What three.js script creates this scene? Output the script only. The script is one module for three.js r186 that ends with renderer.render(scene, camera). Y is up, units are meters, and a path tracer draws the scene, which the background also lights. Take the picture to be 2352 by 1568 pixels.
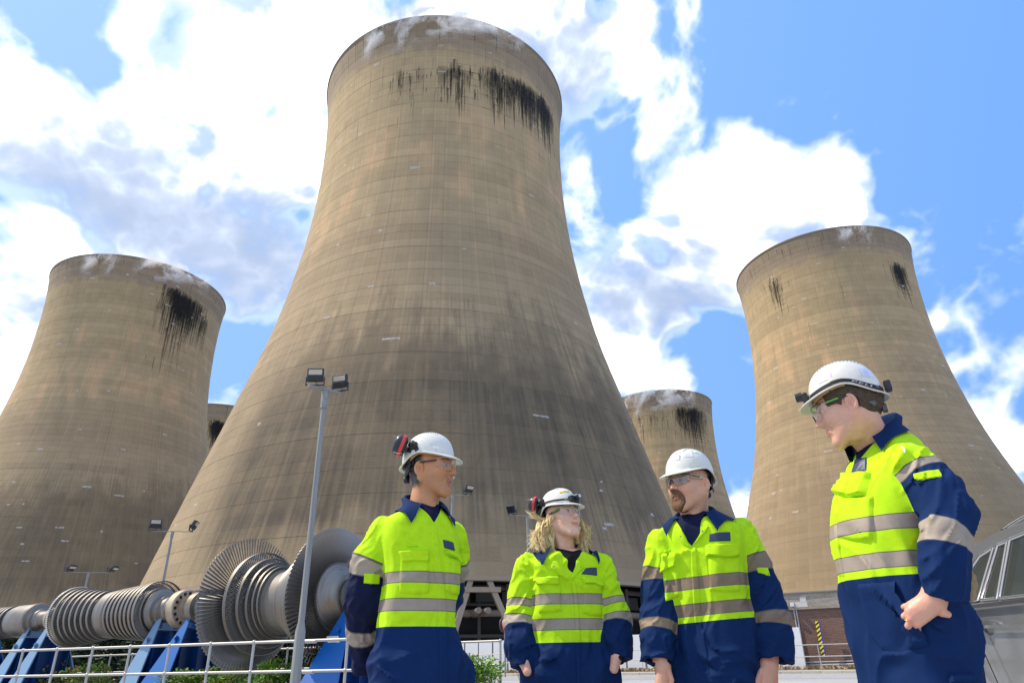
import * as THREE from 'three';
import { mergeGeometries, mergeVertices, toCreasedNormals } from 'three/addons/utils/BufferGeometryUtils.js';
import { RoundedBoxGeometry } from 'three/addons/geometries/RoundedBoxGeometry.js';

// ---------------------------------------------------------------- camera, exposure, sun
const scene = new THREE.Scene();
const camera = new THREE.PerspectiveCamera(52.68, 1024 / 682, 0.1, 3000);
camera.position.set(0, 0.9, 0);
camera.rotation.set(0.43767, 0, -0.01954, 'YXZ');
camera.updateMatrixWorld(true);
const renderer = new THREE.WebGLRenderer({ antialias: true });
renderer.toneMapping = THREE.LinearToneMapping;
renderer.toneMappingExposure = 1.3;
renderer.shadowMap.enabled = true;
renderer.shadowMap.type = THREE.PCFSoftShadowMap;
const SUN = new THREE.Vector3(-0.60, 0.78, -0.10).normalize();
const sun = new THREE.DirectionalLight(0xffefd6, 3.6);
sun.name = 'sun';
sun.position.copy(SUN).multiplyScalar(400);
sun.castShadow = true;
sun.shadow.mapSize.set(4096, 4096);
Object.assign(sun.shadow.camera, { left: -240, right: 240, top: 240, bottom: -240, near: 1, far: 1200 });
sun.target.position.set(0, 0, -120);
sun.position.add(sun.target.position);
scene.add(sun, sun.target);

// ---------------------------------------------------------------- small tools
const V = (x, y, z) => new THREE.Vector3(x, y, z);
const lerp = (a, b, t) => a + (b - a) * t, clamp = (x, a = 0, b = 1) => Math.min(b, Math.max(a, x));
const sstep = (a, b, x) => { const t = clamp((x - a) / (b - a)); return t * t * (3 - 2 * t); };
function rng(seed) { let s = seed >>> 0; return () => { s = (s + 0x6d2b79f5) >>> 0; let t = s; t = Math.imul(t ^ (t >>> 15), t | 1); t ^= t + Math.imul(t ^ (t >>> 7), t | 61); return ((t ^ (t >>> 14)) >>> 0) / 4294967296; }; }
const LAT = new Float32Array(64 * 64 * 64); { const r = rng(11); for (let i = 0; i < LAT.length; i++) LAT[i] = r(); }
function noise(x, y, z) {                                  // value noise 0..1
  const xi = Math.floor(x), yi = Math.floor(y), zi = Math.floor(z);
  let u = x - xi, v = y - yi, w = z - zi; u = u * u * (3 - 2 * u); v = v * v * (3 - 2 * v); w = w * w * (3 - 2 * w);
  const x0 = xi & 63, x1 = (xi + 1) & 63, y0 = (yi & 63) << 6, y1 = ((yi + 1) & 63) << 6, z0 = (zi & 63) << 12, z1 = ((zi + 1) & 63) << 12;
  const a = LAT[x0 + y0 + z0], b = LAT[x1 + y0 + z0], c = LAT[x0 + y1 + z0], d = LAT[x1 + y1 + z0];
  const e = LAT[x0 + y0 + z1], f = LAT[x1 + y0 + z1], g = LAT[x0 + y1 + z1], h = LAT[x1 + y1 + z1];
  const p = a + (b - a) * u, q = c + (d - c) * u, r = e + (f - e) * u, s = g + (h - g) * u;
  const m = p + (q - p) * v, n = r + (s - r) * v; return m + (n - m) * w;
}
function fbm(x, y, z, o = 4) { let a = 0.5, s = 0, t = 0; for (let i = 0; i < o; i++) { s += a * noise(x, y, z); t += a; x = x * 2.03 + 17.1; y = y * 2.03 + 5.7; z = z * 2.03 + 9.2; a *= 0.5; } return s / t; }
// direction of a point of the photograph (2352 x 1568), and the point along it at a given depth / ground distance
const RQ = camera.quaternion.clone(), FL = 1724 * 2352 / 2560;
const ray = (x, y) => V((x - 1176) / FL, (784 - y) / FL, -1).applyQuaternion(RQ);
const atZ = (x, y, z) => { const d = ray(x, y); return d.multiplyScalar(z / d.z).add(camera.position); };
const used = {};
function numbered(n) { const k = used[n] = (used[n] ?? -1) + 1; return k ? n + '_' + String(k).padStart(3, '0') : n; }
function tag(o, label, category, group, kind) { if (label) o.userData.label = label; if (category) o.userData.category = category; if (group) o.userData.group = group; if (kind) o.userData.kind = kind; return o; }
function thing(name, label, category, pos = [0, 0, 0], turn = 0, group) { const o = new THREE.Group(); o.name = numbered(name); o.position.set(...pos); o.rotation.y = turn; scene.add(o); return tag(o, label, category, group); }
function mesh(name, geo, mat, parent) { const m = new THREE.Mesh(geo, mat); m.name = parent && parent !== scene ? name : numbered(name); m.castShadow = m.receiveShadow = true; (parent || scene).add(m); return m; }
const struct = (name, geo, mat) => tag(mesh(name, geo, mat, scene), null, null, null, 'structure');
const clean = (g) => { const n = g.index ? g.toNonIndexed() : g; for (const k of Object.keys(n.attributes)) if (!['position', 'normal', 'uv', 'color'].includes(k)) n.deleteAttribute(k); return n; };
function merge(list) { const l = list.map(clean); const hasC = l.every((g) => g.attributes.color); const hasU = l.every((g) => g.attributes.uv); for (const g of l) { if (!hasC) g.deleteAttribute('color'); if (!hasU) g.deleteAttribute('uv'); } return mergeGeometries(l); }
const box = (w, h, d, x = 0, y = 0, z = 0) => new THREE.BoxGeometry(w, h, d).translate(x, y, z);
const rbox = (w, h, d, r, x = 0, y = 0, z = 0) => new RoundedBoxGeometry(w, h, d, 2, r).translate(x, y, z);
function bar(a, b, r0, r1 = r0, seg = 12) {                // a round bar from a to b
  const d = b.clone().sub(a), L = d.length(), g = new THREE.CylinderGeometry(r1, r0, L, seg, 1);
  g.translate(0, L / 2, 0); g.applyQuaternion(new THREE.Quaternion().setFromUnitVectors(V(0, 1, 0), d.divideScalar(L))); g.translate(a.x, a.y, a.z); return g;
}
function beam(a, b, w, h, up = V(0, 1, 0)) {               // a square bar from a to b
  const d = b.clone().sub(a), L = d.length(); d.divideScalar(L);
  const x = up.clone().cross(d).normalize(), y = d.clone().cross(x), g = box(w, h, L, 0, 0, L / 2);
  g.applyMatrix4(new THREE.Matrix4().makeBasis(x, y, d)); g.translate(a.x, a.y, a.z); return g;
}
const std = (c, rough = 0.8, o = {}) => new THREE.MeshStandardMaterial({ color: Array.isArray(c) ? new THREE.Color().setRGB(...c) : new THREE.Color(c), roughness: rough, ...o });
const s2b = (l) => { l = clamp(l); return Math.round(255 * (l <= 0.0031308 ? 12.92 * l : 1.055 * Math.pow(l, 1 / 2.4) - 0.055)); };
const SRGB = new Uint8Array(4097); for (let i = 0; i < 4097; i++) SRGB[i] = s2b(i / 4096);
const enc = (l) => SRGB[(clamp(l) * 4096) | 0];
function tex(w, h, fn, rep, srgb = true) {                 // a computed texture, fn(u, v, out) gives linear rgb
  const d = new Uint8Array(w * h * 4), o = [0, 0, 0];
  for (let j = 0; j < h; j++) for (let i = 0; i < w; i++) { fn(i / w, j / h, o); const k = (j * w + i) * 4; d[k] = srgb ? enc(o[0]) : 255 * clamp(o[0]); d[k + 1] = srgb ? enc(o[1]) : 255 * clamp(o[1]); d[k + 2] = srgb ? enc(o[2]) : 255 * clamp(o[2]); d[k + 3] = 255; }
  const t = new THREE.DataTexture(d, w, h); t.wrapS = t.wrapT = THREE.RepeatWrapping; t.magFilter = THREE.LinearFilter; t.minFilter = THREE.LinearMipmapLinearFilter; t.generateMipmaps = true; if (srgb) t.colorSpace = THREE.SRGBColorSpace; if (rep) t.repeat.set(...rep); t.needsUpdate = true; return t;
}
function canvasTex(w, h, draw) { const c = document.createElement('canvas'); c.width = w; c.height = h; draw(c.getContext('2d'), w, h); const t = new THREE.CanvasTexture(c); t.colorSpace = THREE.SRGBColorSpace; t.anisotropy = 8; return t; }

// ---------------------------------------------------------------- the sky: air, sun glare and broken cumulus
{
  const W = 4096, H = 2048, data = new Float32Array(W * H * 4), o = [0, 0, 0];
  const blobs = [ // where the cloud masses stand: x, y, half width, half height, cover, shade
    [480, 190, 300, 300, 1.3, -0.2], [640, 420, 170, 170, 1.2, -0.3], [700, 60, 200, 160, 1.2, -0.2], [160, 350, 230, 170, 1.15, 1.25], [350, 540, 220, 130, 1.1, 1.3], [90, 545, 170, 90, 1.1, -1.6], [280, 620, 120, 60, 0.8, -1.0],
    [600, 600, 140, 130, 0.95, 1.0], [60, 40, 150, 95, -1.7, 0], [240, 170, 60, 65, -1.1, 0], [330, 270, 45, 40, -0.5, 0], [585, 830, 50, 110, -0.6, 0], [505, 880, 40, 60, -0.5, 0], [40, 680, 120, 80, 0.95, 0.9], [20, 850, 70, 80, 0.7, -0.3],
    [560, 730, 80, 70, 0.5, 0.4], [700, 490, 40, 30, -0.5, 0], [1060, 20, 170, 80, 1, -0.4], [1240, 130, 140, 170, 0.95, 0.7], [1330, 150, 110, 170, 0.95, 0.55], [1440, 40, 50, 80, 0.8, -0.3], [1490, 190, 70, 90, 0.8, -0.3], [1320, 390, 55, 85, 1.0, -0.5],
    [1560, 330, 110, 100, 0.9, -0.3], [1700, 310, 100, 130, 1.2, -0.3], [1850, 450, 210, 170, 1.3, 0.1], [1600, 520, 210, 170, 1.15, 0.15], [1430, 620, 150, 100, 1.2, 0.0], [1480, 705, 170, 80, 1.15, 1.0], [1620, 640, 140, 100, 1.1, 0.1], [1980, 470, 90, 90, 0.8, 0],
    [1400, 390, 50, 130, -1.1, 0], [1400, 250, 60, 60, -0.4, 0], [1850, 110, 380, 170, -2.2, 0], [2240, 330, 230, 330, -2.4, 0], [2270, 760, 160, 180, -1.8, 0], [2300, 560, 200, 300, -1.5, 0], [2220, 930, 100, 90, -1.0, 0], [1650, 790, 80, 70, -1.5, 0], [1650, 900, 60, 120, -1.4, 0], [1690, 1060, 40, 100, -1.1, 0],
    [1430, 850, 110, 80, 1.25, -0.6], [1560, 880, 70, 40, 0.9, -0.5], [2335, 1010, 60, 55, 1.2, -0.3], [1700, 1165, 22, 25, 0.9, -0.3], [505, 900, 60, 30, 0.3, -0.3],
  ].map(([x, y, rx, ry, w, s]) => { const c = ray(x, y).normalize(), r = (dx, dy) => Math.acos(clamp(c.dot(ray(x + dx, y + dy).normalize()), -1, 1)); const right = V(-c.z, 0, c.x).normalize(), up = right.clone().cross(c); return { c, right, up, rx: r(rx, 0) * (w > 0 ? 1.18 : 1), ry: r(0, ry) * (w > 0 ? 1.18 : 1), w, s }; });
  const sx = SUN.x, sy = SUN.y, sz = SUN.z;
  const field = (x, y, z, oct, out) => {
    let b = 0, s = 0, ws = 0; const out_ = sstep(0.62, 0.35, -z * 0.906 + y * 0.424);
    for (const k of blobs) {
      const cd = x * k.c.x + y * k.c.y + z * k.c.z; if (cd < 0.75) continue;
      const p = (x * k.right.x + z * k.right.z) / k.rx, q = (x * k.up.x + y * k.up.y + z * k.up.z) / k.ry, e = Math.exp(-1.1 * (p * p + q * q));
      if (k.w > 0) { b = Math.max(b, b * 0.6 + k.w * e); s += k.s * e; ws += e; } else b += k.w * e;
    }
    const wx = fbm(x * 5 + 3, y * 5, z * 5, 3) - 0.5, wy = fbm(x * 5, y * 5 + 9, z * 5, 3) - 0.5;
    const n0 = fbm(x * 5.2 + wx * 1.6, y * 7 + wy * 1.6, z * 5.2 + 4, oct), n = 0.62 * n0 + 0.38 * (0.72 - 0.9 * Math.abs(2 * fbm(x * 13 + wy * 2, y * 15 + wx * 2, z * 13, Math.max(2, oct - 2)) - 1));
    b = lerp(b, 0.62, out_); out[0] = (n - 0.5) * 3.3 + (b - 0.52) * 0.66; out[1] = Math.max(-0.4, Math.min(1.3, s)); out[2] = n;
  };
  const A = [0, 0, 0], B = [0, 0, 0];
  for (let j = 0; j < H; j++) {
    const lat = (j + 0.5) / H * Math.PI - Math.PI / 2, y = Math.sin(lat), cl = Math.cos(lat);
    for (let i = 0; i < W; i++) {
      const ph = ((i + 0.5) / W - 0.5) * 2 * Math.PI, x = cl * Math.cos(ph), z = cl * Math.sin(ph), k = (j * W + i) * 4;
      if (y < -0.03) { data[k] = 0.26; data[k + 1] = 0.25; data[k + 2] = 0.23; data[k + 3] = 1; continue; }
      const seen = z < -0.35 && y < 0.93;
      const cs = x * sx + y * sy + z * sz, gl = Math.pow(Math.max(0, cs), 5), hz = Math.pow(1 - Math.max(0, y), 5);
      const away = sstep(0.25, 0.95, 0.5 - 0.5 * cs + 0.35 * y);
      let r = lerp(0.24, 0.10, away) + 0.16 * gl + 0.04 * hz, g = lerp(0.45, 0.28, away) + 0.14 * gl + 0.03 * hz, b = lerp(0.86, 0.70, away) + 0.06 * gl;
      field(x, Math.max(y, 0.02), z, seen ? 8 : 4, A);
      const a = Math.pow(sstep(-0.12, 0.62, A[0]), 0.85);
      if (a > 0) {
        let sh;                                              // 0 sunlit and blown out .. 1 the grey underside
        if (seen) { field(x + sx * 0.045, Math.max(y, 0.02) + sy * 0.045, z + sz * 0.045, 5, B); const q = Math.max(0, 0.30 + A[1] * 1.15 + (B[0] - A[0]) * 0.9 - (A[2] - 0.5) * 6.0); sh = (1 - Math.exp(-1.35 * q)) * sstep(-0.02, 0.34, A[0]); }
        else sh = clamp(A[0] * 1.2) * 0.7;
        const bright = 1.45 + 0.35 * gl;
const mx = (g0) => Math.pow(bright, 1 - sh) * Math.pow(g0 + 0.1 * gl, sh); r = lerp(r, mx(0.35), a); g = lerp(g, mx(0.435), a); b = lerp(b, mx(0.62), a);
      }
      data[k] = r; data[k + 1] = g; data[k + 2] = b; data[k + 3] = 1;
    }
  }
  const t = new THREE.DataTexture(data, W, H, THREE.RGBAFormat, THREE.FloatType);
  t.mapping = THREE.EquirectangularReflectionMapping; t.magFilter = t.minFilter = THREE.LinearFilter; t.colorSpace = THREE.LinearSRGBColorSpace; t.needsUpdate = true;
  scene.background = t; scene.environment = t;
}
// ---------------------------------------------------------------- the ground
const FAR = 0.27;                                          // the yard beyond the people lies a little higher
const U = V(-0.882, 0, -0.471), E_ = V(0.471, 0, -0.882);  // the site's grid: along the road to the back left, and across it to the back right
{
  const n = 120, pos = [], idx = [];
  const asphalt = tex(512, 512, (u, v, o) => { const a = fbm(u * 40, v * 40, 1, 3), b = noise(u * 256, v * 256, 3), c = fbm(u * 6, v * 6, 8, 3); const k = 0.34 + 0.06 * a + 0.07 * (b - 0.5) + 0.08 * (c - 0.5); o[0] = k * 1.02; o[1] = k; o[2] = k * 0.97; });
  const g = new THREE.PlaneGeometry(1, 1, n, n), p = g.attributes.position, uv = g.attributes.uv;
  for (let i = 0; i < p.count; i++) {
    const a = p.getX(i) * 2, b = p.getY(i) * 2, x = Math.sign(a) * Math.pow(Math.abs(a), 3) * 1500, z = Math.sign(b) * Math.pow(Math.abs(b), 3) * 1500 ;
    p.setXYZ(i, x, FAR * sstep(-5.5, -12, z), z); uv.setXY(i, x / 6, z / 6);
  }
  if (g.index) { const ix = g.index.array; for (let i = 0; i < ix.length; i += 3) { const t = ix[i]; ix[i] = ix[i + 1]; ix[i + 1] = t; } }
  g.computeVertexNormals();
  struct('ground', g, std([1, 1, 1], 0.92, { map: asphalt }));
}
// ---------------------------------------------------------------- the cooling towers
const PY = [9.5, 22, 38, 54, 70, 84, 96, 106, 114], PR = [43.47, 39.75, 34.84, 30.16, 27.04, 25.5, 25.1, 25.35, 26.1];
function towerR(y) {
  let i = 0; while (i < 7 && y > PY[i + 1]) i++;
  const sl = (k) => k === 0 ? (PR[1] - PR[0]) / (PY[1] - PY[0]) : k === 8 ? (PR[8] - PR[7]) / (PY[8] - PY[7]) : (PR[k + 1] - PR[k - 1]) / (PY[k + 1] - PY[k - 1]);
  const h = PY[i + 1] - PY[i], t = (y - PY[i]) / h, t2 = t * t, t3 = t2 * t;
  return (2 * t3 - 3 * t2 + 1) * PR[i] + (t3 - 2 * t2 + t) * h * sl(i) + (-2 * t3 + 3 * t2) * PR[i + 1] + (t3 - t2) * h * sl(i + 1);
}
const LIFTS = 66, Y0 = 9.5, LH = (114 - Y0) / LIFTS, COLS = 72;
// weathered concrete: u runs round the shell (0.5 faces the yard), v from the inlet to the rim
function concrete(seed, W, H, stains, algae) {
  const r = rng(seed), d = new Float32Array(W * H * 3), lum = new Float32Array(W * H).fill(1), grey = new Float32Array(W * H);
  const liftTone = [...Array(LIFTS + 1)].map(() => r()), pt = [...Array(LIFTS * COLS)].map(() => r());
  const col = [...Array(W)].map((_, i) => [noise(i / W * 900, 1, seed), noise(i / W * 260, 2, seed), noise(i / W * 70, 3, seed)]);
  const streak = (u, y, w, len, dark, taper = 1) => {        // a run of black weathering from height y downwards
    const y1 = Math.round((y - Y0) / 104.5 * H), n = Math.max(2, Math.round(len / 104.5 * H)), hw = w / 164 * W / 2; const ph = r() * 50;
    for (let k = 0; k < n; k++) { const t = k / n, j = y1 - k; if (j < 0 || j >= H) continue; const half = Math.max(0.45, hw * (0.55 + 0.7 * noise(ph, k * 0.08, 4)) * (1 - taper * t * t * 0.8)), cx = u * W + (noise(ph + 7, k * 0.05, 2) - 0.5) * 1.2; const fade = dark * Math.min(1, (1 - t) * 2.2) * Math.min(1, (k + 2) / 4);
      for (let i = Math.floor(cx - half); i <= Math.ceil(cx + half); i++) { const ii = (i + W) % W, e = clamp(half + 0.5 - Math.abs(i - cx)) * (0.7 + 0.5 * noise(i * 0.7, j * 0.15, 6)); lum[j * W + ii] *= 1 - clamp(fade * e * (0.6 + 0.55 * noise(i * 0.35 + ph, j * 0.05, 8)), 0, 0.82); } }
  };
  for (const [c, spread, count, top, drop] of stains) for (let k = 0; k < count; k++) { const g = (r() + r() + r()) / 1.5 - 1, u = c + g * spread * 1.25, s = 1 - Math.abs(g); streak(u, top - r() * 2.4 - 1.8 * noise(u * 130, seed, 1) - Math.pow(r(), 2) * drop * 0.8, 0.16 + 0.55 * r() * r() * s, 1.4 + drop * Math.pow(r(), 1.5) * (0.35 + s), 0.35 + 0.5 * r()); }
  for (const [c, spread, count, top, drop] of stains) for (let k = 0; k < count * 0.35; k++) { const g = (r() + r() + r()) / 1.5 - 1; streak(c + g * spread, top - 1.5 - r() * 3, 0.8 + 1.6 * r(), 2 + drop * 0.7 * r(), 0.10 + 0.16 * r()); }
  for (const [c, spread, count, top, drop] of stains) for (let k = 0; k < count * 0.5; k++) {        // dark mortar lines of the panels under a stain
    const g = (r() + r()) - 1, lift = Math.round((top - Y0 - 2 - r() * drop * 1.3) / LH), cu = Math.round((c + g * spread) * COLS) / COLS;
    if (r() < 0.5) streak(cu + 0.001, Y0 + lift * LH, 0.16, LH * (1 + Math.floor(r() * 3)), 0.75, 0); else { const j = Math.round(lift * LH / 104.5 * H); for (let i = 0; i < W / COLS * (0.5 + r()); i++) { const ii = (Math.round(cu * W) + i + W) % W; if (j >= 0 && j < H) lum[j * W + ii] *= 0.4; } }
  }
  for (let k = 0; k < COLS; k++) for (const q of [0, 0.24]) { if (r() < 0.45) streak((k + q) / COLS, 113.6 - r() * 2, 0.12 + 0.12 * r(), 2 + r() * 5, 0.4 + 0.4 * r()); if (r() < 0.22) streak((k + q) / COLS, 108 - r() * 22, 0.12 + 0.1 * r(), 2 + r() * 8, 0.35 + 0.3 * r()); }
  for (let k = 0; k < 1600; k++) streak(r(), 50 - Math.pow(r(), 1.3) * 36, 0.12 + r() * 0.25, 1 + r() * 3, (0.03 + 0.13 * r()) * algae);
  for (let k = 0; k < 160; k++) { // pale repair patches
    const y = Y0 + 3 + r() * 99, u = r(), w = 0.3 + r() * r() * 2.2, h = 0.22 + 0.25 * r(), j0 = Math.round((y - Y0) / 104.5 * H), i0 = Math.round(u * W);
    for (let j = 0; j < Math.max(1, h / 104.5 * H); j++) for (let i = 0; i < Math.max(1, w / 190 * W); i++) if (noise(i * 0.6 + k, j * 0.6, 3) > 0.25 && j0 + j < H) grey[(j0 + j) * W + (i0 + i) % W] = 0.55 + 0.45 * r();
  }
  const px = new Uint8Array(W * H * 4);
  for (let j = 0; j < H; j++) {
    const y = Y0 + (j + 0.5) / H * 104.5, lf = (y - Y0) / LH, L = Math.floor(lf), fy = lf - L;
    for (let i = 0; i < W; i++) {
      const u = (i + 0.5) / W, a = u * Math.PI * 2, ca = Math.cos(a) * 4, sa = Math.sin(a) * 4, c = col[i];
      const cf = u * COLS, C = Math.floor(cf), fx = cf - C;
      const big = fbm(ca * 1.3 + seed, y * 0.055, sa * 1.3, 4), mid = fbm(ca * 6, y * 0.35 + seed, sa * 6, 4), fine = noise(i * 0.9, j * 0.9, seed);
      const top = sstep(104.5, 107.5, y + (mid - 0.5) * 5), lowT = sstep(50, 35, y + (big - 0.5) * 26 + (mid - 0.5) * 12 + (c[0] - 0.5) * 4) * lerp(1, sstep(0.33, 0.43, u + (big - 0.5) * 0.1) * sstep(0.72, 0.63, u + (big - 0.5) * 0.1), 0.85), foot = sstep(19, 10.5, y + (big - 0.5) * 10 + (mid - 0.5) * 6 + (c[0] - 0.5) * 3);
      const warm = sstep(0.45, 0.75, fbm(ca * 2, y * 0.11, sa * 2 + seed, 3)) * sstep(58, 72, y) * sstep(98, 84, y);
      let R = 0.385, G = 0.288, B = 0.158;
      const midT = sstep(80, 58, y + (big - 0.5) * 20); R = lerp(R, 0.31, midT * 0.7); G = lerp(G, 0.23, midT * 0.7); B = lerp(B, 0.138, midT * 0.7);
      R = lerp(R, 0.55, warm * 0.6); G = lerp(G, 0.35, warm * 0.6); B = lerp(B, 0.19, warm * 0.6);
      const alg = algae * lowT * (1 - 0.7 * foot) * clamp(0.74 + 0.4 * (big - 0.5) + 0.08 * (c[1] - 0.5) + 0.22 * (c[0] - 0.5) + 0.22 * (liftTone[L] - 0.5) + 0.5 * (mid - 0.5));
      R = lerp(R, 0.08, alg); G = lerp(G, 0.064, alg); B = lerp(B, 0.044, alg);
      R = lerp(R, 0.24, top * 0.75); G = lerp(G, 0.19, top * 0.75); B = lerp(B, 0.135, top * 0.75);
      let k = 1 + 0.16 * (liftTone[L] - 0.5) + 0.10 * (pt[(L * COLS + C) % pt.length] - 0.5) + 0.18 * (mid - 0.5) + 0.12 * (fine - 0.5) + 0.07 * (c[0] - 0.5) + 0.04 * (c[1] - 0.5);
      if (fx < 0.24) k *= 1.05;                                                                                   // the narrower make-up strip between wide panels
      const ed = Math.min(fx, 1 - fx), ed2 = Math.abs(fx - 0.24), jt = Math.min(fy, 1 - fy), px1 = COLS / W * 0.55;
      if (ed < px1 || ed2 < px1) k *= 1 - (0.15 - 0.12 * lowT) * (0.6 + 0.8 * c[2]);
      if (jt < LIFTS / H * 0.55) k *= lowT > 0.5 ? 1 + 0.32 * alg * sstep(0.45, 0.7, mid + (fine - 0.5) * 0.3) : 0.80 + 0.2 * mid;  // dark joints above, lime bloom below
      let l = lum[j * W + i] * k; const gr = grey[j * W + i];
      R *= l; G *= l; B *= l; if (gr) { R = lerp(R, 0.46, gr); G = lerp(G, 0.47, gr); B = lerp(B, 0.47, gr); }
      const q = (j * W + i) * 4; px[q] = enc(R); px[q + 1] = enc(G); px[q + 2] = enc(B); px[q + 3] = 255;
    }
  }
  const t = new THREE.DataTexture(px, W, H); t.wrapS = THREE.RepeatWrapping; t.magFilter = THREE.LinearFilter; t.minFilter = THREE.LinearMipmapLinearFilter; t.generateMipmaps = true; t.colorSpace = THREE.SRGBColorSpace; t.needsUpdate = true; return t;
}
const concreteBump = tex(512, 512, (u, v, o) => { o[0] = o[1] = o[2] = 0.6 * fbm(u * 24, v * 24, 5, 4) + 0.4 * noise(u * 200, v * 200, 2); }, [40, 20], false);
function liftGeo(k) {                                      // one pour of the shell: a ring with a recessed joint above and below
  const y0 = Y0 + k * LH, y1 = y0 + LH, j = 0.022, rows = [[y0, -0.02], [y0 + j, -0.005], [y0 + j * 2, 0], [y0 + LH / 2, 0], [y1 - j * 2, 0], [y1 - j, -0.005], [y1, -0.02]];
  const N = 144, pos = [], uv = [], idx = [], w = 0.012 * Math.sin(k * 2.4);
  for (const [y, d] of rows) for (let i = 0; i <= N; i++) { const a = i / N * Math.PI * 2, r = towerR(y) + d + w; pos.push(-Math.sin(a) * r, y, -Math.cos(a) * r); uv.push(i / N, (y - Y0) / 104.5); }   // u = 0.5 faces +z, the yard
  for (let m = 0; m < rows.length - 1; m++) for (let i = 0; i < N; i++) { const a = m * (N + 1) + i, b = a + N + 1; idx.push(a, a + 1, b, a + 1, b + 1, b); }
  const g = new THREE.BufferGeometry(); g.setAttribute('position', new THREE.Float32BufferAttribute(pos, 3)); g.setAttribute('uv', new THREE.Float32BufferAttribute(uv, 2)); g.setIndex(idx); g.computeVertexNormals(); return g;
}
const LIFTGEO = [...Array(LIFTS)].map((_, k) => liftGeo(k));
const lathe = (pts, n = 96) => new THREE.LatheGeometry(pts.map(([r, y]) => new THREE.Vector2(r, y)), n);
const innerGeo = lathe([...Array(40)].map((_, i) => { const y = Y0 + 104.5 * i / 39; return [towerR(y) - 0.7, y]; }));
const rimGeo = lathe([[towerR(114) - 0.75, 113.7], [towerR(114) - 0.75, 114.22], [towerR(114) + 0.12, 114.22], [towerR(114) + 0.16, 114.1], [towerR(114) + 0.16, 113.72], [towerR(114) - 0.02, 113.6]], 144);
const beamGeo = lathe([[towerR(9.5) - 1.1, 9.9], [towerR(9.5) - 1.1, 9.02], [towerR(9.5) + 0.02, 9.02], [towerR(9.5) + 0.06, 9.1], [towerR(9.5) - 0.02, 9.5]], 144);
const M = {};
M.innerConcrete = std([0.22, 0.19, 0.15], 0.95); M.legConcrete = std([0.32, 0.25, 0.185], 0.92, { map: tex(256, 256, (u, v, o) => { const k = 0.75 + 0.5 * fbm(u * 20, v * 6, 2, 4); o[0] = k; o[1] = k * 0.98; o[2] = k * 0.95; }) });
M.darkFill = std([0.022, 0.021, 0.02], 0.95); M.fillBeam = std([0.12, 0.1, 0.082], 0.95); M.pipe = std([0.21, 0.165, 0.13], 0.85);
const NA = 20;
function legPart(i, what) {                                // the raking columns that carry the shell
  const a = (i / NA) * Math.PI * 2 + TURN, p = (ang, r, y) => V(Math.sin(ang) * r, y, Math.cos(ang) * r), h = 0.028, w = 0.093;
  if (what < 2) { const s = what ? 1 : -1; return beam(p(a + s * w, 46.4, FAR), p(a + s * h * 0.85, 43.0, 9.02), 0.56, 0.6, p(a, 1, 0)); }
  if (what === 2) return beam(p(a - h * 1.75, 43.45, 8.1), p(a + h * 1.75, 43.45, 8.1), 0.9, 0.5);
  return merge([bar(p(a - 0.011, 45.2, 5.95), p(a - 0.011, 36, 5.95), 0.3, 0.3, 16), bar(p(a + 0.011, 45.2, 5.95), p(a + 0.011, 36, 5.95), 0.3, 0.3, 16)]);
}
let TURN = 0;
function coolingTower(pos, turn, label, map, full) {
  const t = thing('cooling_tower', label, 'cooling tower', pos, turn, 'concrete cooling towers of the power station');
  const m = std([1, 1, 1], 0.93, { map, bumpMap: concreteBump, bumpScale: 0.02 });
  for (const g of LIFTGEO) mesh('concrete_lift', g, m, t);
  mesh('inner_shell', innerGeo, M.innerConcrete, t); mesh('rim', rimGeo, M.innerConcrete, t); mesh('ring_beam', beamGeo, M.legConcrete, t);
  TURN = full ? 0.118 : 0;
  for (let i = 0; i < NA; i++) { for (let w = 0; w < 2; w++) mesh('leg', legPart(i, w), M.legConcrete, t); mesh('head_beam', legPart(i, 2), M.legConcrete, t); if (full) mesh('pipe', legPart(i, 3), M.pipe, t); }
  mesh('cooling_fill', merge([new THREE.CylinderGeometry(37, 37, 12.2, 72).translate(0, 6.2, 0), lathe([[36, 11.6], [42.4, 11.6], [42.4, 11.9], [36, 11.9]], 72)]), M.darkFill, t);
  if (full) {
    const bars = []; for (let i = 0; i < 90; i++) { const a = i / 90 * 2 * Math.PI, s = Math.sin(a), c = Math.cos(a), r = 38.2 + 2.2 * (i % 2); bars.push(box(0.34, 8.8, 0.34, s * r, 4.6, c * r)); }
    mesh('fill_column', merge(bars), M.fillBeam, t);
    const ringB = (r, y, h, d) => lathe([[r, y], [r + d, y], [r + d, y + h], [r, y + h], [r, y]], 90);
    mesh('fill_beam', merge([ringB(38, 3.6, 0.35, 0.4), ringB(38, 6.9, 0.3, 0.4), ringB(39.6, 8.4, 0.5, 0.4), ringB(40.2, 1.2, 0.3, 0.3)]), M.fillBeam, t);
    mesh('header_pipe', new THREE.TorusGeometry(41.0, 0.36, 12, 120).rotateX(Math.PI / 2).translate(0, 5.95, 0), M.pipe, t);
    const pan = []; const r = rng(5); for (let i = 0; i < 80; i++) { const a = i / 80 * 2 * Math.PI, h = 1.0 + r() * 0.6; const g = box(2.4, h, 0.08, 0, 8.6 - h / 2 - r() * 0.5, 38.9); g.rotateY(a); pan.push(g); }
    mesh('eliminator_panel', merge(pan), std([0.07, 0.068, 0.06], 0.9), t);
  }
  return t;
}
const facing = (x, z) => Math.atan2(-x, -z);
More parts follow.
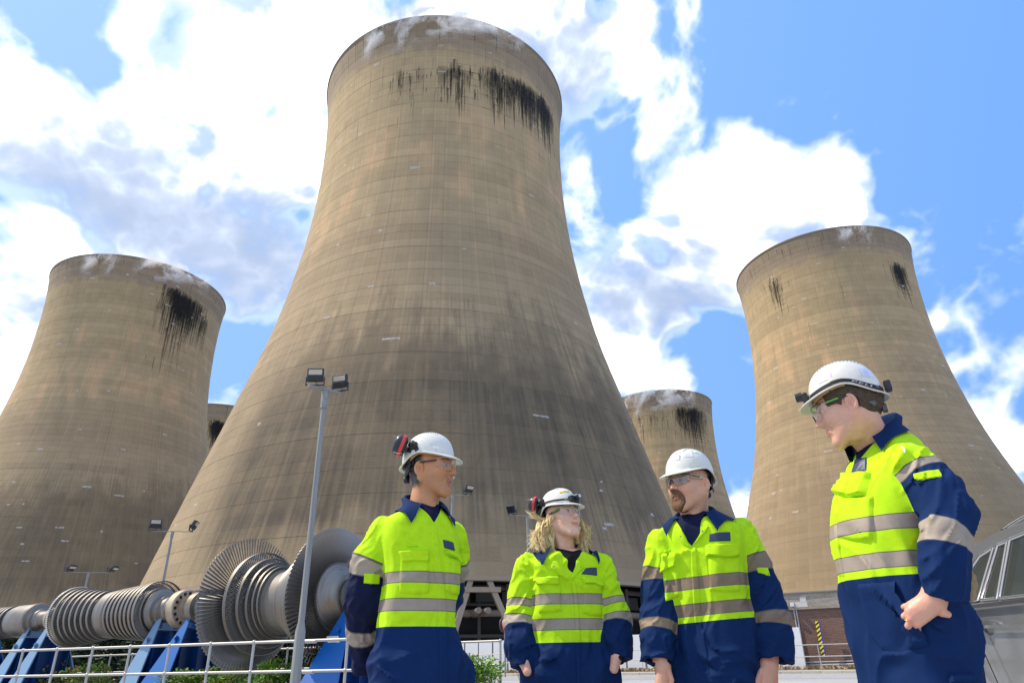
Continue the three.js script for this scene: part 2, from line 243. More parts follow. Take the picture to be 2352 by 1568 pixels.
const towers = [
  [[-13.93, 0, -119.56], 'largest cooling tower at the centre, its rim near the top of the photo', concrete(3, 2048, 1536, [[0.605, 0.045, 230, 106.0, 7], [0.645, 0.03, 170, 106.4, 8], [0.56, 0.03, 90, 105.4, 8], [0.51, 0.035, 50, 104.6, 8], [0.45, 0.03, 18, 103.5, 6]], 1), true],
  [[-123.2, 0, -200.7], 'cooling tower at the left edge with a black stain right of its middle', concrete(21, 2048, 1024, [[0.57, 0.045, 300, 109.2, 9], [0.565, 0.045, 70, 105, 16], [0.6, 0.04, 150, 108, 9], [0.635, 0.02, 50, 105, 8]], 0.85), false],
  [[100.42, 0, -193.6], 'cooling tower behind the man in profile at the right edge', concrete(37, 2048, 1024, [[0.645, 0.025, 150, 104.6, 8], [0.415, 0.016, 30, 104.5, 9], [0.41, 0.03, 14, 107, 4]], 0.35), false],
  [[71.32, 0, -323.7], 'small distant cooling tower between the central tower and the right one', concrete(53, 1024, 1024, [[0.61, 0.06, 320, 108, 13], [0.57, 0.03, 90, 107.6, 9], [0.45, 0.12, 40, 106, 10]], 0.3), false],
  [[-145.8, 0, -329.9], 'farthest cooling tower, only a sliver of its rim showing beside the left tower', concrete(67, 1024, 1024, [[0.485, 0.03, 300, 107.6, 9], [0.6, 0.08, 200, 107, 9]], 0.3), false],
];
for (const [p, l, m, f] of towers) coolingTower(p, facing(p[0], p[2]), l, m, f);
// ---------------------------------------------------------------- figures: distance fields, meshed by surface nets
function surfaceNet(f, lo, hi, h, gradEps = 0.004) {
  const nx = Math.ceil((hi[0] - lo[0]) / h) + 1, ny = Math.ceil((hi[1] - lo[1]) / h) + 1, nz = Math.ceil((hi[2] - lo[2]) / h) + 1, sx = 1, sy = nx, sz = nx * ny;
  const F = new Float32Array(nx * ny * nz);
  for (let k = 0; k < nz; k++) for (let j = 0; j < ny; j++) { for (let i = 0; i < nx; i++) { const d = f(lo[0] + i * h, lo[1] + j * h, lo[2] + k * h); F[i + j * sy + k * sz] = d; const skip = Math.floor((Math.abs(d) - 0.05) / h / 1.6); for (let q = 0; q < skip && i + 1 < nx; q++) F[++i + j * sy + k * sz] = d; } }
  const id = new Int32Array(nx * ny * nz).fill(-1), pos = [], idx = [];
  for (let k = 0; k < nz - 1; k++) for (let j = 0; j < ny - 1; j++) for (let i = 0; i < nx - 1; i++) {
    const b = i + j * sy + k * sz; let m = 0; const v = [];
    for (let c = 0; c < 8; c++) { const d = F[b + (c & 1) + ((c >> 1) & 1) * sy + (c >> 2) * sz]; v.push(d); if (d < 0) m |= 1 << c; }
    if (m === 0 || m === 255) continue;
    let x = 0, y = 0, z = 0, n = 0;
    for (const [a, e] of NET_EDGES) if ((v[a] < 0) !== (v[e] < 0)) { const t = v[a] / (v[a] - v[e]); x += lerp(a & 1, e & 1, t); y += lerp((a >> 1) & 1, (e >> 1) & 1, t); z += lerp(a >> 2, e >> 2, t); n++; }
    id[b] = pos.length / 3; pos.push(lo[0] + (i + x / n) * h, lo[1] + (j + y / n) * h, lo[2] + (k + z / n) * h);
  }
  for (let k = 1; k < nz - 1; k++) for (let j = 1; j < ny - 1; j++) for (let i = 1; i < nx - 1; i++) {
    const b = i + j * sy + k * sz, d = F[b] < 0;
    const q = (o, u, w) => { if ((F[b + o] < 0) === d) return; const p0 = id[b], p1 = id[b - u], p2 = id[b - u - w], p3 = id[b - w]; if (p0 < 0 || p1 < 0 || p2 < 0 || p3 < 0) return; if (d) idx.push(p0, p1, p2, p0, p2, p3); else idx.push(p0, p2, p1, p0, p3, p2); };
    q(sx, sy, sz); q(sy, sz, sx); q(sz, sx, sy);
  }
  const nor = new Float32Array(pos.length), e = gradEps;
  for (let i = 0; i < pos.length; i += 3) { const x = pos[i], y = pos[i + 1], z = pos[i + 2]; const gx = f(x + e, y, z) - f(x - e, y, z), gy = f(x, y + e, z) - f(x, y - e, z), gz = f(x, y, z + e) - f(x, y, z - e), L = Math.hypot(gx, gy, gz) || 1; nor[i] = gx / L; nor[i + 1] = gy / L; nor[i + 2] = gz / L; }
  return { pos, nor, idx };
}
const NET_EDGES = [[0, 1], [2, 3], [4, 5], [6, 7], [0, 2], [1, 3], [4, 6], [5, 7], [0, 4], [1, 5], [2, 6], [3, 7]];
const smin = (a, b, k) => { const h = Math.max(k - Math.abs(a - b), 0) / k; return Math.min(a, b) - h * h * k * 0.25; };
const smax = (a, b, k) => -smin(-a, -b, k);
function cone(x, y, z, a, b) {                             // tapered capsule between a = [x, y, z, r] and b; also leaves the share along it
  const dx = b[0] - a[0], dy = b[1] - a[1], dz = b[2] - a[2], px = x - a[0], py = y - a[1], pz = z - a[2], L = dx * dx + dy * dy + dz * dz;
  const t = cone.t = clamp((px * dx + py * dy + pz * dz) / L); return Math.hypot(px - dx * t, py - dy * t, pz - dz * t) - lerp(a[3], b[3], t);
}
const ell = (x, y, z, c, r) => { const a = (x - c[0]) / r[0], b = (y - c[1]) / r[1], d = (z - c[2]) / r[2], k = Math.hypot(a, b, d), g = Math.hypot(a / r[0], b / r[1], d / r[2]); return g ? k * (k - 1) / g : -Math.min(...r); };
const ball = (x, y, z, c, r) => Math.hypot(x - c[0], y - c[1], z - c[2]) - r;
function netGeo(n, off = [0, 0, 0], colour, round) {
  const g = new THREE.BufferGeometry(); const p = new Float32Array(n.pos); for (let i = 0; i < p.length; i += 3) { p[i] -= off[0]; p[i + 1] -= off[1]; p[i + 2] -= off[2]; }
  g.setAttribute('position', new THREE.BufferAttribute(p, 3)); g.setAttribute('normal', new THREE.BufferAttribute(n.nor, 3));
  if (colour) { const c = new Float32Array(p.length), o = [0, 0, 0]; for (let i = 0; i < p.length; i += 3) { colour(n.pos[i], n.pos[i + 1], n.pos[i + 2], o); c[i] = o[0]; c[i + 1] = o[1]; c[i + 2] = o[2]; } g.setAttribute('color', new THREE.BufferAttribute(c, 3)); }
  const uv = new Float32Array(p.length / 3 * 2); for (let i = 0; i < p.length / 3; i++) { const nx = Math.abs(n.nor[i * 3]), nz = Math.abs(n.nor[i * 3 + 2]); uv[i * 2] = round ? Math.atan2(p[i * 3], p[i * 3 + 2]) * 0.4 : (nx > nz ? p[i * 3 + 2] : p[i * 3]) * 4; uv[i * 2 + 1] = p[i * 3 + 1] * 4; } g.setAttribute('uv', new THREE.BufferAttribute(uv, 2));
  g.setIndex(n.idx); return g;
}
// cut a net into pieces: cells [[name, field, low, high], ...] are applied in turn; a piece keeps what lies between
function cutNet(net, fields) {
  const nf = fields.length, vert = (i) => { const p = [net.pos[i * 3], net.pos[i * 3 + 1], net.pos[i * 3 + 2]]; return [...p, net.nor[i * 3], net.nor[i * 3 + 1], net.nor[i * 3 + 2], ...fields.map((f) => f(...p))]; };
  const vs = []; for (let i = 0; i < net.pos.length / 3; i++) vs.push(vert(i));
  const T = []; for (let i = 0; i < net.idx.length; i += 3) T.push([vs[net.idx[i]], vs[net.idx[i + 1]], vs[net.idx[i + 2]]]);
  return T;
}
function clipT(T, k, at) {                                 // [pieces with field k below at, pieces above]
  const lo = [], hi = []; k += 6;
  const mix = (a, b) => { const t = (at - a[k]) / (b[k] - a[k]); return a.map((v, i) => v + (b[i] - v) * t); };
  for (const t of T) {
    const s = t.map((v) => v[k] < at), n = s[0] + s[1] + s[2];
    if (n === 3) { lo.push(t); continue; } if (n === 0) { hi.push(t); continue; }
    const o = n === 1 ? s.indexOf(true) : s.indexOf(false), a = t[o], b = t[(o + 1) % 3], c = t[(o + 2) % 3], ab = mix(a, b), ac = mix(a, c);
    (n === 1 ? lo : hi).push([a, ab, ac]); (n === 1 ? hi : lo).push([ab, b, c], [ab, c, ac]);
  }
  return [lo, hi];
}
function triGeo(T, off) {
  const p = new Float32Array(T.length * 9), n = new Float32Array(T.length * 9), uv = new Float32Array(T.length * 6); let i = 0, j = 0;
  for (const t of T) for (const v of t) { const nx = Math.abs(v[3]), nz = Math.abs(v[5]); uv[j++] = (nx > nz ? v[2] : v[0]) * 4; uv[j++] = v[1] * 4; for (let c = 0; c < 3; c++) { p[i] = v[c] - off[c]; n[i++] = v[c + 3]; } }
  const g = new THREE.BufferGeometry(); g.setAttribute('position', new THREE.BufferAttribute(p, 3)); g.setAttribute('normal', new THREE.BufferAttribute(n, 3)); g.setAttribute('uv', new THREE.BufferAttribute(uv, 2)); return g;
}
// a strip or patch of cloth laid on the surface of a field: rows of points of the photograph, carried along their directions to the surface
function hitRay(f, d, t0, t1) { let t = t0; for (let i = 0; i < 90; i++) { const x = d.x * t, y = d.y * t + 0.9, z = d.z * t, s = f(x, y, z); if (s < 0.0006) return t; t += Math.max(s * 0.7, 0.0008); if (t > t1) return null; } return t; }
function drape(f, rows, thick, off, o = {}) {
  const nu = o.nu ?? 14, nv = o.nv ?? 12, P = [], N = [], uv = [], e = 0.006, bev = o.bevel ?? 0.12;
  const rowAt = (v) => { const q = v * (rows.length - 1), i = Math.min(rows.length - 2, Math.floor(q)), t = q - i, at = (r, u) => { const w = u * (r.length - 1), k = Math.min(r.length - 2, Math.floor(w)), s = w - k; return [lerp(r[k][0], r[k + 1][0], s), lerp(r[k][1], r[k + 1][1], s)]; }; return (u) => { const a = at(rows[i], u), b = at(rows[i + 1], u); return [lerp(a[0], b[0], t), lerp(a[1], b[1], t)]; }; };
  const ok = [];
  for (let j = 0; j <= nv; j++) { const r = rowAt(j / nv); for (let i = 0; i <= nu; i++) {
    const [x, y] = r(i / nu), d = ray(x, y).normalize(), t = hitRay(f, d, 1.5, 6);
    const u = i / nu, v = j / nv, eu = o.openRight ? u : Math.min(u, 1 - u), ev = Math.min(v, 1 - v), edge = Math.min(o.open === 'v' ? 1 : Math.min(eu, o.openTop ? 1 : ev) / bev, 1);
    let h = thick * (edge <= 0 ? -0.4 : 0.35 + 0.65 * Math.sin(edge * Math.PI / 2)); if (o.bulge) h += o.bulge(u, v); if (i === 0 || (i === nu && !o.openRight) || j === 0 || j === nv) h = -0.003;
    if (t === null) { ok.push(false); P.push(0, 0, 0); uv.push(u, v); continue; }
    const X = d.x * t, Y = d.y * t + 0.9, Z = d.z * t; let gx = f(X + e, Y, Z) - f(X - e, Y, Z), gy = f(X, Y + e, Z) - f(X, Y - e, Z), gz = f(X, Y, Z + e) - f(X, Y, Z - e); const L = Math.hypot(gx, gy, gz) || 1;
    P.push(X + gx / L * h - off[0], Y + gy / L * h - off[1], Z + gz / L * h - off[2]); uv.push(u, 1 - v); ok.push(true);
  } }
  const idx = [], W = nu + 1; for (let j = 0; j < nv; j++) for (let i = 0; i < nu; i++) { const a = j * W + i, b = a + 1, c = a + W, dd = c + 1; if (ok[a] && ok[b] && ok[c] && ok[dd]) idx.push(a, c, b, b, c, dd); }
  const g = new THREE.BufferGeometry(); g.setAttribute('position', new THREE.Float32BufferAttribute(P, 3)); g.setAttribute('uv', new THREE.Float32BufferAttribute(uv, 2)); g.setIndex(idx); g.computeVertexNormals(); return g;
}
// ---------------------------------------------------------------- cloth, skin, helmet materials
const weave = tex(256, 256, (u, v, o) => { const a = (Math.sin(u * 256 * 0.9 + v * 256 * 0.9) * 0.5 + 0.5) * 0.3 + noise(u * 120, v * 120, 3) * 0.4 + fbm(u * 12, v * 12, 7, 3) * 0.6; o[0] = o[1] = o[2] = 0.86 + 0.28 * (a - 0.5); });
const cloth = (c, sheen = 0.25) => new THREE.MeshPhysicalMaterial({ color: new THREE.Color().setRGB(...c), roughness: 0.82, map: weave, sheen, sheenRoughness: 0.6, sheenColor: new THREE.Color().setRGB(...c.map((x) => Math.min(1, x * 1.2 + 0.02))), specularIntensity: 0.3, side: THREE.DoubleSide });
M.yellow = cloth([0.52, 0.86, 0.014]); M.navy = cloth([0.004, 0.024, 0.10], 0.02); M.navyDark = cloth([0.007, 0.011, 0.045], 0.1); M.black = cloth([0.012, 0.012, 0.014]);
M.tape = new THREE.MeshStandardMaterial({ color: new THREE.Color().setRGB(0.36, 0.30, 0.235), roughness: 0.6, metalness: 0.05, map: weave, side: THREE.DoubleSide }); M.tapeWorn = M.tape.clone(); M.tapeWorn.color.setRGB(0.24, 0.175, 0.115);
M.seam = std([0.12, 0.10, 0.085], 0.8, { side: THREE.DoubleSide }); M.seamYellow = std([0.36, 0.5, 0.01], 0.85, { side: THREE.DoubleSide }); M.badge = std([0.022, 0.038, 0.10], 0.5, { side: THREE.DoubleSide });
M.stud = std([0.25, 0.25, 0.24], 0.35, { metalness: 0.8 });
const helmetMap = tex(512, 512, (u, v, o) => { const a = fbm(u * 10, v * 10, 3, 4), s = noise(u * 300, v * 14, 2), d = sstep(0.66, 0.8, fbm(u * 22, v * 22, 6, 3)); const k = 0.97 + 0.06 * (a - 0.5) - (s > 0.93 ? 0.05 : 0) - 0.09 * d; o[0] = 0.74 * k; o[1] = 0.725 * k - 0.02 * d; o[2] = 0.65 * k - 0.05 * d; });
M.helmet = new THREE.MeshPhysicalMaterial({ color: 0xffffff, map: helmetMap, roughness: 0.34, clearcoat: 0.35, clearcoatRoughness: 0.25, side: THREE.DoubleSide });
M.blackPlastic = std([0.014, 0.014, 0.016], 0.38); M.greyPlastic = std([0.09, 0.1, 0.11], 0.5); M.harness = std([0.62, 0.42, 0.2], 0.7); M.redPlastic = std([0.72, 0.045, 0.035], 0.45); M.muff = std([0.018, 0.022, 0.03], 0.28); M.wire = std([0.55, 0.55, 0.55], 0.25, { metalness: 0.9 });
M.lens = new THREE.MeshPhysicalMaterial({ color: new THREE.Color().setRGB(0.93, 0.93, 0.92), roughness: 0.03, transmission: 0.97, thickness: 0, ior: 1.58, side: THREE.DoubleSide });
M.lensTint = new THREE.MeshPhysicalMaterial({ color: new THREE.Color().setRGB(0.62, 0.56, 0.48), roughness: 0.03, transmission: 0.9, thickness: 0, ior: 1.9, side: THREE.DoubleSide });
M.green = std([0.16, 0.5, 0.03], 0.45); M.eyeWhite = std([0.42, 0.38, 0.35], 0.35); M.iris = std([0.06, 0.045, 0.03], 0.2); M.teeth = std([0.8, 0.77, 0.68], 0.3); M.gold = std([0.8, 0.52, 0.16], 0.25, { metalness: 1 });
const pores = tex(512, 512, (u, v, o) => { const a = noise(u * 150, v * 150, 1), b = noise(u * 420, v * 420, 4), c = fbm(u * 20, v * 20, 9, 3); o[0] = o[1] = o[2] = 0.35 * a + 0.3 * b + 0.5 * c; }, null, false);
const skinMat = () => new THREE.MeshPhysicalMaterial({ color: 0xffffff, vertexColors: true, roughness: 0.46, bumpMap: pores, bumpScale: 0.0005, sheen: 0.15, sheenColor: new THREE.Color(0.9, 0.6, 0.5), sheenRoughness: 0.5 });
M.skin = skinMat(); M.handSkin = skinMat(); M.handSkin.bumpMap = null;
// ---------------------------------------------------------------- heads (own axes: +z the face, +y up, +x the person's left), helmets, glasses
function headField(h) {
  const j = h.jaw ?? 1, nk = h.neck;                        // nk: where the neck meets the collar, in head axes, with its radius
  return (x, y, z) => {
    const ax = Math.abs(x);
    let d = ell(x, y, z, [0, 0.036, -0.012], [0.077, 0.1, 0.097]);
    d = smin(d, ell(x, y, z, [0, -0.035, 0.032], [0.058 * j, 0.07, 0.06]), 0.035);
    d = smin(d, ell(ax, y, z, [0.03 * j, -0.02, 0.056], [0.03, 0.032, 0.03]), 0.025);
    d = smin(d, cone(ax, y, z, [0.057 * j, -0.045, 0.0, 0.02], [0.018, -0.1, 0.066, 0.018]), 0.03);
    d = smin(d, ball(x, y, z, [0, -0.101, 0.074], 0.0185 * (h.chin ?? 1)), 0.022);
    d = smin(d, cone(ax, y, z, [0.008, 0.034, 0.083, 0.011], [0.048, 0.03, 0.063, 0.012]), 0.02);
    d = smax(d, -ball(ax, y, z, [0.032, 0.012, 0.107], 0.0215), 0.014);
    d = smin(d, ball(ax, y, z, [0.031, 0.011, 0.072], 0.0145), 0.006);
    d = smin(d, cone(x, y, z, [0, 0.018, 0.087, 0.0075], [0, -0.022, 0.109 + (h.nose ?? 0), 0.0115]), 0.014);
    d = smin(d, ball(ax, y, z, [0.0125, -0.027, 0.099], 0.0085), 0.008);
    d = smax(d, -ball(ax, y, z, [0.0065, -0.0355, 0.108], 0.0042), 0.004);
    // lips
    const sm = h.smile ?? 0, ly = -0.0605 + sm * 0.012 * Math.min(1, (ax / 0.026) ** 2);
    d = smin(d, ell(x, y, z, [0, -0.058, 0.076], [0.029, 0.02, 0.0205]), 0.014);
    d = smin(d, ell(x, y, z, [0, ly + 0.0052, 0.0922 - ax * ax * 14], [0.024 + 0.006 * sm, 0.0045 * (h.lipT ?? 1), 0.0052]), 0.005);
    d = smin(d, ell(x, y, z, [0, ly - 0.0062 - (h.open ?? 0), 0.0912 - ax * ax * 14], [0.021 + 0.006 * sm, 0.0054 * (h.lipT ?? 1), 0.0056]), 0.005);
    if (h.open) d = smax(d, -ell(x, y, z, [0, ly - (h.open ?? 0) * 0.5, 0.104 - ax * ax * 12], [0.026 + 0.006 * sm, 0.0014 + (h.open ?? 0) * 0.55, 0.014]), 0.003);
    if (sm) d = smax(d, -(cone(ax, y, z, [0.019, -0.032, 0.1, 0.003], [0.038, -0.062, 0.083, 0.003])), 0.01);
    // neck
    if (nk) { d = smin(d, cone(x, y, z, [0, -0.05, -0.022, 0.054 * (h.nw ?? 1)], nk), 0.03); d = smin(d, cone(ax, y, z, [0.058, -0.04, -0.02, 0.012], [0.016 + nk[0] * 0, nk[1] + 0.02, nk[2] + 0.045, 0.014]), 0.03); }
    // ears
    const ex = ax - 0.079, ey = y + 0.004, ez = z + 0.012, tw = ez * 0.35; let e = ell(ex - 0.004 + tw * 0.9, ey, ez, [0, 0, 0], [0.0085, 0.032, 0.019]); e = smin(e, ell(ex + 0.006, ey + 0.024, ez - 0.006, [0, 0, 0], [0.008, 0.012, 0.01]), 0.008);
    e = smax(e, -ell(ex - 0.0115 + tw * 0.9, ey - 0.003, ez - 0.003, [0, 0, 0], [0.0105, 0.0215, 0.0115]), 0.004); e = smin(e, cone(ex - 0.004 + tw * 0.9, ey, ez, [0, 0.01, 0.002, 0.0028], [0.001, -0.012, -0.004, 0.0032]), 0.004); e = smin(e, ball(ex + 0.002, ey + 0.004, ez - 0.014, [0, 0, 0], 0.005), 0.005); d = smin(d, e, 0.007);
    return d;
  };
}
const RC = [0.099, 0.117];                                  // helmet half width and half length
const rimY = (ph) => { const c = Math.cos(ph), s = Math.abs(Math.sin(ph)); return 0.052 - 0.030 * sstep(0.1, -0.9, c) + 0.012 * s ** 6 - 0.004 * sstep(0.5, 1, c); };
function helmetPt(ph, t, off = 0) {                        // ph 0 in front, + towards the person's left; t 0 rim .. 1 crown
  const n = 2.35, r = Math.pow(Math.max(0, 1 - Math.pow(t, n)), 1 / n), top = 0.168, ry = rimY(ph), c = Math.cos(ph), s = Math.sin(ph);
  let x = s * (RC[0] + off) * r, z = c * (RC[1] + off) * r - 0.012 - 0.004 * t, y = ry + (top + off - ry) * t;
  const rid = sstep(0.034, 0.028, Math.abs(x)) * sstep(0.25, 0.6, t); y += rid * 0.0035 * sstep(-0.12, -0.06, z);
  return V(x, y, z);
}
function helmetGeo() {
  const NP = 72, NT = 22, rows = [], brim = (ph, w, inner) => { const c = Math.cos(ph), fr = Math.pow(Math.max(0, c), 1.5), wd = 0.006 + 0.034 * fr + 0.008 * sstep(-0.4, -1, c), p = helmetPt(ph, 0, inner ? -0.003 : 0), o = V(Math.sin(ph), 0, Math.cos(ph)); p.addScaledVector(o, wd * w + (inner ? 0.002 : 0)); p.y -= wd * w * (0.42 + 0.1 * fr) * w * (inner ? 1 : 0.95) + (inner ? 0.0035 : 0); return p; };
  for (let k = NT; k >= 0; k--) rows.push((ph) => helmetPt(ph, Math.sin(k / NT * Math.PI / 2)));
  for (const w of [0.2, 0.5, 0.8, 0.95, 1]) rows.push((ph) => brim(ph, w));
  for (const w of [1.0, 0.9, 0.6, 0.3, 0]) rows.push((ph) => brim(ph, w, true));
  for (let k = 1; k <= NT; k++) rows.push((ph) => helmetPt(ph, Math.sin(k / NT * Math.PI / 2) * 0.985, -0.004));
  const pos = [], uv = [], idx = []; rows.forEach((f, j) => { for (let i = 0; i <= NP; i++) { const p = f(i / NP * Math.PI * 2); pos.push(p.x, p.y, p.z); uv.push(i / NP * 2, j / rows.length * 2); } });
  for (let j = 0; j < rows.length - 1; j++) for (let i = 0; i < NP; i++) { const a = j * (NP + 1) + i, b = a + NP + 1; idx.push(a, b, a + 1, a + 1, b, b + 1); }
  const g = new THREE.BufferGeometry(); g.setAttribute('position', new THREE.Float32BufferAttribute(pos, 3)); g.setAttribute('uv', new THREE.Float32BufferAttribute(uv, 2)); g.setIndex(idx); g.computeVertexNormals(); return g;
}
const HELMET = helmetGeo();
function onHelmet(p0, p1, t0, t1, off, nu = 16, nv = 6) {  // a label or strap that follows the shell
  const pos = [], uv = [], idx = []; for (let j = 0; j <= nv; j++) for (let i = 0; i <= nu; i++) { const p = helmetPt(lerp(p0, p1, i / nu), lerp(typeof t0 === 'function' ? t0(lerp(p0, p1, i / nu)) : t0, typeof t1 === 'function' ? t1(lerp(p0, p1, i / nu)) : t1, j / nv), off); pos.push(p.x, p.y, p.z); uv.push(i / nu, j / nv); }
  for (let j = 0; j < nv; j++) for (let i = 0; i < nu; i++) { const a = j * (nu + 1) + i, b = a + nu + 1; idx.push(a, a + 1, b, a + 1, b + 1, b); }
  const g = new THREE.BufferGeometry(); g.setAttribute('position', new THREE.Float32BufferAttribute(pos, 3)); g.setAttribute('uv', new THREE.Float32BufferAttribute(uv, 2)); g.setIndex(idx); g.computeVertexNormals(); return g;
}
const ventGeo = (() => { const l = []; for (const s of [-1, 1]) for (let i = 0; i < 13; i++) { const a = (i / 12 - 0.5) * 1.5, z = -0.01 + Math.sin(a) * 0.095, x = s * 0.0335; let t = 1, ph = Math.atan2(x / RC[0], (z + 0.01) / RC[1]); const q = Math.hypot(x / RC[0], (z + 0.01) / RC[1]); t = Math.pow(Math.max(0, 1 - q ** 2.35), 1 / 2.35); const p = helmetPt(ph, t, -0.0008); l.push(new THREE.SphereGeometry(0.0034, 8, 6).scale(1, 0.5, 1).translate(p.x, p.y + 0.0008, p.z)); } return merge(l); })();
function strapBand(t0, t1, off) { const l = onHelmet(-Math.PI, Math.PI, t0, t1, off, 72, 3); return l; }
function tubeOf(pts, r, seg = 24, rs = 8) { return new THREE.TubeGeometry(new THREE.CatmullRomCurve3(pts), seg, r, rs); }
function lensGeo(s, low = -0.026, high = 0.026) {           // one side of a wrap-round safety lens
  const pos = [], idx = [], uv = [], nu = 18, nv = 8; for (let j = 0; j <= nv; j++) for (let i = 0; i <= nu; i++) { const u = i / nu, a = lerp(0.06, 1.13, u), cut = sstep(0.32, 0, u), lo = low + cut * 0.026 + 0.02 * Math.pow(u, 5), hi = high - 0.006 * cut - 0.008 * Math.pow(u, 4), y = lerp(lo, hi, j / nv); pos.push(s * Math.sin(a) * 0.074, 0.012 + y, 0.027 + Math.cos(a) * 0.083 + 0.004 * Math.cos((y) * 50)); uv.push(u, j / nv); }
  for (let j = 0; j < nv; j++) for (let i = 0; i < nu; i++) { const a = j * (nu + 1) + i, b = a + nu + 1; idx.push(a, a + 1, b, a + 1, b + 1, b); }
  const g = new THREE.BufferGeometry(); g.setAttribute('position', new THREE.Float32BufferAttribute(pos, 3)); g.setAttribute('uv', new THREE.Float32BufferAttribute(uv, 2)); g.setIndex(idx); g.computeVertexNormals(); return g;
}
function makeHead(person, h) {                              // adds face, helmet, glasses to a person; h.at world position, yaw, pitch, roll
  const base = person.position, hd = new THREE.Matrix4().compose(h.at.clone().sub(base), new THREE.Quaternion().setFromEuler(new THREE.Euler(-h.pitch, h.yaw, h.roll ?? 0, 'YXZ')), V(h.s, h.s, h.s));
  const inv = hd.clone().invert(), nw = h.neckAt.clone().sub(base).applyMatrix4(inv); h.neck = [nw.x, nw.y, nw.z, h.neckR / h.s];
  const F = headField(h), put = (name, geo, mat, parent = person) => mesh(name, geo.applyMatrix4(hd), mat, parent);
  const net = surfaceNet(F, [-0.1, Math.min(-0.13, nw.y - 0.03), Math.min(-0.125, nw.z - 0.09)], [0.1, 0.075, 0.14], 0.0034, 0.0015);
  const s = h.skin, tone = (x, y, z, o) => {
    const ax = Math.abs(x), n = fbm(x * 40, y * 40, z * 40, 3) - 0.5; let k = 1 + 0.2 * n + 0.10 * (noise(x * 170, y * 170, z * 170) - 0.5), red = 0, hair = 0;
    red += 0.30 * Math.exp(-(((ax - 0.036) / 0.02) ** 2 + ((y + 0.025) / 0.02) ** 2)) * (z > 0.03 ? 1 : 0); red += 0.35 * Math.exp(-((ax / 0.016) ** 2) - ((y + 0.026) / 0.014) ** 2) * (z > 0.09 ? 1 : 0); if (ax > 0.077 && Math.abs(z + 0.012) < 0.025) red += 0.22;
    const lipY = -0.0605 + (h.smile ?? 0) * 0.012 * Math.min(1, (ax / 0.026) ** 2) - (h.open ?? 0) * 0.5, lip = z > 0.08 ? sstep(0.0125 + (h.open ?? 0) * 0.5, 0.008 + (h.open ?? 0) * 0.5, Math.abs(y - lipY)) * sstep(0.028, 0.02, ax) : 0;
    let r = s[0] * k, g = s[1] * k * (1 - 0.22 * red), b = s[2] * k * (1 - 0.25 * red);
    if (h.stubble) { const st = h.stubble * sstep(0.0, -0.035, y + ax * 0.25 - 0.004) * sstep(-0.02, 0.02, z) * sstep(-0.125, -0.1, y) * (0.6 + 0.8 * noise(x * 900, y * 900, z * 900)); r *= 1 - st * 0.5; g *= 1 - st * 0.45; b *= 1 - st * 0.4; }
    const ml = h.open ? 0 : z > 0.08 ? sstep(0.0024, 0.0008, Math.abs(y - lipY)) * sstep(0.03, 0.024, ax) : 0; r = lerp(r, h.lip[0], lip * 0.75); if (ml) { r *= 1 - 0.55 * ml; } g = lerp(g, h.lip[1], lip * 0.75) * (1 - 0.65 * ml); b = lerp(b, h.lip[2], lip * 0.75) * (1 - 0.65 * ml);
    if (h.brow) { const br = z > 0.05 ? sstep(0.006, 0.003, Math.abs(y - 0.037 + Math.abs(ax - 0.03) * 0.22)) * sstep(0.008, 0.013, ax) * sstep(0.054, 0.045, ax) * (0.65 + 0.5 * noise(x * 700, y * 300, z * 700)) : 0; hair = Math.max(hair, br); }
    if (h.fade) { const line = z - 0.012 - (y > 0 ? 0 : 0.05 * y) ; const f = sstep(0.004, -0.03, line) * sstep(-0.085, -0.045, y + 0.012 * noise(x * 60, 1, z * 60)) * (ax > 0.078 && z > -0.035 ? 0 : 1); hair = Math.max(hair, f * h.fade * (0.75 + 0.5 * noise(x * 500, y * 500, z * 500))); }
    if (h.hairC) { r = lerp(r, h.hairC[0], clamp(hair)); g = lerp(g, h.hairC[1], clamp(hair)); b = lerp(b, h.hairC[2], clamp(hair)); }
    o[0] = r; o[1] = g; o[2] = b;
  };
  const hg = netGeo(net, [0, 0, 0], tone, true); const head = put('head', hg, M.skin);
  for (const sx of [-1, 1]) { put('eye', new THREE.SphereGeometry(0.0118, 20, 14).translate(sx * 0.031, 0.0115, 0.0785), M.eyeWhite, head); put('iris', new THREE.SphereGeometry(0.0068, 14, 10).scale(1, 1, 0.5).translate(sx * 0.031 + (h.look ?? 0) * 0.004, 0.0118, 0.0882), M.iris, head); }
  { // upper and lower lids
    const lid = surfaceNet((x, y, z) => { const ax = Math.abs(x) - 0.031; let d = Math.hypot(ax, y - 0.0115, z - 0.0785) - 0.0131; d = Math.max(d, -(Math.abs(y - 0.0112 + 0.0012) - 0.0048 + ax * ax * 20)); return d; }, [-0.05, -0.006, 0.066], [0.05, 0.03, 0.098], 0.0016, 0.0006); put('eyelid', netGeo(lid, [0, 0, 0], (x, y, z, o) => { o[0] = s[0] * 0.86; o[1] = s[1] * 0.74; o[2] = s[2] * 0.7; }), M.skin, head);
  }
  if (h.open) put('teeth', new THREE.CylinderGeometry(0.03, 0.03, 0.009, 24, 1, false, -0.6, 1.2).scale(1, 1, 1).translate(0, -0.0585 + h.smile * 0.003, 0.0645), M.teeth, head);
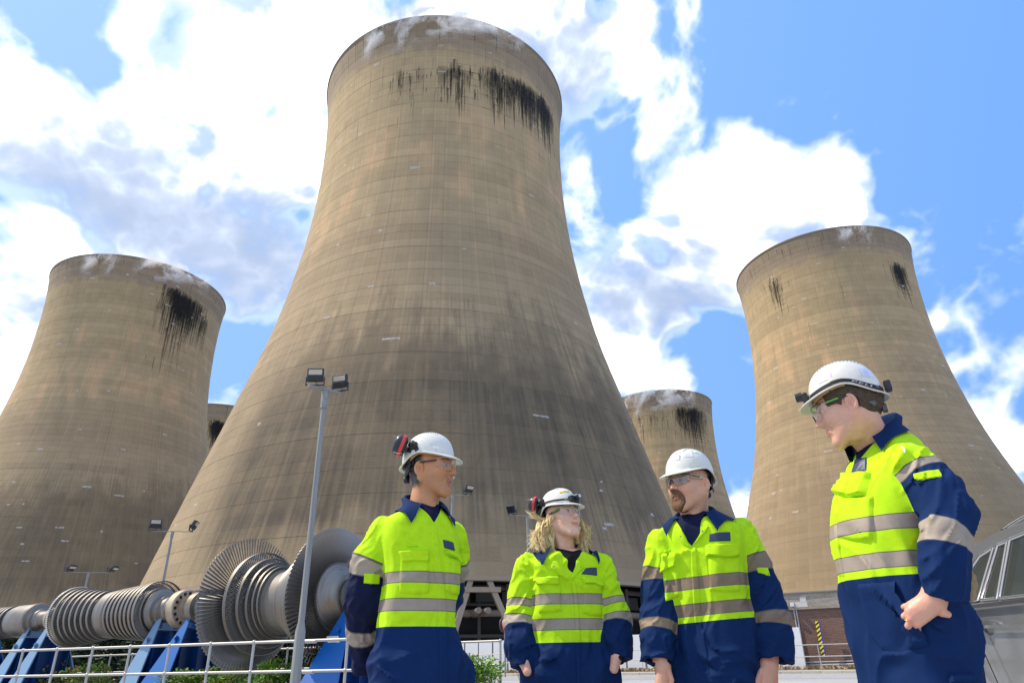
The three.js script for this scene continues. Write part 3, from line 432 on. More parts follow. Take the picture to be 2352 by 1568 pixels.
  if (h.beard) { const B = (x, y, z) => { const ax = Math.abs(x), d = F(x, y, z) - 0.0035 - 0.0055 * sstep(-0.05, -0.1, y) - 0.003 * (fbm(x * 160, y * 60, z * 160, 2) - 0.3); const ring = Math.max(Math.hypot(ax / 0.036, (y + 0.075) / 0.048) - 1, 1 - Math.hypot(ax / 0.018, (y + 0.0618) / 0.0055)) * 0.02; return Math.max(d, ring, 0.045 - z, -0.128 - y); }; const n = surfaceNet(B, [-0.045, -0.135, 0.04], [0.045, -0.02, 0.125], 0.0024, 0.001); put('beard', netGeo(n, [0, 0, 0], (x, y, z, o) => { const k = 0.6 + 0.8 * noise(x * 420, y * 120, z * 420), gk = sstep(0.7, 0.95, noise(x * 300, y * 90, z * 300)) * 0.08; o[0] = h.beard[0] * k + gk; o[1] = h.beard[1] * k + gk; o[2] = h.beard[2] * k + gk; }), std([1, 1, 1], 0.75, { vertexColors: true }), head); }
  if (h.shortHair) { const B = (x, y, z) => { const ax = Math.abs(x), rd = 0.7 * (fbm(x * 110 + y * 40, y * 70, z * 90, 3) - 0.5); const d = ell(x, y, z, [0, 0.036, -0.012], [0.0785, 0.1, 0.1]) - 0.008 - 0.012 * rd - 0.006 * sstep(0.02, -0.06, z); const hat = y > 0.02 ? (Math.hypot(x / 0.090, (z + 0.012) / 0.107) - 1) * 0.09 * sstep(0.0, 0.03, y) - (y < 0.035 ? 0.012 : 0) : -1; const low = lerp(-0.062, 0.012, sstep(-0.06, 0.045, z)) + (ax < 0.05 ? -0.012 : 0); const earGap = 0.026 - Math.hypot((y + 0.006) * 0.8, z + 0.008); return Math.max(d, hat, low + 0.012 * rd - y, z - 0.062, ax > 0.06 ? earGap : -1); }; const n = surfaceNet(B, [-0.1, -0.085, -0.13], [0.1, 0.09, 0.075], 0.0028, 0.0012); put('hair', netGeo(n, [0, 0, 0], (x, y, z, o) => { const k = 0.55 + 0.9 * noise(x * 330, y * 160, z * 330); o[0] = h.hairC[0] * k; o[1] = h.hairC[1] * k; o[2] = h.hairC[2] * k; }), std([1, 1, 1], 0.7, { vertexColors: true }), head); }
  // glasses
  if (h.glasses) {
    const gl = h.glasses, top = []; for (let i = -12; i <= 12; i++) { const a = i / 12 * 1.12; top.push(V(Math.sin(a) * 0.0742, 0.0375 - 0.006 * Math.pow(Math.abs(i / 12), 3), 0.0295 + Math.cos(a) * 0.083)); }
    const root = put('safety_glasses', merge([lensGeo(1), lensGeo(-1)]), gl.lens);
    const bot = []; for (let i = 0; i <= 14; i++) { const u = i / 14, a = lerp(0.1, 1.13, u), cut = sstep(0.32, 0, u); bot.push([Math.sin(a) * 0.0745, 0.012 - 0.026 + cut * 0.026 + 0.02 * Math.pow(u, 5), 0.027 + Math.cos(a) * 0.0835]); }
    const edge = gl.edge ? [1, -1].map((s2) => tubeOf(bot.map(([x, y, z]) => V(s2 * x, y, z)), 0.0011, 24, 5)) : [];
    put('frame', merge([...edge, tubeOf(top, 0.0016, 40, 6), tubeOf([V(-0.009, -0.006, 0.113), V(-0.004, 0.012, 0.1155), V(0.004, 0.012, 0.1155), V(0.009, -0.006, 0.113)], 0.0018, 16, 6)]), gl.rim, root);
    for (const sx of [-1, 1]) { put('temple', merge([beam(V(sx * 0.0685, 0.024, 0.064), V(sx * 0.081, 0.022, 0.012), 0.003, gl.h ?? 0.008), beam(V(sx * 0.081, 0.022, 0.013), V(sx * 0.084, 0.02, -0.012), 0.003, 0.006), beam(V(sx * 0.084, 0.0205, -0.011), V(sx * 0.08, -0.006, -0.05), 0.003, 0.005)]), gl.arm, root); if (gl.accent) put('temple_inlay', beam(V(sx * 0.0702, 0.025, 0.064), V(sx * 0.0815, 0.023, 0.02), 0.0034, 0.0042), gl.accent, root); }
  }
  // helmet
  const ht = new THREE.Matrix4().makeTranslation(0, 0.06, 0).multiply(new THREE.Matrix4().makeRotationX(h.hatTilt ?? 0)).multiply(new THREE.Matrix4().makeTranslation(0, -0.06 + (h.hatUp ?? 0), 0)); hd.multiply(ht);
  const H = put('hard_hat', HELMET.clone(), M.helmet); put('vent_hole', ventGeo.clone(), M.blackPlastic, H);
  const hb = []; for (let i = 0; i < 48; i++) { const a = i / 48 * Math.PI * 2; hb.push([a, V(Math.sin(a) * (RC[0] - 0.014), rimY(a) - 0.002, Math.cos(a) * (RC[1] - 0.016) - 0.006)]); }
  const bandG = (a0, a1, drop, lift) => { const pos = [], idx = []; const n = 40; for (let i = 0; i <= n; i++) { const a = lerp(a0, a1, i / n), x = Math.sin(a) * (RC[0] - 0.012), z = Math.cos(a) * (RC[1] - 0.012) - 0.012, y = rimY(a); for (const [o, yy] of [[0, lift], [0, -drop], [-0.003, -drop], [-0.003, lift]]) pos.push(x + Math.sin(a) * o, y + yy, z + Math.cos(a) * o); } for (let i = 0; i < n; i++) for (let k = 0; k < 4; k++) { const A = i * 4 + k, B = i * 4 + (k + 1) % 4; idx.push(A, B, A + 4, B, B + 4, A + 4); } const g = new THREE.BufferGeometry(); g.setAttribute('position', new THREE.Float32BufferAttribute(pos, 3)); g.setIndex(idx); g.computeVertexNormals(); return toCreasedNormals(g, 0.6); };
  put('headband', bandG(-2.2, 2.2, 0.007, 0.02), h.band ?? M.harness, H);
  put('nape_strap', merge([clean(bandG(2.0, 2 * Math.PI - 2.0, 0.03, 0.01)), clean(beam(V(-0.078, 0.035, -0.04), V(-0.06, -0.022, -0.09), 0.003, 0.014)), clean(beam(V(0.078, 0.035, -0.04), V(0.06, -0.022, -0.09), 0.003, 0.014)), clean(new THREE.CylinderGeometry(0.016, 0.016, 0.014, 16).rotateX(Math.PI / 2).translate(0, -0.022, -0.117))].map((g) => { g.deleteAttribute('uv'); return g; })), h.strap ?? M.blackPlastic, H);
  for (const [geo, mat, nm] of h.extra ?? []) put(nm, geo, mat, H);
  return head;
}
// stowed ear defenders on a helmet's side s
function earMuff(s, back = 1) {
  const c = V(s * 0.106, 0.100, -0.088), q = new THREE.Quaternion().setFromUnitVectors(V(0, 1, 0), V(s * 0.55, 0.35, -0.75).normalize()), pl = (g) => g.scale(1.12, 1.12, 1.12).applyQuaternion(q).translate(c.x, c.y, c.z);
  const cup = pl(new THREE.LatheGeometry([[0, 0.03], [0.022, 0.029], [0.034, 0.022], [0.04, 0.008], [0.041, -0.004], [0.041, -0.012], [0.036, -0.02], [0.02, -0.022], [0, -0.022]].map(([a, b]) => new THREE.Vector2(a, b)).reverse(), 28).scale(0.82, 1, 1.05));
  const stripe = pl(new THREE.LatheGeometry([[0.0415, -0.009], [0.0425, -0.008], [0.0425, 0.002], [0.0415, 0.003]].map(([a, b]) => new THREE.Vector2(a, b)), 28).scale(0.82, 1, 1.05));
  const hub = helmetPt(s * 1.75, 0.34, 0.002), n = V(s, 0.3, -0.2).normalize(), q2 = new THREE.Quaternion().setFromUnitVectors(V(0, 1, 0), n);
  const bracket = merge([new THREE.CylinderGeometry(0.018, 0.021, 0.018, 20).applyQuaternion(q2).translate(hub.x + n.x * 0.006, hub.y + 0.002, hub.z), new THREE.SphereGeometry(0.013, 12, 8).scale(1, 0.6, 1).applyQuaternion(q2).translate(hub.x + n.x * 0.015, hub.y + 0.005, hub.z), beam(V(hub.x, hub.y - 0.028, hub.z + 0.022), V(hub.x, hub.y + 0.006, hub.z + 0.006), 0.006, 0.02), beam(V(hub.x, hub.y - 0.028, hub.z - 0.022), V(hub.x, hub.y + 0.006, hub.z - 0.006), 0.006, 0.02)]);
  const wires = merge([tubeOf([hub.clone().add(V(s * 0.014, 0.012, -0.008)), hub.clone().add(V(s * 0.02, 0.03, -0.04)), c.clone().add(V(s * 0.004, 0.038, 0.012)), c.clone().add(V(s * 0.03, 0.036, -0.02))], 0.0016), tubeOf([hub.clone().add(V(s * 0.014, -0.006, -0.012)), hub.clone().add(V(s * 0.022, -0.012, -0.045)), c.clone().add(V(s * 0.012, -0.038, 0.012)), c.clone().add(V(s * 0.032, -0.034, -0.018))], 0.0016)]);
  return [[cup, M.muff, 'ear_defender'], [stripe, M.redPlastic, 'ear_defender_stripe'], [bracket, M.blackPlastic, 'ear_defender_bracket'], [wires, M.wire, 'ear_defender_arm']];
}
// ---------------------------------------------------------------- people
function makePerson(o) {
  const { Z, crop: [ca, cb, ck] } = o, W2 = (x, y, dz = 0) => atZ(ca + x * ck, cb + y * ck, -Z + dz), RP = (p) => [ca + p[0] * ck, cb + p[1] * ck];
  const cs = Math.cos(o.yaw), sn = Math.sin(o.yaw);
  // the trunk: levels with centre, half breadth and half depth, smoothed
  const raw = o.torso.map(([y, xl, xr, ratio = 0.64, dz = 0]) => { const a = W2(xl, y, dz), b = W2(xr, y, dz), w = a.distanceTo(b) / 2, A = w / Math.hypot(cs, ratio * sn); return { y: (a.y + b.y) / 2, x: (a.x + b.x) / 2, z: -Z + dz, a: A, b: A * ratio, dz, tag: y, px: a.distanceTo(b) / (xr - xl) }; }).sort((p, q) => p.y - q.y);
  const inv = RQ.clone().invert(), cropX = (x, y, z) => { const v = V(x, y - 0.9, z).applyQuaternion(inv); return (1176 + FL * v.x / -v.z - ca) / ck; };
  for (const [y, xl, xr, ratio = 0.64, dz = 0] of o.torso) { const q = raw.find((p) => p.dz === dz && p.tag === y); for (let it = 0; it < 6; it++) { let lo = 1e9, hi = -1e9; for (let k = 0; k < 64; k++) { const a = k / 64 * 6.2832, c = Math.cos(a), s = Math.sin(a), u = Math.sign(c) * Math.pow(Math.abs(c), 2 / 2.4) * (q.a + 0.005), w = Math.sign(s) * Math.pow(Math.abs(s), 2 / 2.4) * (q.b + 0.005), X = cropX(q.x + u * cs + w * sn, q.y, q.z - u * sn + w * cs); lo = Math.min(lo, X); hi = Math.max(hi, X); } const f = (xr - xl) / (hi - lo); q.a *= f; q.b *= f; q.x += ((xl + xr) / 2 - (lo + hi) / 2) * q.px; } }
  const yb = raw[0].y, yt = raw[raw.length - 1].y, NS = 240, st = (yt - yb) / NS, tab = [];
  const at = (y) => { let i = 0; while (i < raw.length - 2 && y > raw[i + 1].y) i++; const t = clamp((y - raw[i].y) / (raw[i + 1].y - raw[i].y)); return ['x', 'z', 'a', 'b'].map((k) => lerp(raw[i][k], raw[i + 1][k], t)); };
  for (let i = 0; i <= NS; i++) { const y = yb + st * i, s = [0, 0, 0, 0], q = 0.012; for (let k = -2; k <= 2; k++) at(clamp(y + k * q, yb, yt)).forEach((v, m) => { s[m] += v / 5; }); tab.push(s); }
  const torso = (x, y, z) => {
    const k = clamp((y - yb) / st, 0, NS - 0.001), i = Math.floor(k), t = k - i, A = tab[i], B = tab[i + 1], cx = lerp(A[0], B[0], t), cz = lerp(A[1], B[1], t), a = lerp(A[2], B[2], t), b = lerp(A[3], B[3], t);
    const dx = x - cx, dz = z - cz, u = dx * cs - dz * sn, w = dx * sn + dz * cs, L = Math.hypot(u, w), q = Math.pow(Math.pow(Math.abs(u) / a, 2.4) + Math.pow(Math.abs(w) / b, 2.4), 1 / 2.4);
    let d = q > 1e-4 ? L * (1 - 1 / q) : -b; if (y > yt) d = Math.max(d, y - yt); if (y < yb) d = Math.max(d, yb - y); return smax(d, Math.max(y - yt, yb - y), 0.02);
  };
  const arms = o.arms.map((js) => { const P = js.map(([x, y, dz, r]) => { const p = W2(x, y, dz); return [p.x, p.y, p.z, r]; }); const e = P[P.length - 1], f = P[P.length - 2], L = Math.hypot(e[0] - f[0], e[1] - f[1], e[2] - f[2]); P.dir = [(e[0] - f[0]) / L, (e[1] - f[1]) / L, (e[2] - f[2]) / L]; P.mouth = [[...e.slice(0, 3), e[3] - 0.02], [e[0] - P.dir[0] * 0.06, e[1] - P.dir[1] * 0.06, e[2] - P.dir[2] * 0.06, e[3] - 0.024]]; return P; });
  const armD = (k, x, y, z) => { let d = 1e9, sw = 0, ss = 0; const P = arms[k]; for (let i = 0; i < P.length - 1; i++) { const e = cone(x, y, z, P[i], P[i + 1]), t = cone.t, w = Math.exp(-Math.max(e, -0.1) * 60); sw += w; ss += w * (i + t); d = d > 1 ? e : smin(d, e, 0.03); } armD.s = ss / (sw + 1e-30); const m = P[P.length - 1], c = (x - m[0]) * P.dir[0] + (y - m[1]) * P.dir[1] + (z - m[2]) * P.dir[2]; if (c > -0.1) { d = Math.max(d, c); d = Math.max(d, -cone(x, y, z, P.mouth[0], P.mouth[1])); } return d; };
  const b0 = raw[0], hx = b0.a * 0.5, legs = [-1, 1].map((s) => { const x = b0.x + s * hx * cs, z = b0.z - s * hx * sn, r = Math.min(b0.a * 0.53, 0.125); return [[x, yb + 0.1, z, r * 0.95], [x, yb - 0.02, z, r], [x + s * 0.01, 0.47, z + 0.01, 0.085], [x + s * 0.02, 0.07, z - 0.02, 0.075]]; });
  const legD = (x, y, z) => { let d = 1e9; for (const P of legs) for (let i = 0; i < 3; i++) d = smin(d, cone(x, y, z, P[i], P[i + 1]), 0.02); return d; };
  const sd = o.seed * 13.7, mid = (raw[0].y + raw[raw.length - 1].y) / 2, waistY = W2(0, o.waist).y;
  const folds = (x, y, z, da, dt) => {
    const u = (x - b0.x) * cs - (z + Z) * sn, w = (x - b0.x) * sn + (z + Z) * cs;
    const wx = noise(x * 5 + sd, y * 5, z * 5) - 0.5, ridge = (n) => 1 - Math.abs(2 * n - 1) * 1.0;
    const onArm = sstep(0.03, -0.03, da - dt);
    const n1 = noise(u * 15 + wx * 3 + sd, y * 3.4 + wx * 4, w * 12), n2 = noise(u * 7 + 4 + wx * 2, y * 8 + u * 5 + wx * 4 + sd, w * 7), n3 = noise(x * 20 + sd + wx * 5, y * 24 - x * 14 + wx * 6, z * 20), n4 = noise(u * 30 + wx * 6, y * 7 + sd, w * 26);
    const below = sstep(0.02, -0.05, y - waistY), gather = Math.exp(-(((y - waistY) / 0.05) ** 2));
    let f = (1 - onArm) * (0.012 * ridge(n1) + 0.013 * ridge(n2) ** 2 + gather * 0.009 * ridge(n4) + below * 0.014 * ridge(n1) ** 2) + onArm * (0.012 * Math.pow(ridge(n3), 2) + 0.011 * ridge(n2));
    return f - 0.009;
  };
  const wrinkles = (o.wrinkles ?? []).map(([x0, y0, x1, y1, dz, r, amp]) => { const a = W2(x0, y0, dz), b = W2(x1, y1, dz); return [[a.x, a.y, a.z, 0], [b.x, b.y, b.z, 0], r, amp]; });
  const F = (x, y, z) => {
    const dt = Math.min(smin(torso(x, y, z), legD(x, y, z), 0.05), 9); let da = 1e9; for (let k = 0; k < arms.length; k++) da = Math.min(da, armD(k, x, y, z));
    let d = smin(dt, da, 0.028); if (Math.abs(d) > 0.06) return d; d -= folds(x, y, z, da, dt);
    for (const [a, b, r, amp] of wrinkles) { const q = cone(x, y, z, a, b) / r; if (q < 1) d -= amp * (1 - q * q) ** 2; }
    return d;
  };
  const foot = V(b0.x, 0, -Z), root = thing('person', o.label, 'person', [foot.x, 0, foot.z], 0); root.userData.group = 'workers in yellow and navy overalls talking'; const off = [foot.x, 0, foot.z];
  const h = o.cell ?? 0.0105; let lo = [1e9, 0.05, 1e9], hi = [-1e9, yt + 0.06, -1e9];
  const grow = (x, z, r) => { lo[0] = Math.min(lo[0], x - r); hi[0] = Math.max(hi[0], x + r); lo[2] = Math.min(lo[2], z - r); hi[2] = Math.max(hi[2], z + r); };
  for (const r of raw) grow(r.x, r.z, Math.hypot(r.a * Math.abs(cs) + r.b * Math.abs(sn), 0) + 0.05), grow(r.x, r.z, Math.abs(r.a * sn) + r.b * Math.abs(cs) + 0.05); for (const P of arms) for (const p of P) grow(p[0], p[2], p[3] + 0.05);
  const net = surfaceNet(F, lo, hi, h, 0.0055);
  const band = ([y]) => y, fz = 0.6 * raw[raw.length >> 1].b, hOf = (y) => W2((o.torso[6][1] + o.torso[6][2]) / 2, y, fz).y, slope = o.slope ?? 0;
  const hT = (x, y, z) => y - slope * (x - b0.x), cxs = slope * (W2((o.torso[6][1] + o.torso[6][2]) / 2, o.waist).x - b0.x), H = (y) => hOf(y) - cxs;
  const nk = W2(o.head.neckPx[0], o.head.neckPx[1], o.head.neckDz ?? 0), cl = o.collars[0], nkC = W2(cl.at[0], cl.at[1], cl.dz ?? 0);
  const neckline = (x, y, z) => { const u = (x - nkC.x) * cs - (z - nkC.z) * sn, w = (x - nkC.x) * sn + (z - nkC.z) * cs; return Math.max(Math.hypot(u / (cl.r[0] + 0.0), (w - 0.03) / (cl.r[1] + 0.034)) - 1, (nkC.y - (cl.vee ?? 0.1) - y + Math.abs(u) * 1.35) * 5); };
  const fields = [(x, y, z) => { let da = 1e9; for (let k = 0; k < arms.length; k++) da = Math.min(da, armD(k, x, y, z)); return Math.min(torso(x, y, z), legD(x, y, z)) - da; }, (x, y, z) => armD(0, x, y, z) - armD(1, x, y, z), (x, y, z) => (armD(0, x, y, z), armD.s), (x, y, z) => (armD(1, x, y, z), armD.s), hT, neckline, (x, y, z) => { const u = (x - nkC.x) * cs - (z - nkC.z) * sn, w = (x - nkC.x) * sn + (z - nkC.z) * cs; return Math.hypot(u / 0.068, (w - 0.02) / 0.088) - 1; }];
  const T = cutNet(net, fields), [inCollar, rest0] = clipT(T, 5, 0), [body, sleeves] = clipT(rest0, 0, 0);
  if (o.bareNeck) { const [sk, sh] = clipT(inCollar, 6, 0); mesh('upper_chest', triGeo(sk, off), o.bareNeck, root); mesh('t_shirt', triGeo(sh, off), M.black, root); } else if (inCollar.length) mesh('undershirt', triGeo(inCollar, off), M.navyDark, root);
  const tm = o.tape ?? M.tape;
  // the trunk from the waist up, band by band
  const e = 0.0032, cuts = [['navy', H(o.waist)], ['yellow', H(o.bands[1][1])], ['seam', H(o.bands[1][1]) + e], ['tape', H(o.bands[1][0]) - e], ['seam', H(o.bands[1][0])], ['yellow', H(o.bands[0][1])], ['seam', H(o.bands[0][1]) + e], ['tape', H(o.bands[0][0]) - e], ['seam', H(o.bands[0][0])], ['yellow', 9]];
  const split = (T, k) => { const out = []; let rest = T; for (const [m, top] of cuts) { const [a, b] = clipT(rest, k, top); out.push([m, a]); rest = b; } return out; };
  const yellow = [], stitches = []; for (const [m, t] of split(body, 4)) { if (!t.length) continue; if (m === 'yellow') yellow.push(...t); else if (m === 'seam') stitches.push(...t); else mesh(m === 'tape' ? 'reflective_band' : 'trousers', triGeo(t, off), m === 'tape' ? tm : M.navy, root); }
  const top = mesh('coverall_top', triGeo(yellow, off), M.yellow, root);
  const both = clipT(sleeves, 1, 0); // nearer to arm 0, to arm 1
  both.forEach((part, k) => {
    let rest = part; const zones = o.sleeves[k]; let prev = null; const yl = [], nv = [];
    for (const [m, s] of zones) { let [a, b] = clipT(rest, 2 + k, s); if (m === 'tape') { const w = 0.035, p0 = zones[zones.findIndex((q) => q[1] === s) - 1][1], [x0, x1] = clipT(a, 2 + k, p0 + w), [y0, y1] = clipT(x1, 2 + k, s - w); stitches.push(...x0, ...y1); a = y0; } if (m === 'yellow') yl.push(...a); else if (m === 'navy') nv.push(...a); else if (a.length) mesh('reflective_band', triGeo(a, off), tm, root); rest = b; }
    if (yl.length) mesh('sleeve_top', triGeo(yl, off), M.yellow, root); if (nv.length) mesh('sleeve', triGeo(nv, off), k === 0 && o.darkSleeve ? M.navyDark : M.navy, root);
  });
  // hands, each a palm and five fingers: joints [x, y, dz, r] along each finger
  let handF = null; for (const hn of o.hands ?? []) {
    const J = (p) => { const w = W2(p[0], p[1], p[2]); return [w.x, w.y, w.z, p[3]]; }, arm = hn.arm.map(J), palm = hn.palm.map((c) => c.map(J)), fin = hn.fingers.map((c) => c.map(J));
    const f = (x, y, z) => { let d = 1e9; for (let i = 0; i < arm.length - 1; i++) d = smin(d, cone(x, y, z, arm[i], arm[i + 1]), 0.02); for (const c of palm) for (let i = 0; i < c.length - 1; i++) d = smin(d, cone(x, y, z, c[i], c[i + 1]), 0.010); for (const c of fin) { let e = 1e9; for (let i = 0; i < c.length - 1; i++) e = smin(e, cone(x, y, z, c[i], c[i + 1]), 0.004); d = smin(d, e, 0.004); } return d - 0.0006 * noise(x * 160, y * 160, z * 160); };
    handF = f; const all = [...arm, ...palm.flat(), ...fin.flat()], l = [0, 1, 2].map((c) => Math.min(...all.map((p) => p[c] - p[3])) - 0.01), hh = [0, 1, 2].map((c) => Math.max(...all.map((p) => p[c] + p[3])) + 0.01);
    const s = o.head.skin, hm = mesh('hand', netGeo(surfaceNet(f, l, hh, 0.0032, 0.0015), off, (x, y, z, q) => { const n = fbm(x * 60, y * 60, z * 60, 3) - 0.5, red = sstep(0.4, 0.75, fbm(x * 28 + 3, y * 28, z * 28, 2)) * 0.2; q[0] = s[0] * (1 + 0.14 * n); q[1] = s[1] * (1 + 0.14 * n - red); q[2] = s[2] * (1 + 0.14 * n - red); }), M.handSkin, root);
    for (const r of hn.rings ?? []) { const p = J(r.at), q = J(r.to), d = V(q[0] - p[0], q[1] - p[1], q[2] - p[2]).normalize(); mesh('ring', new THREE.TorusGeometry(r.r, 0.0016, 8, 24).applyQuaternion(new THREE.Quaternion().setFromUnitVectors(V(0, 0, 1), d)).translate(p[0] - off[0], p[1], p[2] - off[2]), M.gold, root); }
    if (hn.watch) { const p = J(hn.watch.at), q = J(hn.watch.to), d = V(q[0] - p[0], q[1] - p[1], q[2] - p[2]).normalize(); mesh('wrist_strap', new THREE.TorusGeometry(hn.watch.r, 0.006, 8, 28).scale(1, 0.85, 2).applyQuaternion(new THREE.Quaternion().setFromUnitVectors(V(0, 0, 1), d)).translate(p[0] - off[0], p[1], p[2] - off[2]), M.black, root); }
  }
  const rows = (r) => r.map((row) => row.map(RP));
  const patchGeo = (r, th, opt) => drape(opt?.over && handF ? (x, y, z) => smin(F(x, y, z), handF(x, y, z), 0.02) : F, rows(r), th, off, opt);
  const zoned = (name, r, th, opt) => { // a yellow patch that the reflective bands run across
    const g = patchGeo(r, th, opt).toNonIndexed(), p = g.attributes.position, n = g.attributes.normal, T = []; for (let i = 0; i < p.count; i += 3) T.push([0, 1, 2].map((c) => { const x = p.getX(i + c) + off[0], y = p.getY(i + c), z = p.getZ(i + c) + off[2]; return [x, y, z, n.getX(i + c), n.getY(i + c), n.getZ(i + c), hT(x, y, z)]; }));
    let main = null; for (const [m, t] of split(T, 0).reverse()) { if (!t.length) continue; if (m === 'seam') { stitches.push(...t); continue; } const q = mesh(m === 'tape' ? 'reflective_band' : m === 'navy' ? 'fly' : main ? name + '_hem' : name, triGeo(t, off), m === 'tape' ? tm : M[m], main ?? root); main ??= q; } return main;
  };
  for (const r of o.pockets ?? []) zoned('pocket', r, 0.011, { bevel: 0.12, nv: 20 });
  const wav = (u, v) => 0.004 * Math.sin(u * 9) * v + 0.006 * v;
  for (const r of o.flaps ?? []) mesh('pocket_flap', patchGeo(r, 0.007, { bevel: 0.08, bulge: (u, v) => 0.010 + 0.8 * wav(u, v) }), M.yellow, root);
  if (o.placket) zoned('placket', o.placket, 0.005, { open: 0, nv: 60, nu: 8, bevel: 0.25 });
  for (const r of o.tabs ?? []) mesh('sleeve_tab', patchGeo(r, 0.004, { bevel: 0.1 }), M.yellow, root);
  for (const r of o.badges ?? []) mesh('name_badge', patchGeo(r, 0.0035, { bevel: 0.06 }), M.badge, root);
  for (const [nm, m, r, th, opt] of o.patches ?? []) mesh(nm, patchGeo(r, th, opt), m, root);
  for (const [x, y, dz] of o.studs ?? []) { const d = ray(...RP([x, y])).normalize(), t = hitRay(F, d, 1.5, 6); if (t) mesh('stud', new THREE.SphereGeometry(0.006, 10, 8).scale(1, 1, 0.6).translate(d.x * t - off[0], d.y * t + 0.9, d.z * t + 0.006 - off[2]), M.stud, root); }
  // collars: a stand and a fall that lies on the shoulders
  for (const c of o.collars) {
    const C = W2(c.at[0], c.at[1], c.dz ?? 0), n = 48, pos = [], idx = [], K = 7, cy = Math.cos(c.yaw ?? o.yaw), sy = Math.sin(c.yaw ?? o.yaw);
    for (let i = 0; i <= n; i++) {
      const a = lerp(c.open, Math.PI * 2 - c.open, i / n), f = Math.cos(a), s = Math.sin(a), front = Math.pow(Math.abs(i / n * 2 - 1), 6), leaf = lerp(c.leaf, c.point ?? c.leaf * 1.5, front), hs = c.stand, tilt = c.tilt ?? 0.045;
      const prof = [[0, -0.02], [-0.002, hs * 0.5], [0.0, hs], [0.008, hs + 0.004], [0.012 + leaf * 0.2, hs - leaf * 0.2], [0.016 + leaf * 0.42, hs - leaf * 0.6], [0.018 + leaf * 0.62, hs - leaf]];
      prof.forEach(([dr, dy], k) => { const ra = c.r[0] + dr, rb = c.r[1] + dr, u = s * ra - (k > 3 ? Math.sign(s) * front * 0.012 * (k - 3) * (c.spread ?? 1) * -1 : 0), w = f * rb; let x = C.x + u * cy + w * sy, z = C.z - u * sy + w * cy, y = C.y + dy - tilt * f; if (k > 3) for (let q = 0; q < 10; q++) { const d = F(x, y, z); if (d > 0.011 && (k < 5 || d < 0.016)) break; const e = 0.006, gx = F(x + e, y, z) - F(x - e, y, z), gy = F(x, y + e, z) - F(x, y - e, z), gz = F(x, y, z + e) - F(x, y, z - e), L = Math.hypot(gx, gy, gz) || 1; x += gx / L * (0.0125 - d); y += gy / L * (0.0125 - d); z += gz / L * (0.0125 - d); } pos.push(x - off[0], y, z - off[2]); });
    }
    for (let i = 0; i < n; i++) for (let k = 0; k < K - 1; k++) { const a = i * K + k; idx.push(a, a + K, a + 1, a + 1, a + K, a + K + 1); }
    const g = new THREE.BufferGeometry(); g.setAttribute('position', new THREE.Float32BufferAttribute(pos, 3)); g.setIndex(idx); g.computeVertexNormals(); g.setAttribute('uv', new THREE.Float32BufferAttribute(new Float32Array(pos.length / 3 * 2).map((_, i) => pos[(i >> 1) * 3 + (i & 1)] * 4), 2)); mesh(c.name ?? 'collar', g, c.mat ?? M.navy, root);
  }
  mesh('stitching', triGeo(stitches, off), M.seam, root);
  // head
  const hd = o.head; makeHead(root, { ...hd, at: W2(hd.px[0], hd.px[1], hd.dz ?? 0), neckAt: W2(hd.neckPx[0], hd.neckPx[1], hd.neckDz ?? 0), neckR: hd.neckR ?? 0.06 });
  for (const P of legs) { const p = P[3]; const bt = surfaceNet((x, y, z) => { const u = (x - p[0]) * cs - (z - p[2]) * sn, w = (x - p[0]) * sn + (z - p[2]) * cs; let d = smin(cone(u, y, w, [0, 0.2, -0.01, 0.055], [0, 0.07, 0, 0.055]), ell(u, y, w, [0, 0.045, 0.08], [0.052, 0.055, 0.13]), 0.04); return smax(d, -y, 0.01); }, [p[0] - 0.25, -0.02, p[2] - 0.25], [p[0] + 0.25, 0.24, p[2] + 0.25], 0.012); mesh('boot', netGeo(bt, off), M.black, root); }
  return { root, F, W2, off };
}
const textTex = (w, h, bg, draw) => canvasTex(w, h, (c) => { c.fillStyle = bg; c.fillRect(0, 0, w, h); draw(c, w, h); });
const canvasMat = (t, rough = 0.5) => new THREE.MeshStandardMaterial({ map: t, roughness: rough, side: THREE.DoubleSide });
const peliTex = textTex(1024, 64, '#0b0b0d', (c) => { c.fillStyle = '#b9b7b2'; c.font = 'italic bold 46px sans-serif'; for (const x of [430, 800]) { c.fillText('PELI', x, 49); c.font = 'bold 18px sans-serif'; c.fillText('TM', x + 118, 28); c.font = 'italic bold 46px sans-serif'; } });
const peliMat = canvasMat(peliTex, 0.6);
function headTorch(ph) { const p = helmetPt(ph, 0.16, 0.011), n = V(Math.sin(ph), -0.05, Math.cos(ph)), q = new THREE.Quaternion().setFromUnitVectors(V(0, 0, 1), n.clone().normalize()), P = (g) => g.scale(0.82, 0.82, 0.82).applyQuaternion(q).translate(p.x, p.y, p.z);
  return [[P(merge([rbox(0.062, 0.044, 0.026, 0.008), new THREE.CylinderGeometry(0.019, 0.022, 0.03, 20).rotateX(Math.PI / 2).translate(0.006, 0.012, 0.024), rbox(0.02, 0.034, 0.034, 0.006, -0.034, 0.004, -0.004)].map((g) => { g = clean(g); g.deleteAttribute('uv'); return g; }))), M.blackPlastic, 'head_torch'], [P(new THREE.CylinderGeometry(0.013, 0.013, 0.004, 20).rotateX(Math.PI / 2).translate(0.006, 0.012, 0.0395)), std([0.55, 0.57, 0.6], 0.15, { metalness: 0.6 }), 'torch_lens']]; }
const SUP = Math.PI;
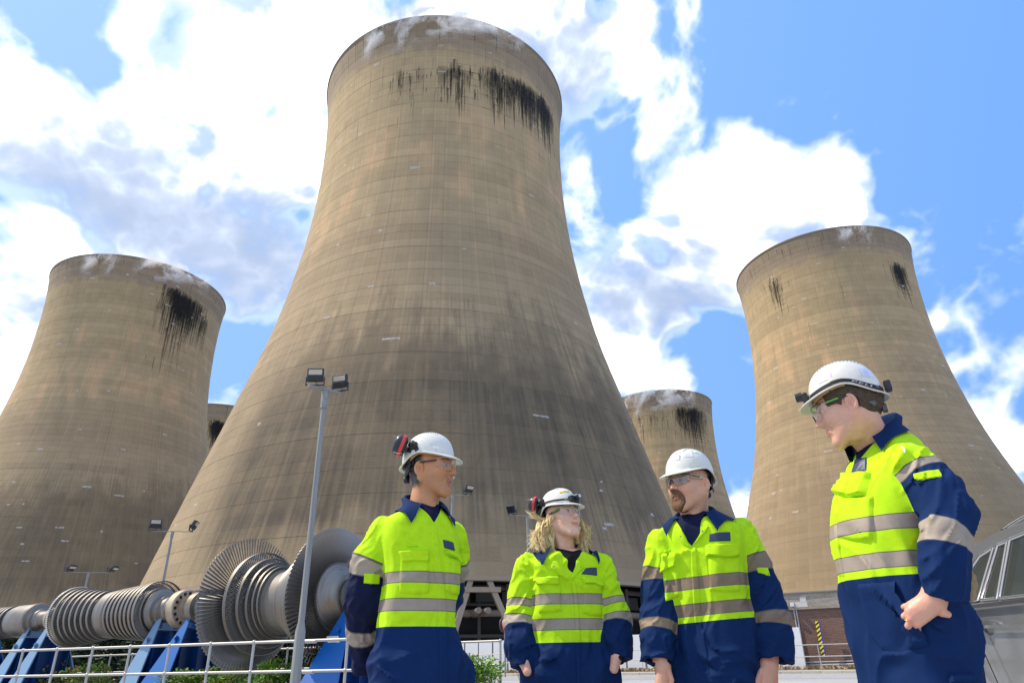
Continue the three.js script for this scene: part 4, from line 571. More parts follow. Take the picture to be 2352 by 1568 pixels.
// --- the man with ear defenders, left
makePerson({
  label: 'leftmost of the four workers, smiling man with ear defenders and hands behind his back', seed: 1, Z: 3.05, crop: [790.1, 973.9, 0.37926], yaw: 0.55, cell: 0.0105,
  torso: [[505, 395, 575, 0.85, -0.02], [528, 345, 600, 0.8], [556, 285, 632, 0.72], [590, 240, 664, 0.68], [680, 228, 695, 0.66], [760, 232, 702, 0.66], [900, 240, 706, 0.66], [1000, 236, 692, 0.66], [1100, 218, 668, 0.66], [1190, 202, 660, 0.66], [1228, 206, 655, 0.66], [1260, 205, 662, 0.66], [1350, 185, 700, 0.64], [1480, 165, 742, 0.62], [1600, 155, 765, 0.6], [1690, 160, 765, 0.58]],
  waist: 1228, bands: [[900, 970], [1058, 1136]], slope: 0.0,
  arms: [[[242, 655, 0.0, 0.066], [160, 840, 0.0, 0.07], [125, 1060, -0.03, 0.077], [118, 1230, -0.1, 0.064], [128, 1480, -0.18, 0.05]], [[650, 690, -0.12, 0.07], [665, 850, -0.17, 0.062], [620, 1050, -0.25, 0.062], [460, 1250, -0.27, 0.05], [300, 1420, -0.27, 0.045]]],
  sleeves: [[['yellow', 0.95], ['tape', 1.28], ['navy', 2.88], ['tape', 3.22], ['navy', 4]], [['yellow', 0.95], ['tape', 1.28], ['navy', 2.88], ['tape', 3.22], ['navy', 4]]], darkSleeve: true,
  pockets: [[[[336, 780], [520, 772]], [[332, 900], [520, 892]], [[330, 1028], [425, 1040], [521, 1030]]], [[[606, 790], [704, 822]], [[608, 900], [700, 925]], [[608, 1012], [650, 1035], [690, 1046]]]],
  flaps: [[[[322, 768], [420, 764], [520, 760]], [[335, 800], [430, 800], [520, 800]], [[348, 838], [435, 832], [521, 842]]], [[[598, 762], [650, 775], [706, 800]], [[612, 778], [660, 795], [708, 830]], [[622, 788], [672, 815], [708, 858]]]],
  placket: [[[522, 600], [560, 598]], [[545, 900], [600, 902]], [[567, 1060], [620, 1062]], [[572, 1226], [630, 1224]], [[574, 1400], [632, 1400]], [[576, 1640], [634, 1640]]],
  tabs: [[[[118, 902], [222, 907]], [[114, 966], [217, 972]]]], badges: [[[[594, 697], [630, 703], [662, 714]], [[604, 750], [640, 760], [674, 770]]]],
  patches: [['pen_slot', M.yellow, [[[372, 728], [452, 732]], [[370, 744], [450, 746]]], 0.005, { nv: 4, nu: 10 }]],
  wrinkles: [[300, 640, 250, 900, 0.08, 0.04, 0.008], [330, 1180, 420, 1140, 0.12, 0.03, 0.006], [450, 1190, 540, 1160, 0.14, 0.03, 0.006]],
  collars: [{ at: [482, 505], dz: -0.01, r: [0.078, 0.082], open: 0.5, stand: 0.03, leaf: 0.05, point: 0.085, tilt: 0.04, vee: 0.085 }],
  head: { px: [524, 286], dz: 0, yaw: 1.2, pitch: 0.03, s: 1.04, neckPx: [470, 540], neckDz: 0.0, neckR: 0.062, skin: [0.55, 0.25, 0.11], lip: [0.33, 0.11, 0.08], smile: 1, open: 0.009, lipT: 0.8, stubble: 0.35, brow: 1, fade: 1.1, hairC: [0.018, 0.012, 0.009], nose: 0.003, jaw: 1.02, look: 1, glasses: { lens: M.lens, edge: true, rim: M.harness, arm: M.blackPlastic, h: 0.006 }, strap: M.blackPlastic, band: M.harness,
    extra: [...earMuff(-1), ...earMuff(1), [onHelmet(-0.98, -0.72, 0.17, 0.25, 0.0012, 6, 3), std([0.86, 0.87, 0.88], 0.4, { side: THREE.DoubleSide }), 'label']] },
});
// --- the woman
const woman = makePerson({
  bareNeck: std([0.72, 0.43, 0.31], 0.5), label: 'blonde woman in a white helmet with head torch, hands in her trouser pockets', seed: 2, Z: 3.6, crop: [1130.1, 1093.3, 0.30306], yaw: 0.17, cell: 0.0105,
  torso: [[555, 470, 640, 0.85, -0.02], [578, 410, 700, 0.75], [602, 335, 775, 0.68], [636, 288, 815, 0.62], [700, 288, 835, 0.6], [800, 296, 846, 0.62], [900, 302, 842, 0.62], [1000, 300, 848, 0.62], [1100, 300, 856, 0.62], [1200, 304, 860, 0.62], [1262, 314, 858, 0.6], [1290, 308, 862, 0.6], [1350, 285, 890, 0.6], [1450, 262, 925, 0.6], [1568, 252, 955, 0.58], [1680, 250, 962, 0.56]],
  waist: 1262, bands: [[894, 977], [1081, 1170]], slope: 0.0,
  arms: [[[276, 692, -0.02, 0.066], [226, 900, -0.02, 0.06], [203, 1110, 0.0, 0.066], [206, 1280, 0.05, 0.063], [222, 1435, 0.07, 0.05]], [[822, 690, -0.02, 0.066], [884, 880, -0.02, 0.056], [945, 1090, 0.0, 0.064], [955, 1250, 0.05, 0.06], [980, 1385, 0.07, 0.047]]],
  sleeves: [[['yellow', 1.14], ['tape', 1.52], ['yellow', 1.87], ['tape', 2.3], ['navy', 4]], [['yellow', 1.2], ['tape', 1.57], ['yellow', 1.92], ['tape', 2.28], ['navy', 4]]],
  pockets: [[[[332, 790], [518, 765]], [[345, 930], [528, 905]], [[352, 1042], [440, 1040], [534, 1028]]], [[[690, 800], [838, 800]], [[684, 930], [834, 940]], [[680, 1042], [750, 1064], [836, 1070]]]],
  flaps: [[[[308, 772], [420, 755], [515, 754]], [[330, 800], [425, 792], [514, 790]], [[356, 830], [440, 824], [512, 823]]], [[[664, 766], [750, 776], [850, 798]], [[676, 795], [760, 800], [850, 830]], [[690, 824], [765, 815], [848, 866]]]],
  placket: [[[594, 796], [630, 794]], [[612, 900], [655, 900]], [[622, 1080], [667, 1080]], [[632, 1256], [676, 1255]], [[634, 1400], [676, 1400]], [[636, 1640], [678, 1640]]],
  badges: [[[[708, 695], [755, 690], [797, 690]], [[690, 720], [750, 722], [800, 724]], [[672, 744], [740, 750], [804, 758]]]],
  patches: [['lapel', M.yellow, [[[462, 640], [480, 632]], [[440, 700], [520, 680]], [[500, 745], [556, 732]], [[588, 796], [594, 790]]], 0.008, { nv: 14, bevel: 0.2 }], ['lapel', M.yellow, [[[640, 632], [660, 640]], [[628, 685], [705, 690]], [[612, 728], [660, 730]], [[595, 790], [602, 794]]], 0.008, { nv: 14, bevel: 0.2 }]],
  studs: [[468, 688], [670, 690], [783, 828]],
  wrinkles: [[350, 700, 345, 860, 0.1, 0.04, 0.006], [420, 1320, 350, 1500, 0.16, 0.05, 0.012], [520, 1300, 380, 1420, 0.17, 0.04, 0.009], [840, 1310, 900, 1450, 0.14, 0.04, 0.01], [150, 1210, 250, 1260, 0.1, 0.025, 0.01], [140, 1280, 240, 1330, 0.1, 0.025, 0.01], [900, 1180, 990, 1230, 0.1, 0.025, 0.01]],
  collars: [{ at: [556, 575], dz: -0.03, r: [0.082, 0.075], open: 0.72, stand: 0.022, leaf: 0.045, point: 0.075, tilt: 0.035, vee: 0.155 }],
  head: { px: [536, 326], dz: 0.01, yaw: 0.62, pitch: 0.2, s: 0.95, neckPx: [556, 610], neckDz: -0.03, neckR: 0.058, nw: 0.9, skin: [0.74, 0.44, 0.31], lip: [0.55, 0.2, 0.17], smile: 0.5, lipT: 0.85, brow: 0.55, hairC: [0.34, 0.22, 0.1], jaw: 0.94, look: 0.6, chin: 0.8, glasses: { lens: M.lens, rim: std([0.5, 0.52, 0.5], 0.15), edge: true, arm: M.blackPlastic, accent: M.green, h: 0.012 }, band: M.blackPlastic,
    extra: [...earMuff(-1), ...earMuff(1), [strapBand(0.13, 0.22, 0.0028), peliMat, 'torch_strap'], ...headTorch(0.1), [onHelmet(-0.62, 0.1, (p) => 0.56 + 0.05 * p, (p) => 0.64 + 0.05 * p, 0.0015, 12, 3), canvasMat(textTex(256, 40, '#e8b81d', (c) => { c.fillStyle = '#b98a10'; c.font = 'bold 26px sans-serif'; for (let i = 0; i < 16; i++) c.fillRect(14 + i * 15, 10 + (i * 7) % 4, 9, 20 - (i * 5) % 6); })), 'label']] },
  hands: [{ arm: [[208, 1330, 0.07, 0.03], [240, 1400, 0.09, 0.026]], palm: [[[240, 1400, 0.09, 0.024], [268, 1480, 0.12, 0.02]]], fingers: [] , watch: null }, { arm: [[962, 1310, 0.07, 0.03], [945, 1370, 0.09, 0.026]], palm: [[[945, 1370, 0.09, 0.025], [925, 1460, 0.12, 0.02]]], fingers: [], watch: { at: [952, 1385, 0.09, 0], to: [940, 1420, 0.1, 0], r: 0.029 } }],
});
// --- the bearded man
makePerson({
  label: 'man with a ginger goatee and no ear defenders, arms hanging, third worker from the left', seed: 3, Z: 3.4, crop: [1451.6, 1001.4, 0.36153], yaw: -0.47, cell: 0.0105, tape: M.tapeWorn,
  torso: [[500, 325, 475, 0.85, -0.02], [518, 290, 560, 0.75], [542, 232, 650, 0.7], [580, 190, 695, 0.66], [640, 168, 715, 0.64], [720, 172, 725, 0.64], [820, 185, 728, 0.66], [900, 198, 732, 0.66], [1000, 214, 742, 0.66], [1100, 240, 762, 0.66], [1190, 262, 780, 0.66], [1220, 262, 785, 0.66], [1300, 246, 795, 0.66], [1400, 250, 800, 0.64], [1500, 265, 798, 0.62], [1600, 280, 790, 0.6], [1680, 282, 788, 0.58]],
  waist: 1178, bands: [[892, 972], [1058, 1140]], slope: 0.06,
  arms: [[[190, 680, -0.04, 0.062], [155, 860, -0.04, 0.058], [160, 1010, -0.03, 0.064], [165, 1150, -0.01, 0.068], [162, 1300, 0.02, 0.068], [160, 1425, 0.04, 0.066]], [[690, 625, 0.0, 0.072], [775, 800, 0.02, 0.066], [832, 980, 0.03, 0.072], [882, 1160, 0.05, 0.08], [900, 1300, 0.07, 0.079], [908, 1425, 0.08, 0.08]]],
  sleeves: [[['yellow', 0.98], ['tape', 1.45], ['navy', 3.2], ['tape', 3.72], ['navy', 5]], [['yellow', 0.9], ['tape', 1.36], ['navy', 2.92], ['tape', 3.42], ['navy', 5]]],
  pockets: [[[[190, 800], [298, 790]], [[200, 930], [304, 905]], [[214, 1052], [265, 1040], [316, 1015]]], [[[482, 760], [688, 760]], [[484, 880], [692, 880]], [[486, 985], [590, 996], [696, 990]]]],
  flaps: [[[[188, 745], [245, 738], [300, 735]], [[182, 800], [240, 792], [299, 780]], [[174, 872], [235, 855], [296, 832]]], [[[465, 690], [580, 682], [690, 678]], [[467, 725], [580, 722], [690, 725]], [[470, 764], [580, 774], [688, 770]]]],
  placket: [[[374, 712], [408, 698]], [[378, 900], [430, 896]], [[388, 1060], [440, 1056]], [[396, 1178], [446, 1170]], [[430, 1340], [480, 1340]], [[466, 1520], [500, 1520]]],
  badges: [[[[490, 618], [560, 608], [630, 606]], [[486, 675], [560, 670], [634, 668]]]],
  tabs: [[[[790, 836], [830, 833], [866, 833]], [[800, 868], [845, 880], [884, 892]]]],
  patches: [['lapel', M.yellow, [[[296, 590], [312, 586]], [[285, 640], [345, 640]], [[330, 690], [365, 690]], [[372, 716], [377, 706]]], 0.008, { nv: 14, bevel: 0.2 }], ['lapel', M.yellow, [[[470, 566], [488, 570]], [[430, 628], [480, 600]], [[402, 672], [440, 640]], [[378, 704], [392, 700]]], 0.008, { nv: 14, bevel: 0.2 }], ['pen_slot', M.yellow, [[[205, 728], [248, 716]], [[207, 742], [250, 730]]], 0.005, { nv: 4, nu: 10 }]],
  studs: [[312, 638], [450, 606]],
  wrinkles: [[330, 1260, 310, 1560, 0.16, 0.035, 0.014], [380, 1230, 350, 1500, 0.18, 0.03, 0.01], [290, 1250, 280, 1400, 0.14, 0.03, 0.01], [600, 1280, 500, 1500, 0.18, 0.04, 0.008], [300, 1120, 290, 1180, 0.15, 0.02, 0.008], [420, 880, 440, 780, 0.16, 0.03, 0.008], [720, 640, 735, 800, 0.05, 0.03, 0.008]],
  collars: [{ at: [405, 525], dz: -0.02, r: [0.086, 0.088], open: 0.55, stand: 0.03, leaf: 0.055, point: 0.085, tilt: 0.045, vee: 0.15 }],
  head: { px: [366, 320], dz: 0.02, yaw: -0.95, pitch: 0.02, s: 1.1, neckPx: [405, 560], neckDz: -0.02, neckR: 0.066, nw: 1.08, skin: [0.66, 0.35, 0.23], lip: [0.45, 0.16, 0.12], smile: 0.3, lipT: 0.7, beard: [0.15, 0.07, 0.028], brow: 0.35, hairC: [0.2, 0.1, 0.05], stubble: 0.12, jaw: 1.06, look: -0.6, glasses: { lens: M.lensTint, rim: M.blackPlastic, arm: std([0.5, 0.47, 0.33], 0.3), accent: M.blackPlastic, h: 0.011 }, band: M.blackPlastic,
    extra: [[onHelmet(0.42, -0.25, 0.42, 0.62, 0.0012, 10, 6), canvasMat(textTex(160, 110, '#e9e8e2', (c) => { c.strokeStyle = '#2946c8'; c.lineWidth = 6; c.beginPath(); c.roundRect(6, 8, 146, 92, 14); c.stroke(); c.fillStyle = '#6d86d8'; c.font = 'bold 44px sans-serif'; c.fillText('drax', 32, 66); c.fillRect(34, 78, 92, 4); })), 'label'], [onHelmet(0.9, 1.35, 0.66, 0.84, 0.0012, 8, 4), canvasMat(textTex(160, 80, '#e6e6e6', (c) => { c.fillStyle = '#3fae55'; c.fillRect(112, 34, 34, 26); c.fillStyle = '#6b7394'; for (let i = 0; i < 4; i++) c.fillRect(14, 14 + i * 15, 84 - i * 9, 5); })), 'label'], [onHelmet(0.55, 1.0, 0.5, 0.66, 0.0012, 8, 4), canvasMat(textTex(160, 80, '#e3e4ea', (c) => { c.fillStyle = '#7d84a0'; for (let i = 0; i < 4; i++) c.fillRect(14 + i * 8, 12 + i * 15, 110 - i * 14, 4); })), 'label'], [onHelmet(0.85, 1.25, 0.06, 0.17, 0.003, 6, 3), M.helmet, 'slot_cover']] },
  hands: [
    { arm: [[162, 1340, 0.03, 0.034], [186, 1440, 0.05, 0.031], [196, 1470, 0.055, 0.034]], palm: [[[196, 1470, 0.055, 0.03], [170, 1570, 0.07, 0.016]], [[196, 1470, 0.055, 0.03], [192, 1580, 0.075, 0.017]], [[196, 1470, 0.055, 0.03], [215, 1580, 0.07, 0.016]], [[200, 1470, 0.055, 0.028], [236, 1565, 0.06, 0.015]]], fingers: [[[170, 1570, 0.07, 0.0105], [166, 1630, 0.065, 0.0095], [168, 1680, 0.045, 0.008]], [[192, 1580, 0.075, 0.011], [190, 1645, 0.07, 0.0095], [192, 1700, 0.05, 0.008]], [[215, 1580, 0.07, 0.0105], [216, 1640, 0.065, 0.0095], [214, 1690, 0.045, 0.008]], [[236, 1565, 0.06, 0.0095], [240, 1615, 0.055, 0.0085], [236, 1655, 0.035, 0.0075]], [[232, 1490, 0.07, 0.013], [252, 1550, 0.09, 0.011], [250, 1595, 0.09, 0.0095]]], watch: { at: [192, 1448, 0.05, 0], to: [198, 1480, 0.055, 0], r: 0.036 } },
    { arm: [[890, 1330, 0.08, 0.036], [872, 1430, 0.09, 0.034], [868, 1460, 0.095, 0.037]], palm: [[[868, 1460, 0.095, 0.034], [815, 1575, 0.11, 0.017]], [[868, 1460, 0.095, 0.034], [842, 1590, 0.115, 0.018]], [[868, 1460, 0.095, 0.034], [872, 1592, 0.11, 0.018]], [[880, 1460, 0.095, 0.032], [905, 1580, 0.1, 0.017]]], fingers: [[[815, 1575, 0.11, 0.0115], [812, 1640, 0.1, 0.0095], [818, 1690, 0.08, 0.008]], [[842, 1590, 0.115, 0.012], [842, 1660, 0.105, 0.01], [848, 1715, 0.085, 0.0085]], [[872, 1592, 0.11, 0.012], [874, 1660, 0.1, 0.01], [874, 1712, 0.08, 0.0085]], [[905, 1580, 0.1, 0.0105], [908, 1635, 0.09, 0.009], [904, 1680, 0.07, 0.008]], [[826, 1490, 0.11, 0.014], [800, 1560, 0.125, 0.012], [796, 1610, 0.125, 0.01]]] },
  ],
});
// --- the man in profile, right
const right = makePerson({
  label: 'largest figure, brown-haired man in profile at right with one hand in his hip pocket', seed: 4, Z: 2.45, crop: [1800.8, 808.5, 0.4844], yaw: -1.13, cell: 0.0095,
  torso: [[380, 400, 525, 0.9, -0.06], [402, 372, 585, 0.85, -0.05], [436, 350, 636, 0.8, -0.03], [490, 325, 665, 0.75, 0], [560, 288, 690, 0.72, 0], [650, 248, 700, 0.72, 0], [750, 230, 695, 0.72, 0], [850, 222, 690, 0.72, 0], [950, 240, 685, 0.72, 0], [1050, 260, 690, 0.72, 0], [1078, 268, 694, 0.72, 0], [1110, 275, 735, 0.72, 0], [1200, 298, 850, 0.74, 0], [1300, 322, 910, 0.76, 0], [1400, 345, 925, 0.76, 0], [1500, 372, 918, 0.76, 0], [1590, 392, 910, 0.76, 0]],
  waist: 1070, bands: [[787, 860], [957, 1034]], slope: 0.0,
  arms: [[[605, 545, 0.12, 0.076], [735, 675, 0.19, 0.07], [790, 768, 0.22, 0.065], [768, 860, 0.24, 0.059], [764, 960, 0.245, 0.056], [764, 1060, 0.24, 0.053], [763, 1155, 0.225, 0.054]], [[400, 560, -0.2, 0.07], [360, 700, -0.24, 0.065], [380, 900, -0.24, 0.065], [420, 1050, -0.22, 0.055], [440, 1120, -0.2, 0.05]]],
  sleeves: [[['yellow', 0.26], ['tape', 0.56], ['navy', 2.86], ['tape', 3.74], ['navy', 6]], [['yellow', 0.5], ['tape', 0.8], ['navy', 2.0], ['tape', 2.6], ['navy', 4]]],
  pockets: [[[[262, 690], [345, 686], [428, 676]], [[256, 790], [340, 785], [430, 782]], [[252, 884], [340, 900], [430, 895]]]],
  flaps: [[[[270, 574], [345, 570], [418, 570]], [[252, 630], [330, 636], [408, 620]], [[236, 678], [312, 694], [390, 684]]]],
  placket: [[[298, 560], [322, 552]], [[262, 640], [284, 650]], [[236, 780], [262, 782]], [[240, 900], [266, 902]], [[262, 1070], [290, 1072]]],
  badges: [[[[340, 506], [370, 499], [396, 497]], [[328, 545], [362, 535], [397, 532]], [[316, 580], [356, 572], [396, 565]]]],
  tabs: [[[[608, 578], [670, 562], [742, 555]], [[620, 600], [690, 592], [750, 580]], [[632, 610], [690, 600], [754, 592]]]],
  patches: [['pocket_panel', M.navy, [[[345, 1095], [440, 1090], [528, 1082]], [[360, 1180], [470, 1175], [568, 1172]], [[380, 1260], [490, 1258], [604, 1262]], [[410, 1340], [540, 1345], [656, 1345]], [[470, 1420], [560, 1420], [690, 1400]]], 0.008, { nv: 26, nu: 26, bevel: 0.12, openRight: true, bulge: (u, v) => 0.028 * u * u * u * Math.sin(Math.PI * Math.min(1, v * 1.02)) }], ['cargo_pocket_flap', M.navy, [[[775, 1522], [845, 1522], [910, 1522]], [[785, 1575], [850, 1575], [912, 1570]]], 0.014, { nv: 6, bevel: 0.1 }], ['pen', std([0.7, 0.75, 0.8], 0.3), [[[552, 438], [558, 438]], [[578, 480], [584, 478]]], 0.006, { nu: 3, nv: 6, bevel: 0.3 }]],
  wrinkles: [[470, 470, 450, 640, 0.16, 0.03, 0.01], [520, 460, 490, 640, 0.17, 0.03, 0.012], [570, 480, 520, 600, 0.19, 0.03, 0.01], [660, 730, 740, 800, 0.28, 0.03, 0.008], [680, 850, 780, 800, 0.3, 0.03, 0.008], [700, 1090, 740, 960, 0.29, 0.025, 0.012], [800, 1120, 830, 1000, 0.27, 0.025, 0.01], [380, 1120, 400, 1260, 0.2, 0.035, 0.014], [450, 1110, 470, 1240, 0.22, 0.035, 0.012], [500, 1110, 540, 1300, 0.23, 0.03, 0.012], [690, 1110, 690, 1150, 0.26, 0.012, 0.006], [725, 1112, 725, 1152, 0.26, 0.012, 0.006], [760, 1115, 762, 1155, 0.27, 0.012, 0.006], [800, 1120, 800, 1160, 0.26, 0.012, 0.006]],
  collars: [{ at: [432, 400], dz: -0.06, r: [0.084, 0.088], open: 0.5, stand: 0.035, leaf: 0.05, point: 0.075, tilt: 0.06, vee: 0.12 }],
  head: { px: [306, 270], dz: 0.0, yaw: -2.02, pitch: -0.2, roll: 0.0, hatTilt: -0.13, s: 1.08, neckPx: [420, 425], neckDz: -0.05, neckR: 0.068, nw: 1.08, skin: [0.68, 0.365, 0.255], lip: [0.5, 0.22, 0.17], smile: 0.4, lipT: 0.7, shortHair: true, hairC: [0.06, 0.035, 0.018], brow: 0.8, stubble: 0.1, jaw: 1.04, glasses: { lens: M.lens, rim: M.blackPlastic, arm: M.blackPlastic, accent: M.green, h: 0.014 }, band: M.harness, strap: M.greyPlastic,
    extra: [[strapBand(0.03, 0.14, 0.003), peliMat, 'torch_strap'], ...headTorch(0), [rbox(0.034, 0.036, 0.022, 0.004, 0, 0.05, -0.148), M.blackPlastic, 'battery_box'], [onHelmet(0.85, 1.32, 0.28, 0.5, 0.0012, 10, 6), canvasMat(textTex(200, 140, '#eceae6', (c) => { c.strokeStyle = '#d33fb0'; c.lineWidth = 6; c.beginPath(); c.roundRect(8, 8, 184, 122, 16); c.stroke(); c.fillStyle = '#c436b4'; c.font = '64px sans-serif'; c.fillText('drax', 32, 82); c.fillStyle = '#dba6d2'; c.fillRect(36, 98, 120, 7); })), 'label'], [onHelmet(1.2, 1.6, 0.16, 0.26, 0.004, 6, 3), M.helmet, 'slot_cover'], [onHelmet(2.2, 2.6, 0.35, 0.6, 0.0012, 6, 4), canvasMat(textTex(120, 120, '#d9def0', (c) => { c.fillStyle = '#8c96c8'; for (let i = 0; i < 5; i++) c.fillRect(20, 16 + i * 20, 70, 6); })), 'label']] },
  hands: [{ arm: [[764, 1080, 0.235, 0.038], [722, 1140, 0.222, 0.033], [705, 1175, 0.212, 0.034]],
    palm: [[[712, 1170, 0.212, 0.03], [606, 1200, 0.186, 0.0135]], [[712, 1172, 0.212, 0.03], [598, 1231, 0.19, 0.014]], [[712, 1178, 0.212, 0.031], [606, 1262, 0.19, 0.014]], [[715, 1190, 0.212, 0.03], [632, 1288, 0.19, 0.0135]]],
    fingers: [[[606, 1200, 0.186, 0.0098], [574, 1208, 0.172, 0.009], [545, 1236, 0.09, 0.009]], [[598, 1231, 0.19, 0.0102], [574, 1252, 0.174, 0.0092], [560, 1296, 0.09, 0.009]], [[606, 1262, 0.19, 0.0104], [592, 1298, 0.174, 0.0094], [586, 1336, 0.09, 0.009]], [[632, 1288, 0.19, 0.0102], [636, 1328, 0.176, 0.0093], [638, 1365, 0.09, 0.009]], [[728, 1205, 0.208, 0.017], [752, 1232, 0.216, 0.0135], [778, 1243, 0.214, 0.0105]]],
    rings: [{ at: [598, 1272, 0.181, 0], to: [590, 1296, 0.17, 0], r: 0.0118 }] }],
});
// ---------------------------------------------------------------- the turbine rotors on their blue stands
const AX = V(-4.262, 2.402, -17.266), AD = V(-0.882, 0, -0.471), ATURN = 2.651;
const axisAt = (t) => AX.clone().addScaledVector(AD, t);
const xl = (pts, n = 64) => lathe(pts.map(([t, r]) => [r, t]), n).rotateZ(-Math.PI / 2);          // turned about the shaft: [along, radius]
const xlC = (pts, n = 64) => toCreasedNormals(xl(pts, n), 0.5);
const steelMap = (a, b, seed) => tex(512, 512, (u, v, o) => { const l = noise(u * 6, v * 420, seed), m = fbm(u * 9, v * 9, seed, 4), rr = sstep(0.56, 0.76, fbm(u * 7 + 3, v * 14, seed + 4, 4)); const k = 0.82 + 0.22 * (l - 0.5) + 0.42 * (m - 0.5); o[0] = lerp(a[0] * k, b[0], rr * 0.6); o[1] = lerp(a[1] * k, b[1], rr * 0.6); o[2] = lerp(a[2] * k, b[2], rr * 0.6); });
const steelRough = tex(256, 256, (u, v, o) => { o[0] = o[1] = o[2] = 0.5 + 0.5 * fbm(u * 14, v * 30, 6, 4); }, null, false);
M.steel = std([1, 1, 1], 0.62, { metalness: 0.85, map: steelMap([0.31, 0.29, 0.26], [0.22, 0.14, 0.07], 2), roughnessMap: steelRough });
M.blade = std([1, 1, 1], 0.5, { metalness: 0.7, map: steelMap([0.31, 0.295, 0.28], [0.22, 0.17, 0.12], 8), roughnessMap: steelRough, side: THREE.DoubleSide });
M.darkSteel = std([0.22, 0.2, 0.17], 0.6, { metalness: 0.3 }); M.rowBlade = std([1, 1, 1], 0.6, { metalness: 0.3, map: steelMap([0.24, 0.225, 0.2], [0.18, 0.14, 0.1], 9), side: THREE.DoubleSide }); M.hole = std([0.03, 0.02, 0.014], 0.9); M.flangePaint = std([1, 1, 1], 0.6, { metalness: 0.3, map: steelMap([0.56, 0.47, 0.34], [0.34, 0.19, 0.08], 5) });
function bladeGeo(r0, r1, c0, c1, a0, a1, n = 9, thick = 0.1) { // one twisted aerofoil standing on the shaft, along +y, chord turning from the axis (x) towards the rim (z)
  const prof = [[-0.5, 0], [-0.2, thick * 1.0], [0.2, thick * 0.8], [0.5, 0], [0.2, thick * 0.25], [-0.2, thick * 0.35]], pos = [], idx = [], uv = [];
  for (let j = 0; j <= n; j++) { const t = j / n, r = lerp(r0, r1, t), c = lerp(c0, c1, t), a = lerp(a0, a1, Math.pow(t, 0.8)); prof.forEach(([x, z], k) => { const X = x * c, Z = (z - thick * 0.6 * (1 - 4 * x * x) * 0) * c; pos.push(X * Math.cos(a) - Z * Math.sin(a), r, X * Math.sin(a) + Z * Math.cos(a)); uv.push(k / 6 * 0.3, t); }); }
  for (let j = 0; j < n; j++) for (let k = 0; k < 6; k++) { const a = j * 6 + k, b = j * 6 + (k + 1) % 6; idx.push(a, b, a + 6, b, b + 6, a + 6); }
  const e = n * 6; idx.push(e, e + 1, e + 5, e + 1, e + 4, e + 5, e + 1, e + 2, e + 4, e + 2, e + 3, e + 4);
  const g = new THREE.BufferGeometry(); g.setAttribute('position', new THREE.Float32BufferAttribute(pos, 3)); g.setAttribute('uv', new THREE.Float32BufferAttribute(uv, 2)); g.setIndex(idx); g.computeVertexNormals(); return toCreasedNormals(g, 0.7);
}
function ringOf(g, n, t, flip) { const l = []; for (let i = 0; i < n; i++) { const c = g.clone(); if (flip) c.rotateY(Math.PI); c.rotateX(i / n * Math.PI * 2); c.translate(t, 0, 0); l.push(c); } return merge(l); }
function rotor(t0, label) { const p = axisAt(t0); return thing('turbine_rotor', label, 'turbine rotor', [p.x, p.y, p.z], ATURN, 'turbine rotors laid end to end on blue stands'); }
